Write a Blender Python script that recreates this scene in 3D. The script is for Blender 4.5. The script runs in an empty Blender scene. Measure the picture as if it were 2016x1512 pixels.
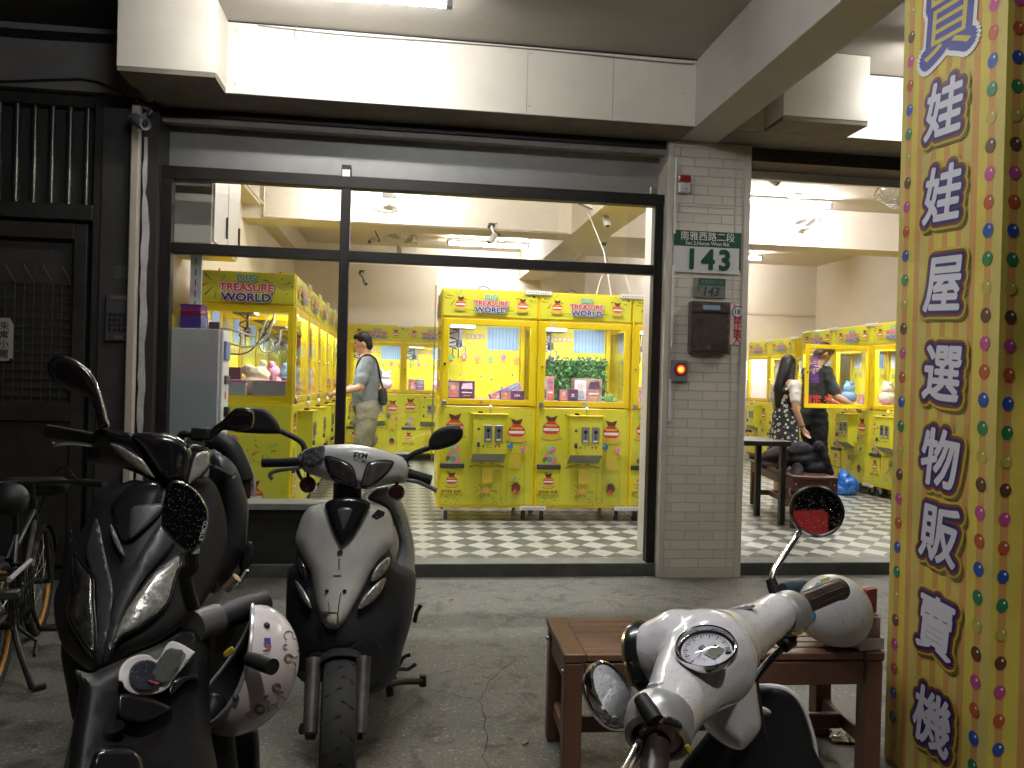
import bpy, math, random
from mathutils import Vector, Matrix, noise
from mathutils.geometry import delaunay_2d_cdt
R = math.radians
V = Vector
sc = bpy.context.scene
col = sc.collection
rng = random.Random(7)

# ------------------------------------------------------------------ camera
F = 1580.0
CAMH = 1.35
cam_d = bpy.data.cameras.new('camera')
cam = bpy.data.objects.new('camera', cam_d)
col.objects.link(cam)
CROT = Matrix.Rotation(R(-7.68), 4, 'Z') @ Matrix.Rotation(R(90 - 0.16), 4, 'X') @ Matrix.Rotation(R(1.53), 4, 'Z')
CM = Matrix.Translation((0, 0, CAMH)) @ CROT
cam.matrix_world = CM
cam_d.sensor_width = 36
cam_d.lens = F / 2016 * 36
cam_d.clip_start = 0.05
cam_d.clip_end = 200
sc.camera = cam

# ------------------------------------------------------------------ night sky, view
w = bpy.data.worlds.new('World')
sc.world = w
w.use_nodes = True
nt = w.node_tree
nt.nodes.clear()
_o = nt.nodes.new('ShaderNodeOutputWorld')
_b = nt.nodes.new('ShaderNodeBackground')
_s = nt.nodes.new('ShaderNodeTexSky')
_s.sky_type = 'NISHITA'
_s.sun_disc = False
_s.sun_elevation = R(-1.5)
_s.sun_rotation = R(200)
_s.air_density = 2.0
_s.dust_density = 4.0
_b.inputs['Strength'].default_value = 0.15
nt.links.new(_s.outputs[0], _b.inputs[0])
nt.links.new(_b.outputs[0], _o.inputs[0])
# the street lighting outside the arcade, high behind the camera
_sd = bpy.data.lights.new('street_light', 'SUN')
_sd.energy = 0.7
_sd.angle = R(3)
_sd.color = (1.0, 0.93, 0.84)
_so = bpy.data.objects.new('street_light', _sd)
col.objects.link(_so)
_so.rotation_euler = (V((-0.16, 0.47, -0.88))).to_track_quat('-Z', 'Y').to_euler()
sc.view_settings.view_transform = 'Standard'
sc.view_settings.look = 'None'
sc.view_settings.exposure = 0.42
sc.view_settings.gamma = 1
sc.cycles.use_denoising = True
sc.cycles.max_bounces = 8
sc.cycles.diffuse_bounces = 4
sc.cycles.glossy_bounces = 4
sc.cycles.transparent_max_bounces = 24
sc.cycles.caustics_reflective = False
sc.cycles.caustics_refractive = False
sc.cycles.sample_clamp_indirect = 4
TUBE = 230.0          # radiance of the fluorescent tubes indoors
TUBE_OUT = 125.0      # the tube under the arcade
BOXLED = 120.0        # lamps inside the game cabinets


def at(u, v, z):
    """photo pixel (2016 x 1512) + distance along the optical axis -> world point"""
    return CM @ V(((u - 1008) / F * z, -(v - 756) / F * z, -z))


def _ray(u, v):
    return (CROT @ V(((u - 1008) / F, -(v - 756) / F, -1))).to_3d()


def atY(u, v, y):
    d = _ray(u, v)
    return V((0, 0, CAMH)) + d * (y / d.y)


def atX(u, v, x):
    d = _ray(u, v)
    return V((0, 0, CAMH)) + d * (x / d.x)


def atZ(u, v, z):
    d = _ray(u, v)
    return V((0, 0, CAMH)) + d * ((z - CAMH) / d.z)


# ------------------------------------------------------------------ materials
_mats = {}


def srgb(r, g, b):
    f = lambda c: (c / 255 / 12.92) if c / 255 <= 0.04045 else ((c / 255 + 0.055) / 1.055) ** 2.4
    return (f(r), f(g), f(b))


def mat(name, c=(0.5, 0.5, 0.5), rough=0.5, metal=0.0, nz=None, bump=None, coat=0.0, spec=0.5, emit=None, alpha=None, c2=None):
    """nz=(scale, amount) mottles the colour, bump=(scale, strength), c2 = second colour mixed by the mottling"""
    if name in _mats:
        return _mats[name]
    m = bpy.data.materials.new(name)
    m.use_nodes = True
    t = m.node_tree
    p = t.nodes['Principled BSDF']
    p.inputs['Base Color'].default_value = (*c, 1)
    p.inputs['Roughness'].default_value = rough
    p.inputs['Metallic'].default_value = metal
    p.inputs['Coat Weight'].default_value = coat
    p.inputs['Coat Roughness'].default_value = 0.05
    p.inputs['Specular IOR Level'].default_value = spec
    if emit:
        p.inputs['Emission Color'].default_value = (*emit[0], 1)
        p.inputs['Emission Strength'].default_value = emit[1]
    if alpha is not None:
        p.inputs['Alpha'].default_value = alpha
    tc = None
    if nz or bump:
        tc = t.nodes.new('ShaderNodeTexCoord')
    if nz:
        n = t.nodes.new('ShaderNodeTexNoise')
        n.inputs['Scale'].default_value = nz[0]
        n.inputs['Detail'].default_value = 6
        n.inputs['Roughness'].default_value = 0.65
        t.links.new(tc.outputs['Object'], n.inputs['Vector'])
        r = t.nodes.new('ShaderNodeMapRange')
        r.inputs[1].default_value = 0.3
        r.inputs[2].default_value = 0.7
        t.links.new(n.outputs['Fac'], r.inputs[0])
        mx = t.nodes.new('ShaderNodeMix')
        mx.data_type = 'RGBA'
        a = c2 if c2 else tuple(x * (1 - nz[1]) for x in c)
        mx.inputs[6].default_value = (*a, 1)
        mx.inputs[7].default_value = (*c, 1) if c2 else (*[min(1, x * (1 + nz[1] * 0.5)) for x in c], 1)
        t.links.new(r.outputs[0], mx.inputs[0])
        t.links.new(mx.outputs[2], p.inputs['Base Color'])
        r2 = t.nodes.new('ShaderNodeMapRange')
        r2.inputs[3].default_value = max(0.02, rough - 0.1)
        r2.inputs[4].default_value = min(1, rough + 0.12)
        t.links.new(n.outputs['Fac'], r2.inputs[0])
        t.links.new(r2.outputs[0], p.inputs['Roughness'])
    if bump:
        n = t.nodes.new('ShaderNodeTexNoise')
        n.inputs['Scale'].default_value = bump[0]
        n.inputs['Detail'].default_value = 4
        t.links.new(tc.outputs['Object'], n.inputs['Vector'])
        b = t.nodes.new('ShaderNodeBump')
        b.inputs['Strength'].default_value = bump[1]
        b.inputs['Distance'].default_value = 0.01
        t.links.new(n.outputs['Fac'], b.inputs['Height'])
        t.links.new(b.outputs[0], p.inputs['Normal'])
    _mats[name] = m
    return m


def glass_mat(name, tint=(1, 1, 1), gloss=0.06, rough=0.0):
    if name in _mats:
        return _mats[name]
    m = bpy.data.materials.new(name)
    m.use_nodes = True
    t = m.node_tree
    t.nodes.clear()
    o = t.nodes.new('ShaderNodeOutputMaterial')
    tr = t.nodes.new('ShaderNodeBsdfTransparent')
    tr.inputs[0].default_value = (*tint, 1)
    gl = t.nodes.new('ShaderNodeBsdfGlossy')
    gl.inputs['Roughness'].default_value = rough
    mx = t.nodes.new('ShaderNodeMixShader')
    fr = t.nodes.new('ShaderNodeLayerWeight')
    pw = t.nodes.new('ShaderNodeMath')
    pw.operation = 'POWER'
    pw.inputs[1].default_value = 5.0
    t.links.new(fr.outputs['Facing'], pw.inputs[0])
    ad = t.nodes.new('ShaderNodeMath')
    ad.operation = 'MULTIPLY_ADD'
    ad.inputs[1].default_value = 0.8
    ad.inputs[2].default_value = gloss
    t.links.new(pw.outputs[0], ad.inputs[0])
    t.links.new(ad.outputs[0], mx.inputs[0])
    t.links.new(tr.outputs[0], mx.inputs[1])
    t.links.new(gl.outputs[0], mx.inputs[2])
    t.links.new(mx.outputs[0], o.inputs[0])
    _mats[name] = m
    return m


def wet_mat(name, c, rough, metal, scale=260.0, cover=0.35, drop=(0.55, 0.55, 0.6)):
    """a smooth surface sprinkled with rain drops (small domes in the normal, a paler spot painted in each for the light it catches)"""
    if name in _mats:
        return _mats[name]
    m = bpy.data.materials.new(name)
    m.use_nodes = True
    t = m.node_tree
    p = t.nodes['Principled BSDF']
    p.inputs['Roughness'].default_value = rough
    p.inputs['Metallic'].default_value = metal
    p.inputs['Coat Weight'].default_value = 0.5
    tc = t.nodes.new('ShaderNodeTexCoord')
    vo = t.nodes.new('ShaderNodeTexVoronoi')
    vo.inputs['Scale'].default_value = scale
    t.links.new(tc.outputs['Object'], vo.inputs['Vector'])
    mr = t.nodes.new('ShaderNodeMapRange')
    mr.inputs[1].default_value = cover
    mr.inputs[2].default_value = cover * 0.4
    t.links.new(vo.outputs['Distance'], mr.inputs[0])
    hs = t.nodes.new('ShaderNodeSeparateColor')
    t.links.new(vo.outputs['Color'], hs.inputs[0])
    ma = t.nodes.new('ShaderNodeMath')
    ma.operation = 'GREATER_THAN'
    ma.inputs[1].default_value = 0.45
    t.links.new(hs.outputs[0], ma.inputs[0])
    mu = t.nodes.new('ShaderNodeMath')
    mu.operation = 'MULTIPLY'
    t.links.new(mr.outputs[0], mu.inputs[0])
    t.links.new(ma.outputs[0], mu.inputs[1])
    mx = t.nodes.new('ShaderNodeMix')
    mx.data_type = 'RGBA'
    mx.inputs[6].default_value = (*c, 1)
    mx.inputs[7].default_value = (*drop, 1)  # pale drop tone paints the glint of light each drop catches
    mu2 = t.nodes.new('ShaderNodeMath')
    mu2.operation = 'MULTIPLY'
    mu2.inputs[1].default_value = 0.55
    t.links.new(mu.outputs[0], mu2.inputs[0])
    t.links.new(mu2.outputs[0], mx.inputs[0])
    t.links.new(mx.outputs[2], p.inputs['Base Color'])
    b = t.nodes.new('ShaderNodeBump')
    b.inputs['Strength'].default_value = 0.9
    b.inputs['Distance'].default_value = 0.004
    if metal > 0:
        mm = t.nodes.new('ShaderNodeMath')
        mm.operation = 'MULTIPLY_ADD'
        mm.inputs[1].default_value = -metal
        mm.inputs[2].default_value = metal
        t.links.new(mu.outputs[0], mm.inputs[0])
        t.links.new(mm.outputs[0], p.inputs['Metallic'])
    t.links.new(mu.outputs[0], b.inputs['Height'])
    t.links.new(b.outputs[0], p.inputs['Normal'])
    _mats[name] = m
    return m


# ------------------------------------------------------------------ mesh builder
WM = {}


class MB:
    def __init__(s):
        s.v, s.f, s.m, s.s, s.mats = [], [], [], [], []

    def mi(s, m):
        if m not in s.mats:
            s.mats.append(m)
        return s.mats.index(m)

    def add(s, vs, fs, m, smooth=False):
        o = len(s.v)
        i = s.mi(m)
        s.v.extend([V(p) for p in vs])
        for f in fs:
            s.f.append([o + k for k in f])
            s.m.append(i)
            s.s.append(smooth)

    def box(s, c, size, m, bev=0.0, rot=None):
        c = V(c)
        h = [x / 2 for x in size]
        bev = min(bev, min(h) * 0.9)
        vs, idx = [], {}
        if bev <= 0:
            for sx in (-1, 1):
                for sy in (-1, 1):
                    for sz in (-1, 1):
                        idx[(sx, sy, sz)] = len(vs)
                        vs.append(V((sx * h[0], sy * h[1], sz * h[2])))
            fs = []
            for a in range(3):
                for sg in (-1, 1):
                    q = []
                    for (p, r) in ((-1, -1), (1, -1), (1, 1), (-1, 1)):
                        k = [0, 0, 0]
                        k[a] = sg
                        k[(a + 1) % 3] = p
                        k[(a + 2) % 3] = r
                        q.append(idx[tuple(k)])
                    fs.append(q if sg > 0 else q[::-1])
        else:
            for sx in (-1, 1):
                for sy in (-1, 1):
                    for sz in (-1, 1):
                        for a in range(3):
                            p = [sx * (h[0] - bev), sy * (h[1] - bev), sz * (h[2] - bev)]
                            p[a] = (sx, sy, sz)[a] * h[a]
                            idx[(sx, sy, sz, a)] = len(vs)
                            vs.append(V(p))
            fs = []
            for a in range(3):
                b, c2 = (a + 1) % 3, (a + 2) % 3
                for sg in (-1, 1):
                    q = []
                    for (p, r) in ((-1, -1), (1, -1), (1, 1), (-1, 1)):
                        k = [0, 0, 0]
                        k[a], k[b], k[c2] = sg, p, r
                        q.append(idx[(*k, a)])
                    fs.append(q)
                for s1 in (-1, 1):
                    for s2 in (-1, 1):
                        k1, k2 = [0, 0, 0], [0, 0, 0]
                        k1[a], k1[b], k1[c2] = s1, s2, -1
                        k2[a], k2[b], k2[c2] = s1, s2, 1
                        fs.append([idx[(*k1, a)], idx[(*k1, b)], idx[(*k2, b)], idx[(*k2, a)]])
            for sx in (-1, 1):
                for sy in (-1, 1):
                    for sz in (-1, 1):
                        fs.append([idx[(sx, sy, sz, a)] for a in range(3)])
            out = []
            for f in fs:
                n = (vs[f[1]] - vs[f[0]]).cross(vs[f[2]] - vs[f[0]])
                cc = sum((vs[k] for k in f), V()) / len(f)
                out.append(f if n.dot(cc) > 0 else f[::-1])
            fs = out
        if rot is not None:
            rot = rot.to_3x3()
            vs = [rot @ p for p in vs]
        s.add([p + c for p in vs], fs, m)

    def br(s, x0, x1, y0, y1, z0, z1, m, bev=0.0):
        s.box(((x0 + x1) / 2, (y0 + y1) / 2, (z0 + z1) / 2), (abs(x1 - x0), abs(y1 - y0), abs(z1 - z0)), m, bev)

    def beam(s, p0, p1, wd, ht, m, bev=0.0, up=V((0, 0, 1))):
        p0, p1 = V(p0), V(p1)
        d = (p1 - p0)
        L = d.length
        x = d / L
        y = up.cross(x)
        y = y.normalized() if y.length > 1e-4 else V((0, 1, 0))
        z = x.cross(y)
        s.box((p0 + p1) / 2, (L, wd, ht), m, bev, Matrix((x, y, z)).transposed())

    def tube(s, pts, r, m, n=10, caps=True, smooth=True, flat=1.0):
        pts = [V(p) for p in pts]
        k = len(pts)
        rs = r if isinstance(r, (list, tuple)) else [r] * k
        t0 = (pts[1] - pts[0]).normalized()
        u = t0.orthogonal().normalized()
        if abs(t0.z) < 0.95:
            u = V((0, 0, 1)).cross(t0).normalized()
        vs = []
        for i in range(k):
            t = (pts[min(i + 1, k - 1)] - pts[max(i - 1, 0)]).normalized()
            u = (u - t * u.dot(t)).normalized()
            w2 = t.cross(u)
            for j in range(n):
                a = 2 * math.pi * j / n
                vs.append(pts[i] + (u * math.cos(a) + w2 * math.sin(a) * flat) * rs[i])
        fs = []
        for i in range(k - 1):
            for j in range(n):
                fs.append([i * n + j, i * n + (j + 1) % n, (i + 1) * n + (j + 1) % n, (i + 1) * n + j])
        s.add(vs, fs, m, smooth)
        if caps:
            s.add(vs[:n], [list(range(n))[::-1]], m)
            s.add(vs[-n:], [list(range(n))], m)

    def lathe(s, prof, o, ax, m, n=24, smooth=True, ref=None, sx=1.0, sy=1.0):
        o, ax = V(o), V(ax).normalized()
        u = (V(ref) - ax * V(ref).dot(ax)).normalized() if ref is not None else ax.orthogonal().normalized()
        w2 = ax.cross(u)
        vs, fs = [], []
        for (r, h) in prof:
            for j in range(n):
                a = 2 * math.pi * j / n
                vs.append(o + ax * h + (u * math.cos(a) * sx + w2 * math.sin(a) * sy) * r)
        for i in range(len(prof) - 1):
            for j in range(n):
                fs.append([i * n + j, i * n + (j + 1) % n, (i + 1) * n + (j + 1) % n, (i + 1) * n + j])
        s.add(vs, fs, m, smooth)

    def disc(s, o, ax, r, m, n=24, ref=None, sx=1.0, sy=1.0):
        o, ax = V(o), V(ax).normalized()
        u = (V(ref) - ax * V(ref).dot(ax)).normalized() if ref is not None else ax.orthogonal().normalized()
        w2 = ax.cross(u)
        s.add([o + (u * math.cos(2 * math.pi * j / n) * sx + w2 * math.sin(2 * math.pi * j / n) * sy) * r for j in range(n)], [list(range(n))], m)

    def ell(s, c, rad, m, n=16, rot=None, smooth=True):
        c = V(c)
        if not isinstance(rad, (tuple, list, Vector)):
            rad = (rad, rad, rad)
        vs, fs = [], []
        k = max(6, n // 2)
        for i in range(k + 1):
            th = math.pi * i / k
            for j in range(n):
                ph = 2 * math.pi * j / n
                p = V((rad[0] * math.sin(th) * math.cos(ph), rad[1] * math.sin(th) * math.sin(ph), rad[2] * math.cos(th)))
                if rot is not None:
                    p = rot.to_3x3() @ p
                vs.append(c + p)
        for i in range(k):
            for j in range(n):
                fs.append([i * n + j, (i + 1) * n + j, (i + 1) * n + (j + 1) % n, i * n + (j + 1) % n])
        s.add(vs, fs, m, smooth)

    def torus(s, c, ax, R0, r, m, n=40, k=10, a0=0.0, a1=2 * math.pi, ref=None):
        ax = V(ax).normalized()
        u = (V(ref) - ax * V(ref).dot(ax)).normalized() if ref is not None else ax.orthogonal().normalized()
        w2 = ax.cross(u)
        c = V(c)
        full = abs(a1 - a0 - 2 * math.pi) < 1e-6
        vs, fs = [], []
        cnt = n if full else n + 1
        for i in range(cnt):
            a = a0 + (a1 - a0) * i / n
            d = u * math.cos(a) + w2 * math.sin(a)
            for j in range(k):
                b = 2 * math.pi * j / k
                vs.append(c + d * (R0 + r * math.cos(b)) + ax * r * math.sin(b))
        for i in range(n):
            for j in range(k):
                i2 = (i + 1) % cnt
                fs.append([i * k + j, i2 * k + j, i2 * k + (j + 1) % k, i * k + (j + 1) % k])
        s.add(vs, fs, m, True)

    def poly(s, pts, m):
        s.add(pts, [list(range(len(pts)))], m)

    def prism(s, pts, depth, m, bev=None):
        """planar outline pts (counter-clockwise seen from outside) extruded by -depth (vector)"""
        n = len(pts)
        pts = [V(p) for p in pts]
        back = [p + V(depth) for p in pts]
        s.add(pts + back, [list(range(n)), list(range(2 * n - 1, n - 1, -1))] + [[i, i + n, (i + 1) % n + n, (i + 1) % n] for i in range(n)], m)

    def text(s, txt, o, right, up, size, m, off=0.0, lift=0.0, sx=1.0, shear=0.0, rot=0.0):
        vs, fs = text_mesh(txt, off)
        right, up = V(right).normalized(), V(up).normalized()
        nrm = right.cross(up)
        ca, sa = math.cos(rot), math.sin(rot)
        o = V(o)
        pv = []
        for (x, y) in vs:
            x = x * sx + shear * y
            x, y = x * ca - y * sa, x * sa + y * ca
            pv.append(o + right * (x * size) + up * (y * size) + nrm * lift)
        s.add(pv, fs, m)

    def fat_text(s, txt, o, right, up, size, m, rad, n=10, lift=0.0, **kw):
        """a string thickened evenly all round by rad (in font sizes)"""
        o = V(o)
        r_, u_ = V(right).normalized(), V(up).normalized()
        for i in range(n):
            a = 6.2832 * i / n
            s.text(txt, o + r_ * (math.cos(a) * rad * size) + u_ * (math.sin(a) * rad * size), right, up, size, m, 0.0, lift + i * 3e-5, **kw)

    def build(s, name, parent=None, sharp=40, subsurf=0):
        me = bpy.data.meshes.new(name)
        inv = WM[parent.name].inverted() if parent is not None else None
        vs = [inv @ p for p in s.v] if inv is not None else s.v
        me.from_pydata([tuple(p) for p in vs], [], s.f)
        for m in s.mats:
            me.materials.append(m)
        me.polygons.foreach_set('material_index', s.m)
        me.polygons.foreach_set('use_smooth', s.s)
        me.update()
        if any(s.s):
            me.set_sharp_from_angle(angle=R(sharp))
        return link_mesh(name, me, parent, subsurf)


def link_mesh(name, me, parent=None, subsurf=0):
    ob = bpy.data.objects.new(name, me)
    col.objects.link(ob)
    if parent is not None:
        ob.parent = parent
        WM[ob.name] = WM[parent.name]
    else:
        WM[ob.name] = Matrix.Identity(4)
    if subsurf:
        md = ob.modifiers.new('sub', 'SUBSURF')
        md.levels = md.render_levels = subsurf
    return ob


_tc = {}


def text_mesh(txt, off):
    """flat mesh of a string, centred, 1 unit = font size"""
    k = (txt, round(off, 4))
    if k in _tc:
        return _tc[k]
    cu = bpy.data.curves.new('lettering', 'FONT')
    cu.body = txt
    cu.size = 1
    cu.resolution_u = 3
    cu.align_x = 'CENTER'
    cu.align_y = 'CENTER'
    cu.offset = off
    ob = bpy.data.objects.new('lettering', cu)
    col.objects.link(ob)
    dg = bpy.context.evaluated_depsgraph_get()
    me = bpy.data.meshes.new_from_object(ob.evaluated_get(dg))
    vs = [(v.co.x, v.co.y) for v in me.vertices]
    fs = [list(p.vertices) for p in me.polygons]
    fs = [f if me.polygons[i].normal.z > 0 else f[::-1] for i, f in enumerate(fs)]
    xs = [v[0] for v in vs]
    ys = [v[1] for v in vs]
    cx, cy = (min(xs) + max(xs)) / 2, (min(ys) + max(ys)) / 2
    vs = [(x - cx, y - cy) for x, y in vs]
    bpy.data.objects.remove(ob)
    bpy.data.curves.remove(cu)
    bpy.data.meshes.remove(me)
    _tc[k] = (vs, fs)
    return vs, fs


# ------------------------------------------------------------------ objects
def tag(o, label=None, cat=None, group=None, kind=None):
    if label:
        o['label'] = label
    if cat:
        o['category'] = cat
    if group:
        o['group'] = group
    if kind:
        o['kind'] = kind
    return o


def thing(name, label, cat, loc=(0, 0, 0), rz=0.0, group=None):
    o = bpy.data.objects.new(name, None)
    o.empty_display_size = 0.1
    col.objects.link(o)
    o.location = loc
    o.rotation_euler = (0, 0, rz)
    WM[o.name] = Matrix.Translation(V(loc)) @ Matrix.Rotation(rz, 4, 'Z')
    return tag(o, label, cat, group)


KIDS = lambda o: [c for c in col.objects if c.parent == o]


def copy_tree(o, parent=None):
    c = o.copy()
    col.objects.link(c)
    c.parent = parent
    for k in list(o.children):
        copy_tree(k, c)
    return c


def dup(root, loc, rz, label, group=None):
    c = copy_tree(root)
    c.location = loc
    c.rotation_euler = (0, 0, rz)
    c['label'] = label
    if group:
        c['group'] = group
    WM[c.name] = Matrix.Translation(V(loc)) @ Matrix.Rotation(rz, 4, 'Z')
    return c


# ------------------------------------------------------------------ curved panels and bodies
def smooth2(pts, n=4, closed=True):
    """Catmull-Rom through 2-D/3-D points"""
    pts = [V(p) for p in pts]
    k = len(pts)
    out = []
    for i in range(k if closed else k - 1):
        if closed:
            p0, p1, p2, p3 = pts[i - 1], pts[i], pts[(i + 1) % k], pts[(i + 2) % k]
        else:
            p0, p1, p2, p3 = pts[max(i - 1, 0)], pts[i], pts[i + 1], pts[min(i + 2, k - 1)]
        for j in range(n):
            t = j / n
            out.append(0.5 * ((2 * p1) + (p2 - p0) * t + (2 * p0 - 5 * p1 + 4 * p2 - p3) * t * t + (3 * p1 - p0 - 3 * p2 + p3) * t ** 3))
    if not closed:
        out.append(pts[-1])
    return out


def _segd(p, a, b):
    ab = b - a
    t = max(0, min(1, (p - a).dot(ab) / max(ab.length_squared, 1e-9)))
    return (p - a - ab * t).length


def panel(mb, pts, zf, m, bulge=0.01, edge=14.0, thick=0.02, step=None, sm=4, cyl=None):
    """a moulded body panel: outline measured on the photo, set at its own distance zf(u, v), rounded over its edge and closed behind"""
    if not callable(zf):
        z0 = zf
        zf = lambda u, v: z0
    b = smooth2([V((p[0], p[1])) for p in pts], sm) if sm > 1 else [V((p[0], p[1])) for p in pts]
    area = sum(b[i - 1].x * b[i].y - b[i].x * b[i - 1].y for i in range(len(b)))
    if area < 0:
        b = b[::-1]
    xs, ys = [p.x for p in b], [p.y for p in b]
    if step is None:
        step = max(2.5, min(max(xs) - min(xs), max(ys) - min(ys)) / 9)
    pv = list(b)
    e = [(i, (i + 1) % len(b)) for i in range(len(b))]
    y = min(ys) + step / 2
    row = 0
    while y < max(ys):
        x = min(xs) + step / 2 + (step / 2 if row % 2 else 0)
        while x < max(xs):
            p = V((x, y))
            ins = False
            for i in range(len(b)):
                a, c = b[i - 1], b[i]
                if (a.y > y) != (c.y > y) and x < (c.x - a.x) * (y - a.y) / (c.y - a.y) + a.x:
                    ins = not ins
            if ins and min(_segd(p, b[i - 1], b[i]) for i in range(len(b))) > max(step * 0.45, edge * 1.05):
                pv.append(p)
            x += step
        y += step * 0.87
        row += 1
    # two rings of points just inside the edge for a crisp round-over
    for fr in (0.1, 0.3, 0.58, 0.9):
        dd = edge * fr
        for i in range(len(b)):
            tn = (b[(i + 1) % len(b)] - b[i - 1])
            if tn.length < 1e-6:
                continue
            tn = tn.normalized()
            p = b[i] + V((-tn.y, tn.x)) * dd
            ins = False
            for k in range(len(b)):
                a, c = b[k - 1], b[k]
                if (a.y > p.y) != (c.y > p.y) and p.x < (c.x - a.x) * (p.y - a.y) / (c.y - a.y) + a.x:
                    ins = not ins
            if ins and min(_segd(p, b[k - 1], b[k]) for k in range(len(b))) > dd * 0.85:
                pv.append(p)
    r = delaunay_2d_cdt(pv, e, [], 1, 1e-4)
    vv, ff = r[0], r[2]
    n = len(vv)
    front, back = [], []
    for p in vv:
        d = min(_segd(p, b[i - 1], b[i]) for i in range(len(b)))
        q = min(1, d / edge)
        h = bulge * math.sqrt(max(0, 1 - (1 - q) ** 2))
        z = zf(p.x, p.y)
        front.append(at(p.x, p.y, z - h))
        back.append(at(p.x, p.y, z) + (at(p.x, p.y, z + thick) - at(p.x, p.y, z)))
    fs = []
    for f in ff:
        a, c, d2 = front[f[0]], front[f[1]], front[f[2]]
        nn = (c - a).cross(d2 - a)
        if nn.dot(V((0, 0, CAMH)) - a) < 0:
            f = list(f)[::-1]
        fs.append(list(f))
    cnt = {}
    for f in fs:
        for i in range(len(f)):
            k = (f[i], f[(i + 1) % len(f)])
            cnt[k] = 1
    rim = [k for k in cnt if (k[1], k[0]) not in cnt]
    allf = fs + [[n + i for i in f][::-1] for f in fs] + [[k[1], k[0], k[0] + n, k[1] + n] for k in rim]
    mb.add(front + back, allf, m, True)


def blob(name, parent, chains=(), ells=(), boxes=(), voxel=0.008, smooth=6, m=None, mats=None, fn=None, fold=None):
    """one continuous surface grown over chains of tapering limbs [(point, radius), ...] and rounded lumps"""
    t = MB()
    dm = mat('plain grey')
    for ch in chains:
        for i, (p, r) in enumerate(ch):
            t.ell(p, r, dm, 14)
            if i:
                q, r2 = ch[i - 1]
                t.tube([q, p], [r2, r], dm, 14)
    for e in ells:
        t.ell(e[0], e[1], dm, 20, e[2] if len(e) > 2 else None)
    for b in boxes:
        t.box(b[0], b[1], dm, b[2], b[3] if len(b) > 3 else None)
    ob = t.build(name + '_src')
    md = ob.modifiers.new('r', 'REMESH')
    md.mode = 'VOXEL'
    md.voxel_size = voxel
    md.use_smooth_shade = True
    if smooth:
        ms = ob.modifiers.new('s', 'SMOOTH')
        ms.iterations = smooth
        ms.factor = 0.5
    dg = bpy.context.evaluated_depsgraph_get()
    me = bpy.data.meshes.new_from_object(ob.evaluated_get(dg))
    old = ob.data
    bpy.data.objects.remove(ob)
    bpy.data.meshes.remove(old)
    me.name = name
    me.materials.clear()
    for x in (mats or [m]):
        me.materials.append(x)
    for p in me.polygons:
        p.use_smooth = True
    if fn:
        for p in me.polygons:
            p.material_index = fn(p.center, p.normal)
    else:
        for p in me.polygons:
            p.material_index = 0
    if fold:
        ns = [v.normal.copy() for v in me.vertices]
        for v, n_ in zip(me.vertices, ns):
            c = v.co
            v.co += n_ * (noise.noise(V((c.x * fold[0], c.y * fold[0], c.z * fold[0] * 1.7))) * fold[1] + noise.noise(c * fold[0] * 2.7) * fold[1] * .45)
    if parent is not None:
        me.transform(WM[parent.name].inverted())
    return link_mesh(name, me, parent)
# ================================================================== SETTING
def node_mat(name):
    m = bpy.data.materials.new(name)
    m.use_nodes = True
    _mats[name] = m
    return m, m.node_tree, m.node_tree.nodes['Principled BSDF']


def N(t, kind, **kw):
    n = t.nodes.new(kind)
    for k, v in kw.items():
        if k.startswith('i_'):
            key = k[2:]
            n.inputs[int(key) if key.isdigit() else key.replace('_', ' ')].default_value = v
        else:
            setattr(n, k, v)
    return n


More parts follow.
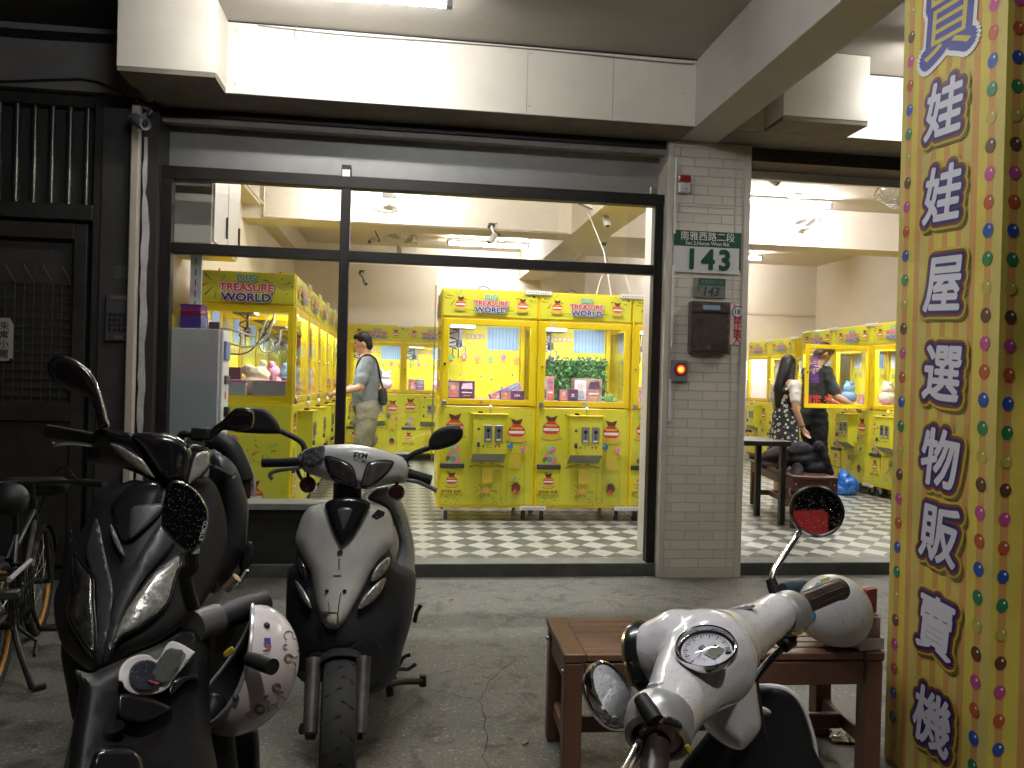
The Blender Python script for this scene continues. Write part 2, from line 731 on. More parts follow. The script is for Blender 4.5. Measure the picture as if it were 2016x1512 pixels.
def ground_material():
    m, t, p = node_mat('worn terrazzo pavement')
    tc = N(t, 'ShaderNodeTexCoord')
    big = N(t, 'ShaderNodeTexNoise', i_Scale=1.7, i_Detail=7.0, i_Roughness=0.7)
    fine = N(t, 'ShaderNodeTexNoise', i_Scale=85.0, i_Detail=3.0, i_Roughness=0.8)
    chip = N(t, 'ShaderNodeTexVoronoi', i_Scale=110.0)
    stain = N(t, 'ShaderNodeTexNoise', i_Scale=4.5, i_Detail=5.0, i_Roughness=0.75, i_Distortion=0.6)
    for n in (big, fine, chip, stain):
        t.links.new(tc.outputs['Object'], n.inputs['Vector'])
    r1 = N(t, 'ShaderNodeValToRGB')
    e = r1.color_ramp.elements
    e[0].position, e[0].color = 0.3, (0.092, 0.088, 0.074, 1)
    e[1].position, e[1].color = 0.7, (0.172, 0.165, 0.142, 1)
    t.links.new(big.outputs['Fac'], r1.inputs[0])
    r2 = N(t, 'ShaderNodeValToRGB')
    e = r2.color_ramp.elements
    e[0].position, e[0].color = 0.42, (0.6, 0.6, 0.6, 1)
    e[1].position, e[1].color = 0.62, (1.18, 1.18, 1.14, 1)
    t.links.new(fine.outputs['Fac'], r2.inputs[0])
    m1 = N(t, 'ShaderNodeMix', data_type='RGBA', blend_type='MULTIPLY', i_0=1.0)
    t.links.new(r1.outputs[0], m1.inputs[6])
    t.links.new(r2.outputs[0], m1.inputs[7])
    sp = N(t, 'ShaderNodeSeparateColor')
    t.links.new(chip.outputs['Color'], sp.inputs[0])
    gt = N(t, 'ShaderNodeMath', operation='GREATER_THAN', i_1=0.955)
    t.links.new(sp.outputs[0], gt.inputs[0])
    m2 = N(t, 'ShaderNodeMix', data_type='RGBA')
    t.links.new(gt.outputs[0], m2.inputs[0])
    t.links.new(m1.outputs[2], m2.inputs[6])
    m2.inputs[7].default_value = (0.21, 0.21, 0.19, 1)
    r3 = N(t, 'ShaderNodeValToRGB')
    e = r3.color_ramp.elements
    e[0].position, e[0].color = 0.50, (1, 1, 1, 1)
    e[1].position, e[1].color = 0.64, (0.36, 0.34, 0.31, 1)
    t.links.new(stain.outputs['Fac'], r3.inputs[0])
    m3 = N(t, 'ShaderNodeMix', data_type='RGBA', blend_type='MULTIPLY', i_0=1.0)
    t.links.new(m2.outputs[2], m3.inputs[6])
    t.links.new(r3.outputs[0], m3.inputs[7])
    spot = N(t, 'ShaderNodeTexVoronoi', i_Scale=3.1)
    t.links.new(tc.outputs['Object'], spot.inputs['Vector'])
    wob = N(t, 'ShaderNodeMath', operation='MULTIPLY_ADD', i_1=0.12)
    t.links.new(fine.outputs['Fac'], wob.inputs[0])
    t.links.new(spot.outputs['Distance'], wob.inputs[2])
    r5 = N(t, 'ShaderNodeValToRGB')
    e = r5.color_ramp.elements
    e[0].position, e[0].color = 0.10, (0.42, 0.41, 0.40, 1)
    e[1].position, e[1].color = 0.135, (1, 1, 1, 1)
    t.links.new(wob.outputs[0], r5.inputs[0])
    m6 = N(t, 'ShaderNodeMix', data_type='RGBA', blend_type='MULTIPLY', i_0=1.0)
    t.links.new(m3.outputs[2], m6.inputs[6])
    t.links.new(r5.outputs[0], m6.inputs[7])
    t.links.new(m6.outputs[2], p.inputs['Base Color'])
    rr = N(t, 'ShaderNodeMapRange', i_3=0.38, i_4=0.75)
    t.links.new(big.outputs['Fac'], rr.inputs[0])
    t.links.new(rr.outputs[0], p.inputs['Roughness'])
    b = N(t, 'ShaderNodeBump', i_Strength=0.35, i_Distance=0.006)
    t.links.new(fine.outputs['Fac'], b.inputs['Height'])
    t.links.new(b.outputs[0], p.inputs['Normal'])
    return m


def checker_material():
    m, t, p = node_mat('black and white floor tiles')
    tc = N(t, 'ShaderNodeTexCoord')
    mp = N(t, 'ShaderNodeMapping')
    mp.inputs['Rotation'].default_value = (0, 0, R(45))
    mp.inputs['Scale'].default_value = (1 / 0.155, 1 / 0.155, 0)
    mp.inputs['Location'].default_value = (0.3, 0.1, 0.37)
    t.links.new(tc.outputs['Object'], mp.inputs['Vector'])
    ck = N(t, 'ShaderNodeTexChecker', i_Scale=1.0)
    t.links.new(mp.outputs[0], ck.inputs['Vector'])
    n1 = N(t, 'ShaderNodeTexNoise', i_Scale=5.0, i_Detail=6.0)
    n2 = N(t, 'ShaderNodeTexNoise', i_Scale=60.0, i_Detail=3.0)
    t.links.new(tc.outputs['Object'], n1.inputs['Vector'])
    t.links.new(tc.outputs['Object'], n2.inputs['Vector'])
    ra = N(t, 'ShaderNodeMix', data_type='RGBA')
    ra.inputs[6].default_value = (0.30, 0.29, 0.255, 1)
    ra.inputs[7].default_value = (0.48, 0.465, 0.42, 1)
    t.links.new(n1.outputs['Fac'], ra.inputs[0])
    rb = N(t, 'ShaderNodeMix', data_type='RGBA')
    rb.inputs[6].default_value = (0.06, 0.065, 0.058, 1)
    rb.inputs[7].default_value = (0.15, 0.155, 0.14, 1)
    t.links.new(n2.outputs['Fac'], rb.inputs[0])
    mx = N(t, 'ShaderNodeMix', data_type='RGBA')
    t.links.new(ck.outputs['Fac'], mx.inputs[0])
    t.links.new(rb.outputs[2], mx.inputs[6])
    t.links.new(ra.outputs[2], mx.inputs[7])
    # joints between the tiles
    fr = []
    sx = N(t, 'ShaderNodeSeparateXYZ')
    t.links.new(mp.outputs[0], sx.inputs[0])
    for k in (0, 1):
        f = N(t, 'ShaderNodeMath', operation='FRACT')
        t.links.new(sx.outputs[k], f.inputs[0])
        c = N(t, 'ShaderNodeMath', operation='COMPARE', i_1=0.0, i_2=0.018)
        t.links.new(f.outputs[0], c.inputs[0])
        fr.append(c)
    mxm = N(t, 'ShaderNodeMath', operation='MAXIMUM')
    t.links.new(fr[0].outputs[0], mxm.inputs[0])
    t.links.new(fr[1].outputs[0], mxm.inputs[1])
    m4 = N(t, 'ShaderNodeMix', data_type='RGBA')
    t.links.new(mxm.outputs[0], m4.inputs[0])
    t.links.new(mx.outputs[2], m4.inputs[6])
    m4.inputs[7].default_value = (0.12, 0.115, 0.1, 1)
    t.links.new(m4.outputs[2], p.inputs['Base Color'])
    rr = N(t, 'ShaderNodeMapRange', i_3=0.2, i_4=0.5)
    t.links.new(n1.outputs['Fac'], rr.inputs[0])
    t.links.new(rr.outputs[0], p.inputs['Roughness'])
    return m


def brick_material():
    m, t, p = node_mat('white embossed wall tile')
    tc = N(t, 'ShaderNodeTexCoord')
    mp = N(t, 'ShaderNodeMapping')
    mp.inputs['Rotation'].default_value = (R(-90), 0, 0)
    t.links.new(tc.outputs['Object'], mp.inputs['Vector'])
    br = N(t, 'ShaderNodeTexBrick')
    br.inputs['Scale'].default_value = 1.0
    br.inputs['Brick Width'].default_value = 0.21
    br.inputs['Row Height'].default_value = 0.066
    br.inputs['Mortar Size'].default_value = 0.0028
    br.inputs['Mortar Smooth'].default_value = 0.4
    br.inputs['Color1'].default_value = (0.70, 0.645, 0.575, 1)
    br.inputs['Color2'].default_value = (0.62, 0.57, 0.51, 1)
    br.inputs['Mortar'].default_value = (0.40, 0.375, 0.34, 1)
    t.links.new(mp.outputs[0], br.inputs['Vector'])
    t.links.new(br.outputs['Color'], p.inputs['Base Color'])
    n = N(t, 'ShaderNodeTexNoise', i_Scale=55.0, i_Detail=4.0, i_Distortion=1.2)
    t.links.new(tc.outputs['Object'], n.inputs['Vector'])
    b1 = N(t, 'ShaderNodeBump', i_Strength=0.5, i_Distance=0.006)
    t.links.new(n.outputs['Fac'], b1.inputs['Height'])
    b2 = N(t, 'ShaderNodeBump', i_Strength=0.8, i_Distance=0.006, invert=True)
    t.links.new(br.outputs['Fac'], b2.inputs['Height'])
    t.links.new(b1.outputs[0], b2.inputs['Normal'])
    t.links.new(b2.outputs[0], p.inputs['Normal'])
    p.inputs['Roughness'].default_value = 0.42
    return m


M_GROUND = ground_material()
M_CHECK = checker_material()
M_BRICK = brick_material()
M_WALL = mat('cream wall paint', (0.69, 0.625, 0.54), 0.6, nz=(2.2, 0.05))
M_CEIL = mat('cream ceiling paint', (0.64, 0.58, 0.505), 0.7, nz=(1.5, 0.08))
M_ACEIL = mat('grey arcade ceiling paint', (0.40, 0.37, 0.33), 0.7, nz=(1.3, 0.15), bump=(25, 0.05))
M_BEAM = mat('ivory sheet panel', (0.70, 0.655, 0.575), 0.38, nz=(2.2, 0.10), bump=(2.5, .12))
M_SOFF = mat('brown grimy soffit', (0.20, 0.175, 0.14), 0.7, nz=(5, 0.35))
M_DARKC = mat('dark ceiling paint', (0.045, 0.043, 0.04), 0.8, nz=(3, 0.3))  # one dark tone with random mottling
M_DARKW = mat('sooty dark wall', (0.035, 0.034, 0.033), 0.7, nz=(4, 0.4), bump=(30, 0.2))
M_DGREYW = mat('dim grey wall paint', (0.16, 0.155, 0.15), 0.75, nz=(3, 0.2))
M_STEP = mat('dark step stone', (0.075, 0.078, 0.07), 0.55, nz=(9, 0.4), bump=(60, 0.15))
M_THR = mat('grey threshold stone', (0.15, 0.15, 0.135), 0.5, nz=(8, 0.3), bump=(60, 0.1))
M_TUBE = mat('fluorescent tube', (1, 1, 1), 0.5, emit=((1.0, 0.97, 0.93), TUBE))
M_TUBEF = mat('fluorescent tube front row', (1, 1, 1), 0.5, emit=((1.0, 0.975, 0.94), 400.0))
M_TUBE2 = mat('fluorescent tube arcade', (1, 1, 1), 0.5, emit=((1.0, 0.975, 0.92), TUBE_OUT))
M_WHITE = mat('white enamel', (0.75, 0.74, 0.72), 0.35)
M_FRAME = mat('dark brown painted steel', (0.012, 0.010, 0.009), 0.5, spec=.3, nz=(14, 0.35), bump=(40, 0.08))
M_BLACK = mat('black plastic', (0.012, 0.012, 0.013), 0.4)
M_CHROME = mat('chrome', (0.75, 0.75, 0.76), 0.12, 1.0)
M_STEEL = mat('brushed steel', (0.45, 0.45, 0.45), 0.35, 1.0, nz=(30, 0.3))


def struct(name, mb, label=None):
    o = mb.build(name)
    o['kind'] = 'structure'
    return o


# ground
b = MB()
b.add([(-25, -25, 0), (25, -25, 0), (25, 30, 0), (-25, 30, 0)], [[0, 1, 2, 3]], M_GROUND)
struct('pavement', b)
# cracks in the pavement (thin dark filled seams, 2 mm proud)
b = MB()
M_CRACK = mat('crack dirt', (0.035, 0.034, 0.03), 0.9)


def crack(pts, wd):
    ps = [atZ(u, v, 0.002) for u, v in pts]
    out = []
    for a, c in zip(ps[:-1], ps[1:]):
        n = max(2, int((c - a).length / 0.03))
        for i in range(n):
            q = a.lerp(c, i / n)
            out.append(q + V((rng.uniform(-.006, .006), rng.uniform(-.006, .006), 0)))
    out.append(ps[-1])
    L, Rr = [], []
    for i, q in enumerate(out):
        d = (out[min(i + 1, len(out) - 1)] - out[max(i - 1, 0)]).normalized()
        nn = V((-d.y, d.x, 0)) * wd * rng.uniform(.4, 1.3) * (0.4 if i in (0, len(out) - 1) else 1)
        L.append(q + nn)
        Rr.append(q - nn)
    k = len(out)
    b.add(L + Rr, [[i, k + i, k + i + 1, i + 1] for i in range(k - 1)], M_CRACK)


crack([(1040, 1290), (1000, 1310), (968, 1335), (945, 1378), (955, 1420), (958, 1460), (952, 1490), (960, 1512), (975, 1570)], 0.0022)
crack([(945, 1378), (905, 1370), (868, 1360)], 0.0016)
crack([(968, 1335), (920, 1333), (860, 1345), (800, 1338)], 0.0011)
tag(b.build('pavement_crack'), None, None, kind='structure')

# shop floor, threshold, step
b = MB()
b.add([(-1.78, 5.68, .088), (7.1, 5.68, .088), (7.1, 6.6, .13), (-1.78, 6.6, .13)], [[0, 1, 2, 3]], M_CHECK)
b.add([(-1.78, 6.6, .13), (7.1, 6.6, .13), (7.1, 13.3, .13), (-1.78, 13.3, .13)], [[0, 1, 2, 3]], M_CHECK)
struct('shop_floor', b)
b = MB()
b.br(-1.6, 1.8, 5.50, 5.679, 0.0, 0.083, M_STEP)
b.br(-1.6, 1.8, 5.503, 5.69, 0.083, 0.09, M_THR)
b.br(2.41, 6.4, 5.50, 5.679, 0.0, 0.083, M_STEP)
b.br(2.41, 6.4, 5.503, 5.69, 0.083, 0.09, M_THR)
struct('door_step', b)

# shop interior shell
b = MB()
b.br(-1.90, -1.78, 5.75, 13.3, 0.0, 3.5, M_WALL)
struct('shop_wall_left', b)
b = MB()
b.br(-1.9, 7.3, 13.2, 13.4, 0.0, 3.6, M_WALL)
b.br(2.2, 2.9, 12.85, 13.2, 0.13, 3.5, M_WALL)
b.br(2.9, 7.1, 13.185, 13.2, 2.62, 2.66, mat('wall trim', (0.6, 0.54, 0.46), 0.5))
struct('shop_wall_back', b)
b = MB()
b.br(7.1, 7.3, 5.75, 13.2, 0.0, 3.6, M_WALL)
struct('shop_wall_right', b)
b = MB()
b.br(-1.9, 7.3, 5.75, 13.3, 3.5, 3.65, M_CEIL)
struct('shop_ceiling', b)
b = MB()
b.br(-1.78, 1.85, 9.0, 9.4, 3.05, 3.5, M_CEIL)
b.br(2.3, 7.1, 9.0, 9.4, 3.05, 3.5, M_CEIL)
b.br(1.85, 2.3, 5.95, 13.2, 3.05, 3.5, M_CEIL)
b.br(-1.78, -1.60, 6.2, 13.2, 3.2, 3.5, M_CEIL, )
struct('shop_ceiling_beams', b)

# arcade: ceiling, beams
b = MB()
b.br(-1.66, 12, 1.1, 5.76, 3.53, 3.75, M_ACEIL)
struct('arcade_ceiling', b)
b = MB()
b.tube(smooth2([V((-.95, 5.138, 3.51)), V((-.4, 5.138, 3.495)), V((.6, 5.138, 3.505)), V((1.7, 5.138, 3.49)), V((1.86, 5.138, 3.50))], 5, False), .004, mat('grey wire', (.2, .19, .18), .5), 6)
b.tube(smooth2([V((-.72, 5.14, 3.53)), V((-.73, 5.136, 3.47)), V((-.71, 5.136, 3.44))], 4, False), .003, mat('grey wire', (.2, .19, .18), .5), 6)
tag(b.build('beam_wire'), 'thin grey wire tacked along the top of the ivory beam panel', 'wire')
b = MB()
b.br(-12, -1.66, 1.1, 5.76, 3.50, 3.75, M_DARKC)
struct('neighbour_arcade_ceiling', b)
b = MB()
b.br(-1.66, 1.88, 5.15, 5.50, 3.089, 3.528, M_BEAM, 0.003)
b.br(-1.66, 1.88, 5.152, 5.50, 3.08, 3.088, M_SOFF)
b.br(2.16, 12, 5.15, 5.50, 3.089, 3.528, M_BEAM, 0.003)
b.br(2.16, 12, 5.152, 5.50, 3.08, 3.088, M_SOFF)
for x0, x1 in ((-1.66, 1.88), (2.16, 12)):
    b.br(x0, x1, 5.146, 5.1495, 3.520, 3.529, M_BLACK)
    b.br(x0, x1, 5.143, 5.1495, 3.083, 3.092, M_BEAM)
for x in (-.62, .74, 1.31):
    b.br(x, x + .002, 5.1475, 5.1495, 3.093, 3.519, mat('panel joint', (.30, .28, .25), .6))
for x, z in ((-1.08, 3.47), (-1.08, 3.14), (-.60, 3.3), (.76, 3.48), (.76, 3.14), (1.80, 3.3)):
    b.ell((x, 5.148, z), (.005, .003, .005), M_STEEL, 8)
struct('arcade_front_beam', b)
b = MB()
b.br(1.88, 2.16, 1.1, 5.50, 3.08, 3.529, mat('grey white beam paint', (0.52, 0.49, 0.45), 0.6, nz=(3, 0.1)), 0.004)
struct('arcade_cross_beam', b)
# upper storeys over the arcade keep the sky off the pavement
b = MB()
b.br(-12, 12, 1.05, 13.4, 3.76, 6.0, M_DGREYW)
struct('building_upper_storey', b)

# sign boxes under the ceiling
for x0, x1, lab in ((-1.68, -1.13, 'cream rectangular box cover under the arcade ceiling, left end of the beam'),
                    (2.36, 2.95, 'cream rectangular box cover under the arcade ceiling right of the cross beam')):
    t_ = thing('box_cover', lab, 'box cover', (x0, 4.87, 3.08), group='cream box covers on the arcade beam')
    b = MB()
    b.br(x0, x1, 4.87, 5.148, 3.10, 3.527, M_BEAM, 0.004)
    b.build('panel', t_)
    b = MB()
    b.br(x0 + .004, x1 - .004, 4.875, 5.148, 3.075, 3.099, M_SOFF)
    b.build('underside', t_)

# neighbour wall to the left of the shop
b = MB()
b.br(-1.93, -1.745, 5.40, 5.75, 0, 3.1, M_DARKW)
b.br(-8, -2.95, 5.40, 5.75, 0, 3.1, M_DARKW)
struct('neighbour_wall', b)
b = MB()
b.br(-8, -1.70, 5.36, 5.75, 3.1, 3.499, M_DGREYW)
struct('neighbour_lintel', b)
# loose cables on the neighbour's lintel
b = MB()
for k in range(5):
    z = 3.46 - k * .011
    b.tube([V((-6, 5.345, z)), V((-3.4, 5.345, z + .01 * math.sin(k))), V((-2.4, 5.345, z - .012)), V((-1.7, 5.345, z))], 0.005, M_BLACK, 6)
b.tube([V((-6, 5.34, 3.12)), V((-2.5, 5.34, 3.12)), V((-2.05, 5.34, 3.17)), V((-1.95, 5.34, 3.16)), V((-1.78, 5.34, 3.09))], 0.006, M_BLACK, 6)
tag(b.build('cable_bundle'), 'thin dark cables stretched along the grey lintel over the dark gate', 'cables')


# fluorescent lamps
def lamp(label, x0, x1, y, z, m, ceil, group='fluorescent tube lamps'):
    t_ = thing('tube_lamp', label, 'lamp', ((x0 + x1) / 2, y, ceil), group=group)
    q = MB()
    q.br(x0 - .03, x1 + .03, y - .035, y + .035, z + .03, z + .06, M_WHITE, .006)
    q.br(x0 - .03, x0 + .004, y - .02, y + .02, z - .02, z + .03, mat('lamp holder', (0.3, 0.3, 0.3), .4), .004)
    q.br(x1 - .004, x1 + .03, y - .02, y + .02, z - .02, z + .03, mat('lamp holder', (0.3, 0.3, 0.3), .4), .004)
    if ceil - (z + .06) > .02:
        for xx in (x0 + .2, x1 - .2):
            q.tube([V((xx, y, z + .06)), V((xx, y, ceil))], .006, M_STEEL, 6)
    q.build('housing', t_)
    q = MB()
    q.tube([V((x0 + .005, y, z)), V((x1 - .005, y, z))], .016, m, 12)
    q.build('tube', t_)


lamp('fluorescent tube lamp under the arcade ceiling above the parked scooters', -1.02, 0.18, 4.41, 3.40, M_TUBE2, 3.53)
M_TUBE3 = mat('fluorescent tube street side', (1, 1, 1), 0.5, emit=((0.96, 0.985, 1.0), 190.0))
lamp('fluorescent tube lamp under the arcade ceiling at the street side', -0.5, 0.7, 1.75, 3.40, M_TUBE3, 3.53)
lamp('fluorescent tube lamp in the arcade bay right of the cross beam', 3.1, 4.3, 4.55, 3.40, M_TUBE2, 3.53)
lamp('fluorescent tube lamp on the ceiling just inside the glazed left front', -0.9, 0.3, 8.5, 3.43, M_TUBE, 3.5)
lamp('fluorescent tube lamp glowing high before the rear wall of the left room', 0.62, 1.82, 12.2, 3.42, M_TUBE, 3.5)
lamp('fluorescent tube lamp behind the window header, lighting the fronts of the front machines', 0.3, 1.5, 6.15, 3.43, M_TUBEF, 3.5)
lamp('fluorescent tube lamp just behind the lintel of the right opening', 3.9, 5.1, 6.3, 3.43, M_TUBEF, 3.5)
lamp('bright fluorescent tube lamp above a wall fan in the right room', 3.53, 4.73, 8.55, 3.43, M_TUBE, 3.5)
lamp('fluorescent tube lamp behind the ceiling beam of the right room', 4.4, 5.6, 12.2, 3.42, M_TUBE, 3.5)

# ================================================================== SHOP FRONT
FY = 5.55
t_ = thing('shop_window', 'large dark brown steel framed shop window with glazed top lights', 'window', (0.1, FY, 0.13))
b = MB()
b.br(-1.60, -1.535, FY - .04, FY + .04, 0.0905, 2.70, M_FRAME, .004)
b.br(1.735, 1.797, FY - .04, FY + .04, 0.0905, 2.70, M_FRAME, .004)
b.br(-1.66, 1.80, FY - .045, FY + .045, 2.625, 2.705, M_FRAME, .004)
b.br(-1.535, 1.735, FY - .035, FY + .035, 2.135, 2.205, M_FRAME, .004)
b.br(-0.452, -0.388, FY - .041, FY + .041, 0.0905, 2.78, M_FRAME, .004)
b.br(-0.445, -0.395, FY - .05, FY - .042, 2.70, 2.745, M_STEEL)
b.br(1.70, 1.74, FY - .03, FY + .03, 2.71, 2.76, M_STEEL, .004)
b.build('frame', t_)
M_GLASS = glass_mat('window glass', (0.97, 0.98, 0.97), 0.07)
b = MB()
for x0, x1, z0, z1 in ((-1.535, -.452, 2.205, 2.625), (-.388, 1.735, 2.205, 2.625), (-1.535, -.452, .50, 2.135)):
    b.br(x0, x1, FY - .004, FY + .004, z0, z1, M_GLASS)
b.build('glazing', t_)
b = MB()
b.br(-.388, .21, FY + .006, FY + .016, .092, 2.12, M_GLASS)
b.br(.197, .2095, FY + .004, FY + .018, .8, 2.0, mat('glass edge reflection', (0.5, 0.42, 0.2), .3, alpha=.35))  # translucent yellow strip paints the coloured reflection along the glass edge
b.build('door_pane', t_)
# low wall and ledge below the left pane
b = MB()
M_TILE = mat('black wall tile', (0.018, 0.019, 0.02), 0.3, nz=(12, .3))
b.br(-1.60, -.452, FY - .03, FY + .10, 0.0905, 0.455, M_TILE, .003)
for k in range(1, 6):
    b.br(-1.6, -.452, FY - .032, FY - .03, .133 + k * .055, .135 + k * .055, mat('dark grout', (.05, .05, .05), .8))
tag(b.build('low_wall'), 'black tiled low wall below the left window pane', 'wall')
b = MB()
b.br(-1.60, -.452, FY - .07, FY + .15, 0.456, 0.50, mat('grey ledge stone', (0.20, 0.20, 0.19), .5, nz=(10, .3)), .004)
tag(b.build('window_ledge'), 'grey stone ledge below the left window pane', 'ledge')

# roller shutter housing over the window
t_ = thing('shutter_housing', 'grey sheet metal shutter housing between window frame and arcade beam', 'shutter housing', (0.1, 5.6, 2.72))
M_SHEET = mat('grey sheet metal', (0.25, 0.245, 0.235), .42, 0.2, nz=(2.5, .18), bump=(14, .08))
b = MB()
b.br(-1.62, 1.80, 5.66, 5.74, 2.706, 3.4, M_SHEET)
b.build('panel', t_)
b = MB()
b.br(-1.70, 1.80, 5.49, 5.56, 3.025, 3.079, M_FRAME, .004)
b.br(-1.62, 1.80, 5.50, 5.57, 2.985, 3.024, mat('grey rail paint', (.22, .2, .18), .5, nz=(8, .3)), .004)
b.build('rail', t_)
b = MB()
b.br(-1.66, -1.605, 5.50, 5.60, .0, 3.02, mat('dark brown painted steel', (0, 0, 0)), .004)
b.build('guide', t_)
# rough plaster jamb and pipe left of the window
b = MB()
M_PLAS = mat('rough white plaster', (0.50, 0.485, 0.48), .85, nz=(9, .3), bump=(26, .9))
pl, pr = [], []
for k in range(40):
    z = .13 + k * 2.72 / 39
    pl.append((-1.683 + .003 * math.sin(k * 1.7) + rng.uniform(-.003, .003), z))
    pr.append((-1.648 + (.0 if z < 2.45 else -.018) + .004 * math.sin(k * .9) + rng.uniform(-.004, .004), z))
o_ = [V((x, 5.40, z)) for x, z in pl] + [V((x, 5.40, z)) for x, z in pr[::-1]]
b.prism(o_[::-1], (0, .06, 0), M_PLAS)
tag(b.build('plaster_strip'), 'ragged white plaster strip beside the window frame', 'plaster')
b = MB()
b.br(-1.745, -1.692, 5.34, 5.395, 0.0, 3.04, mat('cream plastic trunking', (0.46, 0.41, 0.34), .45, nz=(3, .1)), .008)
tag(b.build('pipe_cover'), 'tall cream plastic pipe cover left of the shop window', 'pipe cover')
b = MB()
b.br(-1.74, -1.60, 5.42, 5.70, 0.0, 3.08, mat('dark brown jamb', (.02, .017, .016), .6, nz=(10, .4)))
struct('wall_jamb', b)

# ------------------------------------------------------------------ pillar
t_ = thing('pillar', 'white tiled pillar between the two shop openings', 'pillar', (2.1, 5.6, 0))
b = MB()
b.br(1.842, 2.365, 5.455, 5.95, 0.0, 3.075, M_BRICK)
b.build('tiling', t_)
M_TRIM = mat('cream pillar trim', (.58, .54, .48), .45, nz=(5, .1))
b = MB()
b.br(1.80, 1.842, 5.44, 5.95, 0, 3.075, M_TRIM, .003)
b.br(2.366, 2.412, 5.44, 5.95, 0, 3.075, M_TRIM, .003)
b.br(1.842, 2.366, 5.448, 5.452, 0.0, .06, M_TRIM)
b.br(1.842, 2.366, 5.446, 5.452, 3.03, 3.075, M_TRIM)
b.br(2.30, 2.312, 5.449, 5.453, 0.06, 3.03, M_TRIM)
b.br(1.842, 2.30, 5.449, 5.453, 2.62, 2.628, M_TRIM)
b.build('trim', t_)

# right opening: lintel and shutter slit
b = MB()
b.br(2.412, 7.0, 5.50, 5.75, 2.985, 3.08, mat('brown lintel paint', (.05, .04, .033), .6, nz=(8, .3)))
b.br(2.412, 7.0, 5.76, 5.80, 2.93, 2.99, M_WHITE)
b.br(2.412, 7.0, 5.55, 5.75, 3.08, 3.5, M_SHEET)
struct('right_opening_lintel', b)
b = MB()
b.br(6.4, 7.3, 5.45, 5.95, 0, 3.08, M_BRICK)
struct('far_right_wall', b)

# street side of the scene: road surface behind the camera
b = MB()
b.add([(-25, -25, .004), (25, -25, .004), (25, -1.2, .004), (-25, -1.2, .004)], [[0, 1, 2, 3]], mat('wet asphalt', (.03, .03, .032), .25, nz=(20, .4)))
struct('road', b)
# ================================================================== CLAW MACHINES
M_YEL = mat('yellow machine paint', (0.80, 0.60, 0.012), .32, coat=.2, nz=(3, .06))
M_YEL2 = mat('lime yellow print', (0.66, 0.635, 0.045), .35, coat=.2, nz=(2.5, .08))
M_YEL3 = mat('amber yellow edge', (0.76, 0.52, 0.01), .35)
M_PINK = mat('pink foam bed', (0.85, 0.28, 0.50), .6, nz=(8, .1))
M_RED = mat('print red', (.55, .05, .04), .4)
M_LRED = mat('lettering red', (.58, .03, .06), .4)
M_NAVY = mat('lettering navy', (.015, .02, .22), .4)
M_LGRN = mat('lettering green', (.13, .42, .17), .4)
M_PWHT = mat('print white', (.80, .79, .76), .4)
M_SHAD = mat('print olive', (.16, .15, .03), .45)
M_BRN = mat('print brown', (.10, .032, .02), .45)
M_GOLD = mat('print gold', (.62, .47, .05), .4)
M_PNK2 = mat('print pink', (.75, .22, .42), .4)
M_GRN2 = mat('print pale green', (.32, .55, .22), .4)
M_BLU2 = mat('print blue', (.06, .22, .50), .4)
M_ORG2 = mat('print peach', (.80, .40, .12), .4)
M_LED = mat('cabinet lamp', (1, 1, 1), .5, emit=((.90, .97, 1.0), BOXLED))
M_GLS2 = glass_mat('cabinet glass', (0.97, 0.98, 0.98), .03)
M_GREYM = mat('grey coin plate', (.26, .27, .29), .35, .6)
M_DGREY = mat('dark grey plastic', (.05, .05, .055), .45)
M_RUB = mat('caster rubber', (.045, .045, .05), .6)


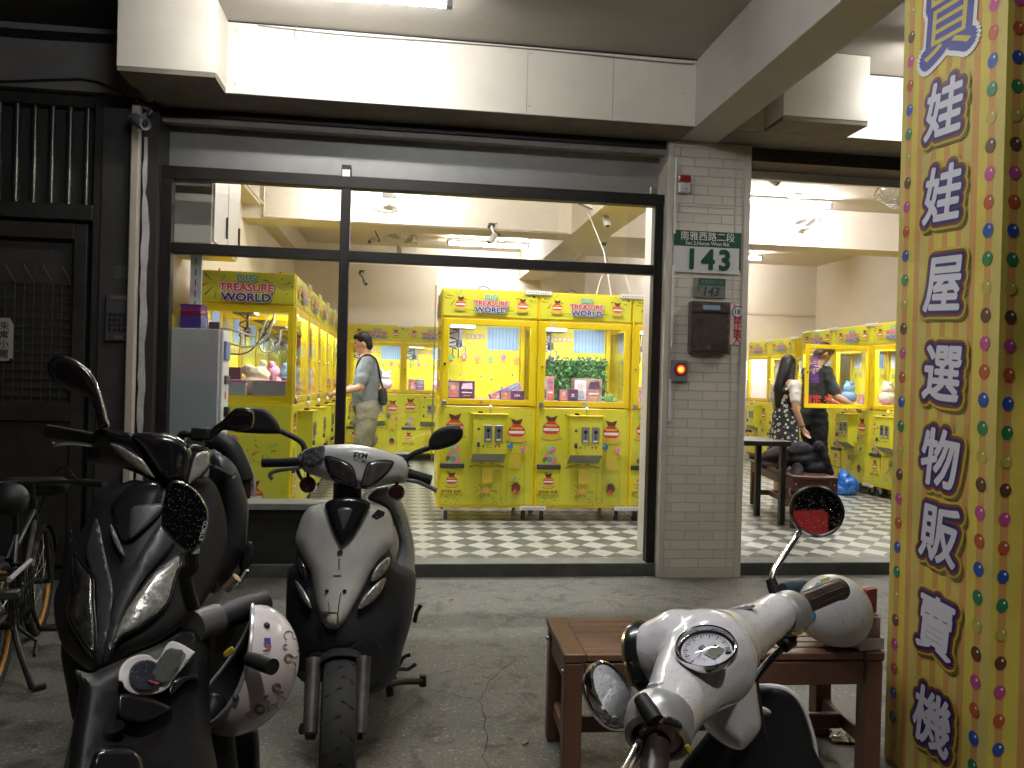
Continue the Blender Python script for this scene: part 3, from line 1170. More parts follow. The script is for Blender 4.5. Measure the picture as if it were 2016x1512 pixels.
class Decal:
    """flat prints laid on a surface, each a fraction of a millimetre above the one below"""
    def __init__(s, mb, o, right, up):
        s.b, s.o, s.r, s.u = mb, V(o), V(right).normalized(), V(up).normalized()
        s.n = s.r.cross(s.u)
        s.k = 0

    def P(s, x, y, l=None):
        return s.o + s.r * x + s.u * y + s.n * (.0012 + (s.k if l is None else l) * .0004)

    def disc(s, x, y, r, m, n=14, ry=None):
        s.k += 1
        ry = ry or r
        s.b.add([s.P(x + r * math.cos(6.2832 * i / n), y + ry * math.sin(6.2832 * i / n)) for i in range(n)], [list(range(n))], m)

    def poly(s, pts, m):
        s.k += 1
        a = sum(pts[i - 1][0] * pts[i][1] - pts[i][0] * pts[i - 1][1] for i in range(len(pts)))
        if a < 0:
            pts = pts[::-1]
        s.b.add([s.P(x, y) for x, y in pts], [list(range(len(pts)))], m)

    def strip(s, pts, w0, w1, m):
        s.k += 1
        k = len(pts)
        L, Q = [], []
        for i, (x, y) in enumerate(pts):
            x0, y0 = pts[max(i - 1, 0)]
            x1, y1 = pts[min(i + 1, k - 1)]
            d = math.hypot(x1 - x0, y1 - y0) or 1
            w_ = w0 + (w1 - w0) * i / (k - 1)
            nx, ny = -(y1 - y0) / d * w_ / 2, (x1 - x0) / d * w_ / 2
            L.append(s.P(x - nx, y - ny))
            Q.append(s.P(x + nx, y + ny))
        s.b.add(L + Q, [[i, i + 1, k + i + 1, k + i] for i in range(k - 1)], m)

    def text(s, txt, x, y, size, m, off=0.0, sx=1.0, shear=0, rot=0):
        s.k += 1
        s.b.text(txt, s.P(x, y), s.r, s.u, size, m, off, 0, sx, shear, rot)

    def burst(s, x, y, r, seed=0, ms=None, n=7):
        q = random.Random(seed)
        for i in range(n):
            a = 6.2832 * i / n + q.uniform(-.2, .2)
            r0, r1 = r * q.uniform(.25, .4), r * q.uniform(.7, 1)
            c = q.uniform(-.25, .25)
            pts = [(x + math.cos(a + c * t) * (r0 + (r1 - r0) * t), y + math.sin(a + c * t) * (r0 + (r1 - r0) * t) * .8) for t in (0, .33, .66, 1)]
            s.strip(pts, r * .03, r * .09, (ms or (M_SHAD, M_LGRN, M_ORG2, M_SHAD, M_RED))[i % 5])
        for i in range(4):
            a = q.uniform(0, 6.28)
            s.disc(x + math.cos(a) * r, y + math.sin(a) * r * .8, r * .05, M_SHAD, 6)

    def balloon(s, x, y, r, m, bow=True):
        s.disc(x, y, r, m, 16, r * 1.08)
        s.disc(x - r * .35, y + r * .4, r * .22, M_PWHT, 8)
        if bow:
            s.poly([(x, y - r * 1.05), (x - r * .6, y - r * 1.45), (x - r * .35, y - r * 1.9)], M_RED)
            s.poly([(x, y - r * 1.05), (x + r * .6, y - r * 1.3), (x + r * .5, y - r * 1.8)], M_BRN)

    def pouch(s, x, y, h):
        """generic red money pouch on a heap of gold (stands where the print has its figure)"""
        w_ = h * .36
        s.poly([(x - w_ * 1.15, y - h * .42), (x - w_ * .7, y - h * .12), (x + w_ * .7, y - h * .12), (x + w_ * 1.15, y - h * .42), (x + w_ * .5, y - h * .5), (x - w_ * .5, y - h * .5)], M_GOLD)
        s.strip([(x - w_ * 1.1, y - h * .40), (x - w_ * .3, y - h * .47), (x + w_ * .4, y - h * .46), (x + w_ * 1.1, y - h * .40)], h * .02, h * .02, M_SHAD)
        s.poly([(x - w_ * .9, y - h * .14), (x - w_ * .86, y + h * .04), (x - w_ * .35, y + h * .22), (x + w_ * .35, y + h * .22), (x + w_ * .86, y + h * .04), (x + w_ * .9, y - h * .14), (x + w_ * .5, y - h * .24), (x - w_ * .5, y - h * .24)], M_RED)
        s.strip([(x - w_ * .8, y - h * .08), (x + w_ * .8, y - h * .08)], h * .10, h * .10, M_PWHT)
        s.strip([(x - w_ * .6, y + h * .07), (x + w_ * .6, y + h * .07)], h * .06, h * .06, M_GOLD)
        s.poly([(x - w_ * .38, y + h * .22), (x - w_ * .62, y + h * .43), (x, y + h * .36), (x + w_ * .62, y + h * .43), (x + w_ * .38, y + h * .22)], M_BRN)

    def sweets(s, x, y, r):
        for i in range(7):
            a = 6.2832 * i / 6
            q = .6 if i < 6 else 0
            s.disc(x + math.cos(a) * r * q, y + math.sin(a) * r * q, r * .42, (M_PNK2, M_GRN2, M_PNK2, M_SHAD, M_GRN2, M_PNK2, M_LGRN)[i], 9)

    def fat(s, txt, x, y, size, m, rad, n=10, sx=1.0, shear=0, rot=0):
        s.k += 1
        s.b.fat_text(txt, s.P(x, y), s.r, s.u, size, m, rad, n, 0, sx=sx, shear=shear, rot=rot)

    def title(s, x, y, sc_, sx=1.0):
        """DIG / TREASURE / WORLD"""
        for txt, dy, sz, m, q in (('DIG', .83, .80, M_LGRN, 1.22), ('TREASURE', 0, .86, M_LRED, 1.14), ('WORLD', -.86, .94, M_NAVY, 1.2)):
            sz *= sc_
            s.fat(txt, x + sc_ * .07, y + (dy - .08) * sc_, sz, M_SHAD, .10, 9, sx * q)
            s.k += 1
            s.fat(txt, x, y + dy * sc_, sz, M_PWHT, .10, 12, sx * q)
            s.k += 1
            s.fat(txt, x, y + dy * sc_, sz, m, .042, 8, sx * q)
            s.k += 1


W2, D2 = .42, .38


def make_machine():
    t = thing('claw_machine', 'x', 'claw machine', (0, 0, 0), group='yellow claw machines')
    b = MB()
    b.br(-W2, W2, -D2, D2, .12, 1.0, M_YEL, .005)
    for sx in (-1, 1):
        for sy in (-1, 1):
            b.box((sx * (W2 - .0235), sy * (D2 - .0235), 1.38), (.047, .047, .758), M_YEL, .003)
    b.br(-W2, W2, -D2, D2, 1.761, 2.01, M_YEL, .005)
    b.br(-W2 + .05, W2 - .05, D2 - .03, D2 - .01, 1.0, 1.76, mat('lemon back print', (.86, .78, .05), .45))
    b.br(-W2 + .01, W2 - .01, -D2 + .01, D2 - .01, 1.752, 1.760, M_PWHT)
    b.build('cabinet', t)
    # header
    b = MB()
    b.br(-W2 + .012, W2 - .012, -D2 - .008, -D2 + .001, 1.775, 1.998, M_YEL2, .002)
    h = b.build('header', t)
    b = MB()
    d = Decal(b, (0, -D2 - .008, 1.887), (1, 0, 0), (0, 0, 1))
    d.burst(-.30, .05, .10, 1)
    d.burst(.30, .04, .09, 2)
    d.strip([(-.2, -.055), (0, -.075), (.2, -.05)], .004, .006, M_SHAD)
    d.pouch(-.262, 0.0, .135)
    d.pouch(.278, 0.0, .135)
    d.title(.0, .005, .066)
    d.disc(.375, .075, .012, M_BRN, 10)
    b.build('lettering', h)
    # side with lettering (local -x)
    b = MB()
    b.br(-W2 - .004, -W2 + .001, -D2 + .012, D2 - .012, 1.775, 1.998, M_YEL2)
    b.br(-W2 - .004, -W2 + .001, -D2 + .012, D2 - .012, .14, .985, M_YEL2)
    sd = b.build('side_panel', t)
    b = MB()
    d = Decal(b, (-W2 - .004, 0, 1.887), (0, -1, 0), (0, 0, 1))
    d.burst(-.20, .02, .15, 3, n=8)
    d.burst(.24, .03, .12, 5)
    d.title(.02, .0, .088)
    d2 = Decal(b, (-W2 - .004, 0, .56), (0, -1, 0), (0, 0, 1))
    d2.pouch(.1, -.26, .26)
    d2.sweets(.01, -.02, .075)
    d2.balloon(-.05, .16, .036, M_PNK2, False)
    d2.balloon(-.2, .25, .04, M_GRN2)
    d2.burst(.18, .08, .12, 8)
    d2.burst(-.2, -.15, .12, 9)
    b.build('side_print', sd)
    # front panel with prints
    b = MB()
    b.br(-W2 + .02, W2 - .02, -D2 - .005, -D2 + .001, .145, .985, M_YEL2, .002)
    fp = b.build('front_panel', t)
    b = MB()
    d = Decal(b, (0, -D2 - .005, 0), (1, 0, 0), (0, 0, 1))
    d.pouch(-.285, .83, .24)
    d.pouch(.255, .80, .235)
    for i in range(6):
        d.balloon(-.13 + i * .053, .945, .014, (M_GRN2, M_PNK2, M_ORG2, M_GRN2, M_PNK2, M_ORG2)[i])
    d.sweets(-.295, .545, .062)
    d.balloon(-.30, .65, .030, M_GRN2, False)
    d.balloon(-.265, .635, .024, M_PNK2, False)
    d.balloon(.20, .665, .027, M_BLU2)
    d.balloon(.31, .64, .024, M_PNK2)
    for i in range(7):
        a = .35 + i * .41
        d.strip([(.0 + math.cos(a) * .03, .48 + math.sin(a) * .02), (.0 + math.cos(a) * .09, .485 + math.sin(a) * .03), (.0 + math.cos(a) * .16, .46 + math.sin(a) * .055)], .004, .011, (M_SHAD, M_GOLD)[i % 2])
    d.burst(0, .27, .10, 11)
    d.disc(0, .275, .035, M_ORG2, 12, .026)
    d.disc(.255, .30, .040, M_BRN, 12, .046)
    d.disc(.255, .27, .024, M_RED, 10)
    d.balloon(.235, .375, .018, M_GRN2, False)
    for i in range(10):
        d.disc(rng.uniform(.19, .33), rng.uniform(.20, .40), .005, M_SHAD, 6)
    qq = random.Random(5)
    for i in range(46):
        x, z = qq.uniform(-.385, .385), qq.uniform(.16, .97)
        if qq.random() < .6:
            d.disc(x, z, qq.uniform(.003, .006), (M_SHAD, M_RED, M_LGRN, M_GOLD)[i % 4], 6)
        else:
            a = qq.uniform(0, 3.1)
            d.strip([(x, z), (x + .018 * math.cos(a), z + .018 * math.sin(a)), (x + .03 * math.cos(a + .5), z + .03 * math.sin(a + .5))], .003, .006, (M_SHAD, M_GOLD, M_ORG2)[i % 3])
    d.burst(-.30, .20, .07, 21)
    d.burst(.10, .20, .06, 22)
    for x0, x1, z0, z1 in ((.17, .325, .18, .60), (-.05, .12, .18, .45)):
        for q in ((x0, z0, x0, z1), (x1, z0, x1, z1), (x0, z1, x1, z1)):
            d.strip([(q[0], q[1]), (q[2], q[3])], .003, .003, M_SHAD)
    d.poly([(-.045, .345), (.045, .345), (.045, .475), (-.045, .475)], M_GOLD)
    d.poly([(.20, .475), (.29, .475), (.29, .60), (.20, .60)], M_GOLD)
    b.build('front_print', fp)
    for x, z in ((0, .415), (.245, .54)):
        b = MB()
        b.br(x - .013, x + .013, -D2 - .03, -D2 - .012, z - .03, z + .005, M_STEEL, .003)
        b.torus((x, -D2 - .021, z + .008), (0, 1, 0), .011, .0028, M_STEEL, 14, 6)
        b.build('padlock', t)
    # glass door
    b = MB()
    x0, x1, z0, z1 = -.405, .405, 1.012, 1.752
    a0, a1, c0, c1 = -.352, .352, 1.062, 1.70
    y0, y1 = -D2 - .014, -D2 - .0005
    b.br(x0, a0, y0, y1, z0, z1, M_YEL, .003)
    b.br(a1, x1, y0, y1, z0, z1, M_YEL, .003)
    b.br(a0, a1, y0, y1, z0, c0, M_YEL, .003)
    b.br(a0, a1, y0, y1, c1, z1, M_YEL, .003)
    gd = b.build('glass_door', t)
    b = MB()
    b.br(a0, a1, -D2 - .006, -D2 - .003, c0, c1, M_GLS2)
    b.build('pane', gd)
    b = MB()
    b.lathe([(.0, .014), (.010, .014), (.012, .0)], (-.385, y0, 1.36), (0, -1, 0), M_CHROME, 12)
    b.br(-.40, -.365, y0 - .02, y0 - .001, 1.0, 1.05, M_STEEL, .004)
    b.build('lock', gd)
    for sx in (-1, 1):
        b = MB()
        xx0, xx1 = (sx * (W2 - .001), sx * (W2 - .010))
        b.br(xx0, xx1, -D2 + .047, D2 - .047, 1.0, 1.065, M_YEL)
        b.br(xx0, xx1, -D2 + .047, D2 - .047, 1.70, 1.76, M_YEL)
        b.br(sx * (W2 - .004), sx * (W2 - .007), -D2 + .047, D2 - .047, 1.065, 1.70, M_GLS2)
        b.build('side_window', t)
    # coin box
    b = MB()
    yb, yf = -D2 - .006, -D2 - .125
    p = [(yb, .93), (yf, .93), (yf, .60), (yb, .52)]
    vs = [V((x, y, z)) for x in (-.135, .15) for y, z in p]
    b.add(vs, [[0, 1, 2, 3][::1], [7, 6, 5, 4], [0, 4, 5, 1], [1, 5, 6, 2], [3, 7, 4, 0]], M_YEL2)
    b.add([vs[2] + V((0, 0, -.0005)), vs[6] + V((0, 0, -.0005)), vs[7] + V((0, 0, -.0005)), vs[3] + V((0, 0, -.0005))], [[0, 1, 2, 3]], mat('grey coin box underside', (.30, .30, .27), .45))
    b.br(-.15, .168, yf - .012, yb, .931, .944, M_YEL, .003)
    for q in ((-.135, -.128), (.143, .15)):
        b.br(q[0], q[1], yf - .002, yf, .6, .93, M_YEL3)
    d = Decal(b, (0, yf, 0), (1, 0, 0), (0, 0, 1))
    for i in range(5):
        d.balloon(-.045 + i * .034, .667, .009, (M_SHAD, M_GRN2, M_ORG2, M_RED, M_SHAD)[i])
    for i in range(8):
        d.disc(rng.uniform(-.11, .13), rng.choice((.62, .9)) + rng.uniform(-.012, .012), .003, M_BRN, 6)
    cb = b.build('coin_box', t)
    for x in (-.005, .085):
        b = MB()
        b.br(x - .034, x + .034, yf - .008, yf - .001, .705, .845, M_GREYM, .003)
        b.disc((x, yf - .0085, .80), (0, -1, 0), .017, M_BLACK, 12)
        b.br(x - .004, x + .004, yf - .011, yf - .0085, .735, .775, M_BLACK)
        b.br(x - .02, x + .02, yf - .0105, yf - .0085, .715, .728, M_PWHT)
        b.build('coin_slot', cb)
    b = MB()
    b.br(-.10, -.075, yf - .018, yf - .001, .66, .70, M_DGREY, .003)
    b.torus((-.088, yf - .01, .703), (0, 1, 0), .010, .0025, M_STEEL, 12, 6)
    b.disc((-.088, yf - .002, .81), (0, -1, 0), .012, M_DGREY, 10)
    b.build('padlock', cb)
    b = MB()
    b.tube([(.015, -D2 - .07, .944), (.015, -D2 - .07, .985)], .005, M_STEEL, 8)
    b.ell((.015, -D2 - .07, .998), (.015, .015, .021), M_PWHT, 12)
    b.lathe([(.0, .018), (.02, .016), (.022, 0)], (-.07, -D2 - .07, .944), (0, 0, 1), M_BLACK, 12)
    b.build('joystick', cb)
    # prize door
    b = MB()
    b.br(-.40, -.20, -D2 - .014, -D2 - .0055, .235, .465, M_YEL, .003)
    b.br(-.405, -.195, -D2 - .03, -D2 - .0055, .466, .505, M_DGREY, .004)
    pd = b.build('prize_door', t)
    b = MB()
    d = Decal(b, (0, -D2 - .014, 0), (1, 0, 0), (0, 0, 1))
    d.poly([(-.393, .242), (-.207, .242), (-.207, .46), (-.393, .46)], M_YEL2)
    d.pouch(-.30, .365, .15)
    d.text('prize out', -.30, .262, .050, M_BRN, .012, .92)
    b.build('lettering', pd)
    # inside
    b = MB()
    b.br(-W2 + .012, W2 - .012, -D2 + .012, D2 - .05, 1.001, 1.055, M_PINK, .01)
    b.build('prize_bed', t)
    b = MB()
    d = Decal(b, (0, D2 - .031, 0), (1, 0, 0), (0, 0, 1))
    d.poly([(-.34, 1.52), (-.18, 1.52), (-.18, 1.74), (-.34, 1.74)], mat('white rule card', (.72, .72, .74), .5))
    for i in range(9):
        d.strip([(-.33, 1.55 + i * .02), (-.2, 1.55 + i * .02)], .004, .004, mat('grey print', (.35, .37, .45), .5))
    for i in range(4):
        d.poly([(-.15 + i * .045, 1.62), (-.112 + i * .045, 1.62), (-.112 + i * .045, 1.665), (-.15 + i * .045, 1.665)], M_ORG2)
        d.poly([(-.143 + i * .045, 1.628), (-.119 + i * .045, 1.628), (-.119 + i * .045, 1.657), (-.143 + i * .045, 1.657)], M_PWHT)
    d.strip([(-.15, 1.575), (.02, 1.575)], .006, .006, M_ORG2)
    d.poly([(.05, 1.52), (.355, 1.52), (.355, 1.74), (.05, 1.74)], mat('pale blue curtain print', (.36, .52, .70), .5))
    for i in range(9):
        d.strip([(.07 + i * .033, 1.525), (.07 + i * .033, 1.735)], .006 + .004 * (i % 2), .004, mat('blue curtain fold', (.20, .36, .58), .5))
    for i in range(6):
        d.balloon(-.29 + i * .125, 1.44 + .012 * math.sin(i * 2), .027, (M_GRN2, M_PNK2, M_ORG2)[i % 3])
    for i in range(7):
        x, z = -.3 + i * .1, 1.22 + .07 * math.sin(i * 2.3)
        d.poly([(x - .016, z), (x, z + .006), (x + .016, z), (x, z - .006)], M_BLU2)
        d.poly([(x, z - .016), (x - .006, z), (x, z + .016), (x + .006, z)], M_BLU2)
    b.build('back_print', t)
    b = MB()
    b.br(-.33, -.10, -.06, .10, 1.69, 1.745, M_GREYM, .005)
    b.tube([(-.24, 0, 1.69), (-.24, 0, 1.56)], .012, M_DGREY, 10)
    b.lathe([(.0, .05), (.026, .05), (.03, .0), (.018, -.02), (0, -.02)], (-.24, 0, 1.54), (0, 0, 1), M_DGREY, 14)
    for i in range(3):
        a = 2.1 * i + .4
        dx, dy = math.cos(a), math.sin(a)
        b.tube([(-.24 + dx * .02, dy * .02, 1.545), (-.24 + dx * .065, dy * .065, 1.52), (-.24 + dx * .07, dy * .07, 1.46), (-.24 + dx * .04, dy * .04, 1.425)], .006, M_STEEL, 8)
    cp = [V((-.30 + .05 * math.sin(i * .9), .02 + .03 * math.cos(i * .9), 1.69 - .012 * i)) for i in range(16)]
    b.tube(cp, .006, M_BLACK, 6)
    b.build('claw', t)
    b = MB()
    b.br(-.33, .33, -D2 + .05, -D2 + .085, 1.738, 1.751, M_LED)
    b.build('cabinet_lamp', t)
    # casters, brackets
    for sx in (-1, 1):
        for sy in (-1, 1):
            b = MB()
            x, y = sx * .34, sy * .30
            b.br(x - .03, x + .03, y - .035, y + .035, .111, .119, M_WHITE)
            b.prism([(x - .022, y - .03, .11), (x - .022, y + .02, .11), (x - .022, y + .012, .035), (x - .022, y - .012, .035)][::-1], (.003, 0, 0), M_WHITE)
            b.prism([(x + .019, y - .03, .11), (x + .019, y + .02, .11), (x + .019, y + .012, .035), (x + .019, y - .012, .035)][::-1], (.003, 0, 0), M_WHITE)
            b.lathe([(.0, -.016), (.034, -.016), (.042, -.010), (.042, .010), (.034, .016), (0, .016)], (x, y, .042), (1, 0, 0), M_RUB, 18)
            b.build('caster', t)
    b = MB()
    for z0, z1 in ((1.985, 2.018), (.105, .14)):
        b.br(W2 - .12, W2 + .11, -D2 - .022, -D2 - .0165, z0, z1, M_WHITE, .002)
        for i in range(9):
            b.br(W2 - .10 + i * .022, W2 - .088 + i * .022, -D2 - .0225, -D2 - .0219, z0 + .012, z0 + .019, M_DGREY)
    b.build('slotted_bracket', t)
    return t


proto = make_machine()
WORDS = ('first', 'second', 'third', 'fourth', 'fifth', 'sixth')
used = []


def put(x, y, rz, label):
    if not used:
        used.append(1)
        proto.location = (x, y, .13)
        proto.rotation_euler = (0, 0, rz)
        proto['label'] = label
        WM[proto.name] = Matrix.Translation((x, y, .13)) @ Matrix.Rotation(rz, 4, 'Z')
        return proto
    return dup(proto, (x, y, .13), rz, label)


PITCH = .846
mach = {}
FRONTY = 6.93
for i in range(3):
    mach['front', i] = put(.31 + W2 + i * PITCH, FRONTY + D2, 0, (
        'yellow claw machine facing the open doorway, left end of its row of three',
        'yellow claw machine with a leafy green hedge backdrop behind its glass',
        'yellow claw machine half hidden by the tiled pillar, beside the hedge machine')[i])
for i in range(6):
    mach['left', i] = put(-.85 - D2, 6.37 + W2 + i * PITCH, R(90), 'yellow claw machine, %s from the street in the row along the left wall' % WORDS[i])
for i in range(3):
    mach['back', i] = put(-.83 + W2 + i * .80, 12.0 + D2, 0, 'yellow claw machine in the rear row of the left room, %s from its left end' % WORDS[i])
for i in range(4):
    mach['right', i] = put(5.43 + D2, 7.9 - PITCH + W2 + i * PITCH, R(-90), 'yellow claw machine, %s from the street in the row along the right wall' % WORDS[i])
for i in range(2):
    mach['far', i] = put(5.9 + D2, 11.55 + W2 + i * PITCH, R(-90), 'yellow claw machine standing set back beyond the right row, %s of the two' % ('nearer', 'farther')[i])

# handwritten notes and stickers, different on every machine
_note = [M_PWHT, mat('pink note', (.75, .35, .42), .6), mat('blue note', (.25, .45, .65), .6), mat('cream note', (.70, .64, .45), .6), mat('orange note', (.75, .36, .06), .6)]
for key in mach:
    b = MB()
    M_ = WM[mach[key].name]
    rt, up_ = M_.to_3x3() @ V((1, 0, 0)), V((0, 0, 1))
    d = Decal(b, M_ @ V((0, -D2 - .0145, 0)), rt, up_)
    for i in range(rng.choice((1, 2, 2, 3))):
        x, z = rng.choice(((rng.uniform(-.30, .30), 1.036), (.378, rng.uniform(1.1, 1.65)), (rng.uniform(-.3, .3), 1.726)))
        w_, h_ = rng.uniform(.016, .024), rng.uniform(.012, .016)
        m_ = rng.choice(_note)
        d.poly([(x - w_, z - h_), (x + w_, z - h_), (x + w_, z + h_), (x - w_, z + h_)], m_)
        for k in range(2):
            d.strip([(x - w_ * .7, z + h_ * (.35 - .7 * k)), (x + w_ * rng.uniform(.2, .7), z + h_ * (.35 - .7 * k))], .0025, .0025, M_SHAD)
    b.build('paper_note', mach[key])
# ================================================================== PRIZES IN THE CABINETS
_pm = [mat('prize %s' % n, c, .4, nz=(20, .35), c2=c2) for n, c, c2 in (
    ('black print', (.02, .018, .03), (.12, .05, .12)), ('violet print', (.16, .06, .24), (.5, .3, .5)), ('beige print', (.45, .33, .25), (.20, .10, .08)),
    ('red print', (.42, .05, .05), (.6, .35, .2)), ('white print', (.72, .68, .70), (.6, .4, .5)), ('teal print', (.08, .28, .32), (.5, .55, .5)))]
_pn = ('black', 'violet', 'beige', 'red', 'white', 'teal')
M_PLUSH = [mat('plush %s' % n, c, .9, nz=(30, .2)) for n, c in (('white', (.75, .72, .72)), ('pink', (.75, .3, .42)), ('cream', (.7, .6, .42)), ('blue', (.2, .4, .65)), ('grey', (.4, .4, .45)))]


def mpt(key, p):
    return WM[mach[key].name] @ V(p)


def prize_box(key, p, size, k, tilt=0.0, yaw=0.0, label=None, word=None):
    c = mpt(key, p)
    o = thing('prize_box', label, 'prize box', c, group='boxed prizes in the claw machines')
    rz = WM[mach[key].name].to_3x3() @ Matrix.Rotation(yaw, 3, 'Z') @ Matrix.Rotation(tilt, 3, 'Y')
    b = MB()
    b.box(c + V((0, 0, size[2] / 2)), size, _pm[k], .003, rz)
    b.build('carton', o)
    b = MB()
    f = rz @ V((0, -1, 0))
    r_ = rz @ V((1, 0, 0))
    u_ = rz @ V((0, 0, 1))
    cc = c + V((0, 0, size[2] / 2)) + f * (size[1] / 2)
    d = Decal(b, cc, r_, u_)
    W_, H_ = size[0] / 2, size[2] / 2
    d.poly([(-W_ * .9, -H_ * .85), (-W_ * .1, -H_ * .85), (-W_ * .1, H_ * .85), (-W_ * .9, H_ * .85)], _pm[(k + 2) % 6])
    d.disc(-W_ * .5, H_ * .25, min(W_, H_) * .3, mat('print skin', (.6, .4, .3), .5), 10)
    d.poly([(-W_ * .75, -H_ * .8), (-W_ * .65, -H_ * .05), (-W_ * .3, -H_ * .05), (-W_ * .2, -H_ * .8)], _pm[(k + 3) % 6])
    if word:
        d.text(word, W_ * .45, 0, min(size[2], size[0]) * .33, M_PWHT, .02, 1, 0, R(90) if size[2] > size[0] * .8 else 0)
    else:
        d.poly([(W_ * .05, H_ * .1), (W_ * .85, H_ * .1), (W_ * .8, H_ * .8), (W_ * .15, H_ * .7)], _pm[(k + 4) % 6])
        d.strip([(W_ * .1, -H_ * .3), (W_ * .8, -H_ * .3)], H_ * .14, H_ * .10, M_PWHT)
        d.strip([(W_ * .2, -H_ * .65), (W_ * .7, -H_ * .65)], H_ * .07, H_ * .07, M_ORG2)
    b.build('printed_face', o)
    return o


prize_box(('front', 0), (-.22, .02, 1.056), (.26, .12, .16), 0, label='dark prize carton with brown picture on the pink bed under the claw, left front machine')
prize_box(('front', 0), (.24, -.12, 1.056), (.22, .10, .085), 0, yaw=R(-6), label='black prize carton lettered DEA lying in the left front machine', word='DEA')
prize_box(('front', 0), (.20, .06, 1.09), (.30, .12, .07), 1, tilt=R(-24), label='violet prize carton leaning up at a slant in the left front machine')
prize_box(('front', 1), (-.28, -.10, 1.056), (.11, .08, .22), 3, label='red and white prize carton standing left in front of the leafy hedge')
prize_box(('front', 1), (.10, -.04, 1.056), (.27, .10, .21), 2, label='brown pictured prize carton standing in the middle before the leafy hedge')
prize_box(('front', 1), (-.09, -.12, 1.056), (.18, .06, .11), 0, label='dark carton with pink brushed characters before the leafy hedge', word='大')
prize_box(('front', 2), (-.25, -.08, 1.056), (.16, .12, .15), 1, label='violet prize carton behind the glass of the machine beside the pillar')
prize_box(('left', 0), (-.26, .12, 1.056), (.07, .17, .22), 0, label='upright black prize carton lettered NS in the nearest left row machine', word=None)
prize_box(('left', 0), (-.18, .22, 1.056), (.16, .12, .13), 3, label='red prize carton beside the plush toy in the nearest left row machine')
_row = {'left': 'left row', 'back': 'rear row', 'right': 'right row', 'far': 'set back pair'}
for key in mach:
    if key[0] == 'front' or key in (('left', 0), ('right', 0)):
        continue
    nth = WORDS[key[1]]
    side = _row[key[0]]
    k = rng.randrange(6)
    prize_box(key, (-.2, -.05 + rng.uniform(-.08, .08), 1.056), (.24, .12, rng.uniform(.12, .2)), k,
              label='%s print prize carton in the %s machine of the %s' % (_pn[k], nth, side))
    # plush toys heaped in the other half
    c = mpt(key, (.14, 0, 1.056))
    o = thing('plush_toy', 'round plush toy slumped in the %s machine of the %s' % (nth, side), 'plush toy', c, group='plush toys in the claw machines')
    mm = M_PLUSH[rng.randrange(5)]
    b = MB()
    b.ell(c + V((0, 0, .085)), (.10, .10, .088), mm, 14)
    b.ell(c + V((0, 0, .20)), (.075, .075, .07), mm, 14)
    b.build('plush_body', o)
    for sx in (-1, 1):
        b = MB()
        b.ell(c + (WM[mach[key].name].to_3x3() @ V((sx * .055, 0, .265))), (.028, .028, .034), mm, 10)
        b.build('ear', o)
# big plush in nearest left machine
c = mpt(('left', 0), (-.20, -.06, 1.056))
o = thing('plush_toy', 'large cream plush toy behind the side glass of the nearest left machine', 'plush toy', c, group='plush toys in the claw machines')
blob('plush_body', o, ells=[(c + V((0, 0, .08)), (.12, .11, .08)), (c + V((.03, .02, .16)), (.08, .09, .07)), (c + V((-.05, -.01, .20)), (.05, .05, .05)), (c + V((.05, .03, .24)), (.035, .03, .05))], voxel=.012, smooth=4, m=M_PLUSH[2], fold=(14, .012))
for i, (y, lab) in enumerate(((-.20, 'white pink rimmed tray behind the side glass of the nearest left machine, right hand one'), (.10, 'white pink rimmed tray behind the side glass of the nearest left machine, left hand one'))):
    c = mpt(('left', 0), (-.365, y, 1.056))
    o = thing('prize_tray', lab, 'tray', c, group='prize trays in the nearest left machine')
    b = MB()
    b.box(c + V((0, 0, .055)), (.25, .07, .108), mat('white tray plastic', (.62, .60, .66), .4), .006)
    b.build('tray_body', o)
    b = MB()
    b.box(c + V((0, 0, .117)), (.262, .08, .014), M_PINK, .004)
    b.build('rim', o)
# white cables looping behind that side glass
b = MB()
mm = mat('white cable', (.6, .6, .6), .4)
q = lambda y, z, x=-.30: mpt(('left', 0), (x, y, z))
b.tube(smooth2([q(.30, 1.60), q(.14, 1.47), q(-.04, 1.44), q(-.16, 1.52), q(-.22, 1.72)], 5, False), .008, mm, 7)
b.tube(smooth2([q(-.18, 1.72), q(-.10, 1.50), q(-.14, 1.40), q(-.24, 1.44), q(-.26, 1.58)], 5, False), .007, mm, 7)
b.tube(smooth2([q(-.22, 1.70), q(-.05, 1.42), q(.12, 1.38), q(.26, 1.44), q(.30, 1.7)], 5, False), .006, M_DGREY, 7)
tag(b.build('hanging_cable'), 'white cables looping behind the side glass of the nearest left machine', 'cable')

# leafy hedge in the second front machine
M_LEAF = [mat('plastic leaf %d' % i, c, .5) for i, c in enumerate(((.03, .12, .03), (.06, .20, .04), (.10, .28, .07), (.02, .08, .025), (.13, .11, .20)))]
b = MB()
for i in range(1500):
    x, z = rng.uniform(-.345, .345), rng.uniform(1.06, 1.46 + rng.uniform(-.03, .03))
    y = rng.uniform(.14, .24)
    c = mpt(('front', 1), (x, y, z))
    s_ = rng.uniform(.012, .022)
    a = V((rng.gauss(0, 1), rng.gauss(0, .6), rng.gauss(0, 1))).normalized()
    e = a.cross(V((rng.gauss(0, .4), -1, rng.gauss(0, .4)))).normalized()
    b.add([c - a * s_, c + e * s_ * .5, c + a * s_, c - e * s_ * .5], [[0, 1, 2, 3]], M_LEAF[rng.choice((0, 1, 1, 2, 3, 3, 4 if z > 1.38 else 0))])
b.br(*[v for ab in zip(mpt(('front', 1), (-.35, .245, 1.056)), mpt(('front', 1), (.35, .255, 1.44))) for v in ab], mat('hedge backing', (.02, .05, .015), .8))
hg = b.build('plastic_hedge')
tag(hg, 'plastic leafy hedge panel standing inside the second front claw machine', 'artificial hedge')
b = MB()
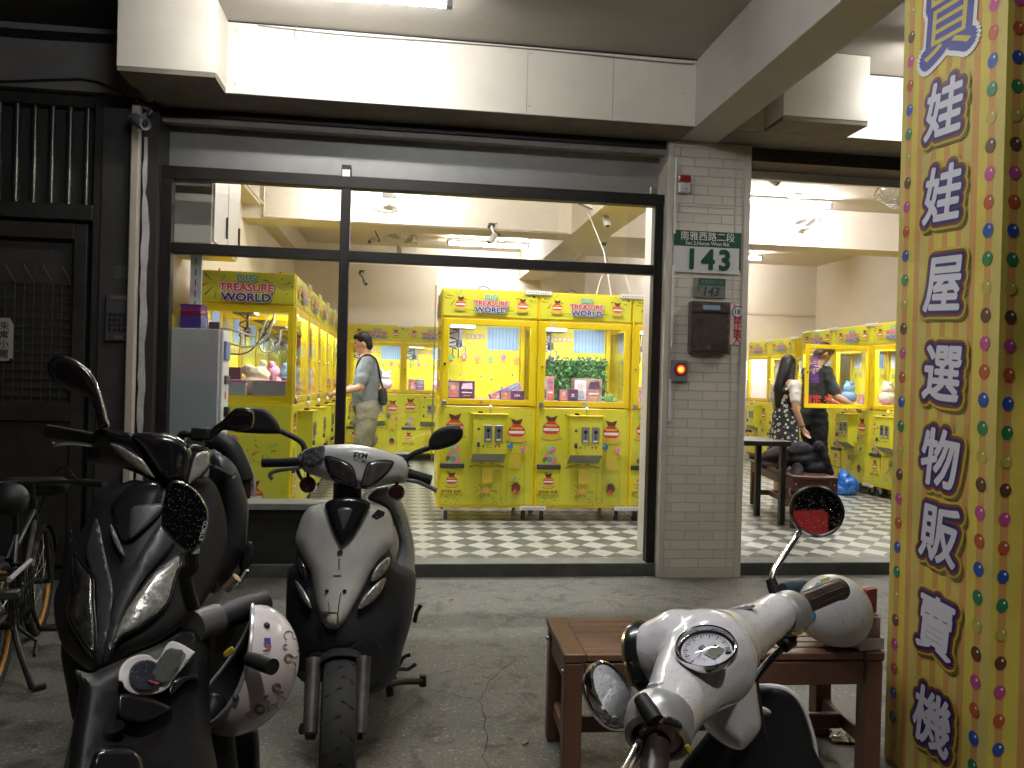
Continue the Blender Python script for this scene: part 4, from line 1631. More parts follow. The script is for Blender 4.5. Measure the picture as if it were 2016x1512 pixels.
c = mpt(('front', 1), (.29, -.15, 1.056))
for i in range(140):
    p = c + V((rng.gauss(0, .03), rng.gauss(0, .02), abs(rng.gauss(.03, .02))))
    a = V((rng.gauss(0, 1), rng.gauss(0, 1), rng.gauss(0, 1))).normalized() * .014
    e = a.orthogonal() * .5
    b.add([p - a, p + e, p + a, p - e], [[0, 1, 2, 3]], M_LEAF[2])
tag(b.build('leaf_tuft'), 'small bright green plastic leaf tuft at the right foot of the hedge', 'artificial plant')

# opened glass door of a machine in the right row
HX, HY = 5.41, 8.78
t_ = thing('open_glass_door', 'yellow framed glass door swung open from a right row machine in front of the dark clad man', 'glass door', (HX, HY, 1.14))
b = MB()
for q in ((HX - .80, HX - .75, 1.14, 1.88), (HX - .05, HX, 1.14, 1.88), (HX - .75, HX - .05, 1.14, 1.19), (HX - .75, HX - .05, 1.83, 1.88)):
    b.br(q[0], q[1], HY - .007, HY + .007, q[2], q[3], M_YEL, .003)
b.build('frame', t_)
b = MB()
b.br(HX - .75, HX - .05, HY - .002, HY + .002, 1.19, 1.83, M_GLS2)
b.build('pane', t_)
b = MB()
d = Decal(b, (HX - .4, HY - .003, 1.5), (1, 0, 0), (0, 0, 1))
MV = mat('violet marker', (.13, .04, .34), .5)
MR = mat('red marker', (.55, .03, .02), .5)
for i, ch in enumerate('言元福'):
    d.text(ch, -.285, .215 - .115 * i, .115, MV, .02)
d.text('限定 夾取', -.17, -.26, .115, MR, .02)
b.build('marker_lettering', t_)
b = MB()
b.lathe([(0, .014), (.012, .012), (.013, 0)], (HX - .775, HY - .007, 1.55), (0, -1, 0), M_CHROME, 10)
b.build('lock', t_)


# ================================================================== FANS AND CAMERAS INDOORS
M_WIRE = mat('white fan wire', (.70, .70, .69), .35)


def fan(label, c, ax, rad, ceil_pt, cage=.6):
    ax = V(ax).normalized()
    c = V(c)
    t = thing('wall_fan', label, 'fan', c, group='white fans under the shop ceiling')
    b = MB()
    b.torus(c, ax, rad, .006, M_WIRE, 36, 6)
    u = ax.orthogonal().normalized()
    v_ = ax.cross(u)
    dome = rad * .32 * cage
    for i in range(24):
        a = 6.2832 * i / 24
        d = u * math.cos(a) + v_ * math.sin(a)
        d2 = u * math.cos(a + .35) + v_ * math.sin(a + .35)
        b.tube([c + d * rad, c + d2 * rad * .62 + ax * dome * .8, c + d2 * rad * .2 + ax * dome], .0032, M_WIRE, 5, False)
        b.tube([c + d * rad, c + d * rad * .7 - ax * dome * 1.0, c + d * rad * .25 - ax * dome * 1.2], .0032, M_WIRE, 5, False)
    b.lathe([(0, .01), (rad * .2, .006), (rad * .22, 0)], c + ax * dome, ax, M_WIRE, 16)
    b.build('cage', t)
    b = MB()
    mb_ = mat('grey fan blade', (.42, .40, .38), .4)
    for i in range(3):
        a = 2.094 * i + .3
        pts = []
        for k in range(7):
            r_ = rad * (.16 + .70 * k / 6)
            aa = a + .55 * (k / 6)
            wd = .62 * math.sin(math.pi * (.15 + .8 * k / 6))
            d1 = u * math.cos(aa - wd / 2) + v_ * math.sin(aa - wd / 2)
            d2 = u * math.cos(aa + wd / 2) + v_ * math.sin(aa + wd / 2)
            pts.append((c + d1 * r_ + ax * .012, c + d2 * r_ - ax * .012))
        b.add([p for q in pts for p in q], [[2 * k, 2 * k + 1, 2 * k + 3, 2 * k + 2] for k in range(6)], mb_, True)
    b.build('blades', t)
    b = MB()
    b.lathe([(0, -.20), (.05, -.19), (.062, -.10), (.055, -.02), (0, 0)], c - ax * .04, ax, M_WHITE, 18)
    b.build('motor', t)
    b = MB()
    cp = V(ceil_pt)
    b.tube([c - ax * .16, (c - ax * .16).lerp(cp, .5) + V((0, 0, .02)), cp], .014, M_WHITE, 8)
    b.box(cp, (.12, .12, .03), M_WHITE, .006)
    b.build('bracket', t)


fan('white wall fan hanging flat below the ceiling above the window mullion', (-.2, 8.1, 3.09), (.05, -.25, -1), .205, (-.2, 8.2, 3.49))
fan('white fan facing the street with grey blades showing, behind the hanging fan', (-.08, 10.1, 3.05), (.03, -1, -.25), .21, (-.08, 10.3, 3.49))
fan('white tilted fan below the bright tube lamp in the right room', (4.28, 8.3, 3.13), (.2, -.35, -1), .20, (4.25, 8.4, 3.49))
fan('large white caged fan beside the yellow column, near the right opening', (3.98, 6.05, 2.98), (-.1, -.3, -1), .21, (3.98, 6.1, 3.24), 1.6)
b = MB()
b.br(3.6, 4.4, 6.06, 6.14, 3.256, 3.30, M_WHITE, .005)
b.br(3.7, 3.74, 6.08, 6.12, 3.30, 3.5, M_WHITE)
b.br(4.3, 4.34, 6.08, 6.12, 3.30, 3.5, M_WHITE)
tag(b.build('fan_rail'), 'white ceiling rail that carries the large caged fan', 'rail')


def ind_cam(label, c, aim, mount):
    c, aim, mount = V(c), V(aim).normalized(), V(mount)
    t = thing('security_camera', label, 'security camera', mount, group='small security cameras inside the shop')
    b = MB()
    b.lathe([(0, -.07), (.03, -.07), (.034, -.05), (.034, .06), (.028, .07), (.0, .062)], c, aim, mat('camera shell', (.55, .55, .56), .35, .3), 16)
    b.disc(c + aim * .0705, aim, .022, M_BLACK, 14)
    b.build('body', t)
    b = MB()
    b.tube([c - aim * .03 + V((0, 0, .03)), c.lerp(mount, .6) + V((0, 0, .02)), mount], .011, M_WHITE, 8)
    b.box(mount, (.07, .04, .05), M_DGREY, .006)
    b.build('bracket', t)
    b = MB()
    b.tube(smooth2([c - aim * .07, c - aim * .10 + V((.03, 0, -.02)), mount + V((-.04, -.02, -.03)), mount + V((0, -.02, 0)), mount + V((.06, -.02, .02))], 5, False), .006, M_BLACK, 6)
    b.build('cable', t)


ind_cam('small silver security camera under the beam beside the rear tube lamp', (.93, 8.85, 2.93), (-.5, -.3, -.6), (.93, 8.97, 3.1))
ind_cam('silver security camera hanging from the long beam near the window post', (1.98, 7.9, 3.0), (.1, -.5, -1), (1.75, 8.0, 3.2))
ind_cam('silver security camera at the top left of the right opening', (3.07, 6.5, 3.14), (.5, -.5, -.7), (3.05, 6.6, 3.3))
ind_cam('small security camera left of the grey bladed fan', (-.42, 9.9, 3.02), (-.4, -.6, -.3), (-.42, 9.95, 3.3))
ind_cam('small security camera low on the rear wall beside the mullion', (-.65, 12.9, 2.87), (.3, -.7, -.6), (-.72, 13.1, 3.05))
ind_cam('security camera in the top right corner of the window, deep in the room', (2.75, 10.9, 3.0), (0, -.5, -1), (2.7, 10.9, 3.3))
b = MB()
b.tube([V((1.83, 8.6, 3.48)), V((1.84, 7.4, 2.6)), V((1.9, 7.3, 2.16))], .006, M_WHITE, 6)
b.tube(smooth2([V((1.75, 7.3, 2.15)), V((1.8, 7.25, 2.36)), V((1.95, 7.2, 2.42)), V((2.05, 7.2, 2.2))], 6, False), .006, M_WHITE, 6)
for x0 in (.62, 1.42):
    b.tube(smooth2([V((x0, 7.2, 2.145)), V((x0 + .05, 7.2, 2.20)), V((x0 + .11, 7.2, 2.19)), V((x0 + .15, 7.2, 2.145))], 6, False), .005, M_DGREY, 6)
tag(b.build('machine_cables'), 'thin power cables rising from the tops of the front claw machines', 'cables')
# conduit along the beam
b = MB()
b.tube([V((-1.55, 6.0, 3.19)), V((-1.55, 8.98, 3.19))], .012, M_CEIL, 8)
b.tube([V((-1.55, 8.985, 3.5)), V((-1.55, 8.985, 3.07)), V((1.8, 8.985, 3.07))], .012, M_CEIL, 8)
tag(b.build('conduit'), 'thin cream conduit run along the left wall and ceiling beam', 'conduit')

# wall cupboard, posters, change machine
t_ = thing('wall_cupboard', 'white cupboard high on the left wall behind the window corner', 'cupboard', (-1.78, 5.95, 2.25))
M_CUP = mat('white cupboard', (.62, .58, .52), .5)
b = MB()
b.br(-1.775, -1.36, 5.85, 6.75, 2.26, 3.02, M_CUP, .004)
b.build('carcass', t_)
for y0, y1 in ((5.87, 6.29), (6.31, 6.73)):
    b = MB()
    b.br(-1.359, -1.345, y0, y1, 2.28, 3.0, M_CUP, .003)
    dd = b.build('door', t_)
    b = MB()
    b.br(-1.344, -1.33, y1 - .06, y1 - .045, 2.36, 2.52, M_DGREY, .003)
    b.build('handle', dd)
b = MB()
b.br(-1.70, -1.40, 5.862, 5.868, 2.283, 2.30, M_BLACK)
b.build('hinge_strip', t_)

t_ = thing('change_machine', 'pale grey upright change machine behind the left window pane', 'change machine', (-1.47, 6.0, .13))
M_CHG = mat('pale grey powder coat', (.40, .44, .47), .4)
b = MB()
b.br(-1.70, -1.27, 5.76, 6.02, .132, 1.66, M_CHG, .006)
b.build('cabinet', t_)
b = MB()
b.br(-1.269, -1.25, 5.79, 6.0, .2, 1.65, mat('white front plate', (.66, .66, .64), .4), .003)
fp = b.build('front_plate', t_)
b = MB()
b.br(-1.249, -1.235, 5.85, 5.98, 1.28, 1.34, M_DGREY, .003)
b.br(-1.249, -1.22, 5.86, 5.93, 1.05, 1.12, M_BLACK, .003)
b.br(-1.249, -1.235, 5.82, 5.97, 1.45, 1.58, mat('blue label', (.1, .2, .45), .4), .003)
b.disc((-1.2485, 5.9, 1.2), (1, 0, 0), .03, M_RED, 14)
b.build('slots', fp)
b = MB()
d = Decal(b, (-1.25, 5.9, .9), (0, 1, 0), (0, 0, 1))
for i in range(12):
    d.disc(rng.uniform(-.07, .07), rng.uniform(-.4, .1), rng.uniform(.015, .025), (M_BLU2, M_GRN2, M_PWHT, M_ORG2)[i % 4], 12)
b.build('stickers', fp)
for i in range(9):
    z = 1.662 + i * .015
    m_ = (mat('blue basket', (.03, .07, .42), .4), mat('red basket', (.30, .02, .06), .4), mat('violet basket', (.15, .05, .30), .4))[0 if i < 6 else 1 if i < 8 else 2]
    b = MB()
    x0, x1, y0, y1 = -1.545, -1.405, 5.80, 5.98
    tp = .006
    zt = z + .045 if i == 8 else z + .0145
    # nested trays: tapering side walls with a rim
    for (dx, dy) in ((1, 0), (-1, 0), (0, 1), (0, -1)):
        pass
    lo = [V((x0 + tp, y0 + tp, z)), V((x1 - tp, y0 + tp, z)), V((x1 - tp, y1 - tp, z)), V((x0 + tp, y1 - tp, z))]
    hi = [V((x0, y0, zt)), V((x1, y0, zt)), V((x1, y1, zt)), V((x0, y1, zt))]
    b.add(lo + hi, [[3, 2, 1, 0]] + [[k, (k + 1) % 4, 4 + (k + 1) % 4, 4 + k] for k in range(4)], m_)
    b.br(x0 - .005, x1 + .005, y0 - .005, y0, zt - .006, zt, m_)
    b.br(x0 - .005, x1 + .005, y1, y1 + .005, zt - .006, zt, m_)
    b.br(x1, x1 + .005, y0, y1, zt - .006, zt, m_)
    tag(b.build('basket'), ('blue plastic basket nested in the stack on the change machine' if i < 6 else 'dark red plastic basket near the top of the stack on the change machine' if i < 8 else 'violet plastic basket topmost of the stack on the change machine'), 'basket', 'plastic baskets stacked on the change machine')
t_ = thing('bottle', 'small yellow bottle with black cap beside the basket stack', 'bottle', (-1.62, 5.85, 1.661))
b = MB()
b.lathe([(0, 0), (.032, 0), (.033, .07), (.018, .10), (.015, .11), (0, .11)], (-1.62, 5.85, 1.662), (0, 0, 1), mat('yellow plastic', (.6, .42, .05), .4), 16)
b.build('flask', t_)
b = MB()
b.lathe([(.017, 0), (.017, .03), (0, .03)], (-1.62, 5.85, 1.772), (0, 0, 1), M_BLACK, 12)
b.build('cap', t_)
b = MB()
b.tube(smooth2([V((-1.40, 6.0, 1.70)), V((-1.30, 5.9, 1.67)), V((-1.20, 5.80, 1.66)), V((-1.05, 5.85, 1.62))], 5, False), .008, M_WHITE, 6)
b.br(-1.35, -1.28, 5.80, 5.86, 1.662, 1.71, M_DGREY, .004)
tag(b.build('plug_lead'), 'white power lead with a grey plug on top of the change machine', 'power lead')
# posters on the left wall by the window corner
b = MB()
d = Decal(b, (-1.777, 5.9, 1.9), (0, 1, 0), (0, 0, 1))
d.poly([(-.12, -.2), (.1, -.2), (.1, .25), (-.12, .25)], mat('cream poster', (.62, .55, .45), .6))
for i in range(5):
    d.strip([(-.06, .2 - i * .06), (.02, .2 - i * .06 - .03)], .012, .02, mat('brown poster print', (.3, .12, .08), .6))
d.disc(.0, -.13, .05, M_ORG2, 14, .065)
tag(b.build('poster'), 'cream poster with an orange blot on the left wall behind the window corner', 'poster')
b = MB()
b.br(-1.60, -1.52, 6.262, 6.29, 1.65, 2.24, mat('pale blue card', (.55, .60, .66), .5))
for i in range(7):
    b.br(-1.565, -1.558, 6.2605, 6.2618, 1.68 + i * .08, 1.73 + i * .08, M_BLACK)
tag(b.build('wall_rail'), 'pale slotted metal rail standing beside the nearest left machine', 'rail')
b = MB()
b.br(-1.13, -1.0, 7.4, 7.6, 2.141, 2.20, mat('blue basket', (.03, .07, .42), .4), .006)
tag(b.build('plastic_tub'), 'blue plastic tub lying on top of the left machine row', 'tub')

# ================================================================== RIGHT ROOM FURNITURE
M_WOODD = mat('dark red brown wood', (.075, .026, .016), .4, nz=(6, .35))


def bench(name, label, P0, ang, L, Wd, Ht, m, inner, leg=.07, group=None, slats=6, label_cat='bench'):
    """P0 = front left bottom corner, length along local x, depth along local y"""
    t = thing(name, label, label_cat, P0, ang, group)
    M_ = WM[t.name]
    q = Matrix.Rotation(ang, 3, 'Z')

    def bx(b, x0, x1, y0, y1, z0, z1, mm=None, bev=.004):
        b.box(M_ @ V(((x0 + x1) / 2, (y0 + y1) / 2, (z0 + z1) / 2)), (x1 - x0, y1 - y0, z1 - z0), mm or m, bev, q)
    b = MB()
    bx(b, 0, leg * 1.05, 0, Wd, Ht - .032, Ht)
    bx(b, L - leg * 1.05, L, 0, Wd, Ht - .032, Ht)
    sw = Wd / slats
    for i in range(slats):
        bx(b, leg * 1.05 + .001, L - leg * 1.05 - .001, i * sw + .004, (i + 1) * sw - .004, Ht - .028, Ht - .002, inner)
    b.build('seat', t)
    for x in (0, L - leg):
        for y in (0, Wd - leg):
            b = MB()
            bx(b, x + .004, x + leg - .004, y + .003, y + leg - .003, 0, Ht - .033)
            b.build('leg', t)
    b = MB()
    bx(b, leg + .001, L - leg - .001, .008, .032, Ht - .115, Ht - .033)
    bx(b, leg + .001, L - leg - .001, Wd - .032, Wd - .008, Ht - .115, Ht - .033)
    bx(b, .010, .034, leg + .001, Wd - leg - .001, Ht - .115, Ht - .033)
    bx(b, L - .034, L - .010, leg + .001, Wd - leg - .001, Ht - .115, Ht - .033)
    b.build('apron', t)
    b = MB()
    bx(b, .022, .046, leg + .001, Wd - leg - .001, .10, .155)
    bx(b, L - .046, L - .022, leg + .001, Wd - leg - .001, .10, .155)
    bx(b, .048, L - .048, Wd / 2 - .014, Wd / 2 + .014, .10, .155)
    b.build('stretcher', t)
    b = MB()
    for y in (leg * .5, Wd - leg * .5):
        b.ell(M_ @ V((.002, y, Ht - .07)), .008, M_STEEL, 8)
        b.ell(M_ @ V((L - .002, y, Ht - .07)), .008, M_STEEL, 8)
    b.build('bolt', t)
    return t


# table and bench in the right room
t_ = thing('table', 'black table with thin square legs in the right room', 'table', (3.2, 7.0, .13))
M_TBL = mat('black table laminate', (.018, .016, .017), .3, nz=(5, .3))
b = MB()
b.br(2.15, 3.44, 6.75, 7.35, .84, .885, M_TBL, .003)
b.build('tabletop', t_)
for x in (2.2, 3.36):
    for y in (6.78, 7.28):
        b = MB()
        b.br(x, x + .05, y, y + .05, .131, .839, M_TBL, .003)
        b.build('leg', t_)
nr_, nl_, ff_ = atZ(1651, 940, .59), atZ(1563, 936, .59), atZ(1475, 903, .59)
dv_ = (ff_ - nl_)
bench('bench', 'dark red brown wooden bench in the right room under the black coat', (nr_.x, nr_.y, .13), math.atan2(dv_.y, dv_.x), 1.45, .40, .46, M_WOODD, mat('dark slat wood', (.09, .033, .02), .4, nz=(8, .3)), .065)
# ================================================================== NEIGHBOUR GATE, SIGNS, COLUMN
GY = 5.46
t_ = thing('metal_gate', 'sooty dark metal gate with vertical bars above and wire mesh below', 'gate', (-2.45, GY, 0))
M_GATE = mat('sooty gate steel', (.040, .039, .037), .42, .3, nz=(7, .35))
b = MB()
b.br(-1.985, -1.935, GY - .05, GY + .06, 0, 3.095, M_GATE, .005)
b.br(-2.95, -1.985, GY - .045, GY + .05, 3.02, 3.09, M_GATE, .004)
b.br(-2.95, -1.985, GY - .05, GY + .05, 2.30, 2.40, M_GATE, .006)
b.br(-2.95, -2.90, GY - .05, GY + .06, 0, 3.02, M_GATE, .004)
b.build('frame', t_)
b = MB()
b.br(-2.90, -1.985, GY + .03, GY + .05, 2.40, 3.02, M_DARKW)
b.br(-2.90, -1.985, GY + .03, GY + .05, 0, 2.30, M_DARKW)
b.build('backing', t_)
for i in range(8):
    x = -2.04 - i * .105
    b = MB()
    b.tube([V((x, GY - .01, 2.40)), V((x, GY - .01, 3.02))], .017, mat('gate bar', (.11, .105, .09), .28, .7), 12)
    b.build('bar', t_)
b = MB()
b.br(-2.10, -2.02, GY - .03, GY + .02, .1, 2.28, M_GATE, .004)
b.br(-2.90, -2.10, GY - .03, GY + .02, 2.18, 2.28, M_GATE, .004)
b.br(-2.90, -2.10, GY - .03, GY + .02, 1.02, 1.14, M_GATE, .004)
b.br(-2.90, -2.10, GY - .012, GY + .02, .1, 1.02, M_GATE, .004)
b.build('door_leaf', t_)
b = MB()
mw = mat('gate wire', (.085, .083, .076), .32, .6)
for i in range(14):
    x = -2.12 - i * .056
    if i % 2 == 0:
        pts = [V((x, GY, 1.14))] + [V((x, GY, 1.9))] + [V((x - .015 * k, GY - .012 * k, 1.9 + .035 * k)) for k in (1, 2, 3)]
    else:
        pts = [V((x, GY, 1.14)), V((x, GY, 1.9))]
    b.tube(pts, .0042, mw, 6)
for i in range(14):
    b.tube([V((-2.10, GY - .003, 1.18 + i * .055)), V((-2.90, GY - .003, 1.18 + i * .055))], .0042, mw, 6)
b.build('mesh', t_)
# paper name plate on the gate
t_ = thing('name_plate', 'weathered paper plate with handwritten characters hung on the dark gate mesh', 'sign', (-2.52, GY - .02, 1.62))
MP = mat('weathered paper', (.40, .38, .33), .8, nz=(15, .25))
c = atY(8, 668, GY - .022)
b = MB()
b.prism([V((c.x + dx, c.y, c.z + dz)) for dx, dz in ((-.07, -.135), (.028, -.135), (.032, -.12), (.05, -.118), (.052, .09), (.03, .135), (-.07, .135))], (0, .006, 0), MP)
pl_ = b.build('plate', t_)
b = MB()
d = Decal(b, c, (1, 0, 0), (0, 0, 1))
for i, ch in enumerate('朱寓小館'):
    d.text(ch, .0, .085 - .058 * i, .06, mat('ink', (.03, .025, .02), .8), .008)
b.build('lettering', t_)

t_ = thing('intercom', 'dark intercom panel with a button grid on the sooty wall beside the gate', 'intercom', (-1.84, 5.39, 1.7))
c = atY(237, 626, 5.39)
b = MB()
b.box(c, (.175, .03, .30), M_DGREY, .006)
b.build('housing', t_)
b = MB()
b.box(c + V((0, -.0165, .125)), (.12, .004, .025), mat('worn steel label', (.22, .22, .22), .4, .7, nz=(60, .5)), .001)
b.box(c + V((0, -.0165, -.125)), (.05, .004, .022), mat('worn steel label', (.22, .22, .22)), .001)
b.build('label_strip', t_)
b = MB()
for i in range(5):
    for j in range(4):
        b.box(c + V((-.055 + i * .0275, -.0175, .02 - j * .032)), (.019, .006, .020), M_BLACK, .002)
b.build('button_grid', t_)
c = atY(241, 536, 5.40)
b = MB()
b.box(c, (.11, .006, .085), mat('faded stencil', (.07, .07, .068), .8, nz=(70, .6)), 0)
tag(b.build('wall_plaque'), 'faded grey plaque on the sooty wall above the intercom', 'plaque')

# bullet camera by the pipe
t_ = thing('security_camera', 'grey bullet security camera above the cream pipe cover at the gate', 'security camera', (-1.70, 5.3, 2.95))
c = atY(276, 240, 5.22)
ax = V((.55, -.62, -.32)).normalized()
b = MB()
b.lathe([(0, -.085), (.034, -.085), (.04, -.07), (.04, .07), (.034, .085), (.03, .07), (0, .068)], c, ax, mat('camera grey', (.23, .225, .25), .4), 20)
b.build('body', t_)
b = MB()
b.disc(c + ax * .0695, ax, .029, M_BLACK, 18)
b.lathe([(0, .012), (.008, .01), (.012, 0)], c + ax * .07, ax, mat('lens glass', (.02, .02, .05), .05), 12)
b.build('lens', t_)
b = MB()
b.add([c + ax * t2 + V((math.cos(a) * .043, math.sin(a) * .043 * .0, .0)) + V((0, 0, .043 * math.sin(a))) for t2 in (-.08, .10) for a in (0.2, .9, 1.57, 2.2, 2.9)], [[i, i + 1, i + 6, i + 5] for i in range(4)], mat('camera grey', (0, 0, 0)), True)
b.build('hood', t_)
b = MB()
b.tube([c + V((.0, .02, .035)), c + V((.03, .10, .10)), V((-1.715, 5.395, c.z + .17))], .012, mat('camera grey', (0, 0, 0)), 8)
b.tube([c + V((.02, .05, .06)), c + V((.035, .06, .10)), c + V((.04, .16, .2))], .005, M_BLACK, 6)
b.build('bracket', t_)

# ------------------------------------------------------------------ things on the pillar
PY = 5.452
M_SGREEN = mat('sign green', (.012, .075, .045), .4)
M_SWHITE = mat('sign white', (.66, .65, .64), .4, nz=(6, .08))


def rect(u0, v0, u1, v1, y):
    a, c = atY(u0, v0, y), atY(u1, v1, y)
    return a, c


t_ = thing('house_number_sign', 'green and white street sign with large number 143 on the pillar', 'sign', (2.05, PY, 2.1))
tl, br_ = atY(1328, 453, PY - .012), atY(1456, 541, PY - .012)
x0, x1, z0, z1 = tl.x, br_.x, br_.z, tl.z
b = MB()
b.br(x0, x1, PY - .012, PY - .002, z0, z1, M_SWHITE, .002)
b.br(x0 - .002, x1 + .004, PY - .014, PY - .0125, z1 - (z1 - z0) * .365, z1 + .003, M_SGREEN)
b.br(x1 - .006, x1 + .004, PY - .014, PY - .0125, z0 + .03, z1 - (z1 - z0) * .365, M_SGREEN)
b.build('plate', t_)
b = MB()
wd, ht = x1 - x0, z1 - z0
d = Decal(b, ((x0 + x1) / 2, PY - .0145, (z0 + z1) / 2), (1, 0, 0), (0, 0, 1))
d.text('南雅西路二段', 0, ht * .385, wd * .138, M_PWHT, .0)
d.text('Sec.2,Nanya West Rd.', 0, ht * .20, wd * .074, M_PWHT, .01, 1.0)
d.fat('1', -wd * .235, -ht * .17, wd * .40, M_SGREEN, .04, 10)
d.fat('4', wd * .01, -ht * .17, wd * .40, M_SGREEN, .04, 10)
d.fat('3', wd * .26, -ht * .17, wd * .40, M_SGREEN, .04, 10)
b.build('lettering', t_)

t_ = thing('old_number_plate', 'small weathered grey plate numbered 143 below the large street sign', 'sign', (2.08, PY, 1.95))
tl, br_ = atY(1366, 546, PY - .008), atY(1428, 588, PY - .008)
x0, x1, z0, z1 = tl.x, br_.x, br_.z, tl.z
b = MB()
b.br(x0, x1, PY - .008, PY - .001, z0, z1, mat('weathered grey plate', (.20, .21, .19), .6, nz=(12, .4)), .002)
b.br(x0 + .035, x1 - .002, PY - .009, PY - .0082, z1 - (z1 - z0) * .38, z1 - .002, mat('faded green', (.035, .10, .07), .5))
b.build('plate', t_)
b = MB()
d = Decal(b, ((x0 + x1) / 2 + .016, PY - .009, (z0 + z1) / 2), (1, 0, 0), (0, 0, 1))
d.text('143', 0, -(z1 - z0) * .18, (z1 - z0) * .62, mat('faded ink', (.035, .045, .04), .6), .02, 1, .18)
d.text('南雅西路二段', 0, (z1 - z0) * .30, (z1 - z0) * .19, mat('faded pale', (.16, .24, .2), .6), .0)
d.text('板橋', -(x1 - x0) * .42, -.01, .025, mat('faded ink', (0, 0, 0)), .0, 1, 0, R(90))
b.build('lettering', t_)

t_ = thing('mailbox', 'worn stainless steel mailbox with a pale blue slip, on the pillar', 'mailbox', (2.12, PY, 1.6))
tl, br_ = atY(1362, 592, PY - .07), atY(1436, 697, PY - .07)
x0, x1, z0, z1 = tl.x, br_.x, br_.z, tl.z
M_MBX = mat('worn stainless', (.16, .135, .115), .35, .6, nz=(7, .5))
b = MB()
b.br(x0, x1, PY - .07, PY - .0005, z0, z1, M_MBX, .006)
b.build('box', t_)
b = MB()
b.br(x0 + .012, x1 - .012, PY - .082, PY - .0705, z0 + .015, z1 - .085, mat('scratched door steel', (.06, .05, .045), .28, .5, nz=(9, .8), c2=(.20, .17, .14)), .006)
b.build('door', t_)
b = MB()
b.br(x0 + .004, x1 - .004, PY - .088, PY - .0705, z1 - .078, z1 - .012, M_MBX, .008)
b.build('flap', t_)
b = MB()
b.br(x0 + .075, x0 + .20, PY - .0905, PY - .0885, z1 - .06, z1 - .028, mat('pale blue slip', (.25, .38, .52), .5))
b.build('name_slip', t_)
b = MB()
b.br(x0 + .115, x0 + .135, PY - .088, PY - .0825, z0 + .03, z0 + .05, M_STEEL, .003)
b.build('lock', t_)

t_ = thing('warning_sticker', 'white red lettered sticker forbidding entry under 18, right of the mailbox', 'sticker', (2.33, PY, 1.6))
tl, br_ = atY(1438, 596, PY - .004), atY(1464, 680, PY - .004)
x0, x1, z0, z1 = tl.x, br_.x, br_.z, tl.z
M_WRED = mat('warning red', (.50, .025, .03), .45)
b = MB()
b.br(x0, x1, PY - .004, PY - .001, z0, z1, M_WRED)
b.br(x0 + .003, x1 - .003, PY - .0055, PY - .0045, z0 + .003, z1 - .003, mat('sticker white', (.78, .72, .72), .45))
b.build('sheet', t_)
b = MB()
wd, ht = x1 - x0, z1 - z0
d = Decal(b, ((x0 + x1) / 2, PY - .0056, (z0 + z1) / 2), (1, 0, 0), (0, 0, 1))
d.text('未', -wd * .22, ht * .435, wd * .24, M_WRED, .012)
d.text('滿', wd * .22, ht * .435, wd * .24, M_WRED, .012)
d.disc(0, ht * .285, wd * .40, mat('sticker blue', (.04, .04, .22), .4), 24)
d.disc(0, ht * .285, wd * .33, mat('sticker white', (0, 0, 0)), 24)
d.text('18', 0, ht * .29, wd * .46, mat('sticker blue', (0, 0, 0)), .03)
for i, ch in enumerate('禁止進入'):
    d.text(ch, 0, ht * (.08 - .155 * i), wd * .60, M_WRED, .018)
b.build('lettering', t_)

t_ = thing('alarm_sounder', 'white and red alarm sounder high on the pillar', 'alarm', (1.93, PY, 2.65))
tl, br_ = atY(1337, 343, PY - .03), atY(1361, 381, PY - .03)
x0, x1, z0, z1 = tl.x, br_.x, br_.z, tl.z
b = MB()
b.br(x0, x1, PY - .035, PY - .0005, z0, z1 - .05, mat('alarm white', (.55, .53, .53), .4), .012)
b.disc(((x0 + x1) / 2 + .01, PY - .0355, z0 + .03), (0, -1, 0), .006, M_BLACK, 10)
b.build('housing', t_)
b = MB()
b.br(x0, x1, PY - .03, PY - .0005, z1 - .049, z1, mat('alarm red lens', (.35, .02, .02), .25), .01)
b.build('beacon', t_)
t_ = thing('access_button', 'grey button box with a glowing orange ring low on the pillar', 'push button', (1.95, PY, 1.45))
tl, br_ = atY(1323, 709, PY - .03), atY(1353, 752, PY - .03)
x0, x1, z0, z1 = tl.x, br_.x, br_.z, tl.z
b = MB()
b.br(x0, x1, PY - .035, PY - .0005, z0, z1, mat('button box grey', (.20, .20, .205), .4), .006)
b.build('housing', t_)
b = MB()
cx, cz = (x0 + x1) / 2 + .005, (z0 + z1) / 2 + .012
b.lathe([(.045, 0), (.042, .006), (.032, .008)], (cx, PY - .0355, cz), (0, -1, 0), mat('deep red bezel', (.16, .01, .03), .3), 22)
b.disc((cx, PY - .041, cz), (0, -1, 0), .033, mat('red glow', (.5, .02, .01), .4, emit=((1, .07, .02), 1.1)), 20)
b.disc((cx, PY - .042, cz), (0, -1, 0), .018, mat('orange glow', (1, .3, .02), .4, emit=((1, .28, .02), 5)), 18)
b.build('lit_ring', t_)
b = MB()
b.br(1.845, 1.862, 5.43, 5.4475, 1.62, 2.2, M_WHITE, .002)
b.br(1.845, 1.862, 5.43, 5.4475, 2.42, 2.95, M_WHITE, .002)
b.br(1.845, 1.862, 5.43, 5.4475, 1.10, 1.40, M_WHITE, .002)
tag(b.build('cable_duct'), 'thin white cable duct up the left edge of the tiled pillar', 'cable duct')

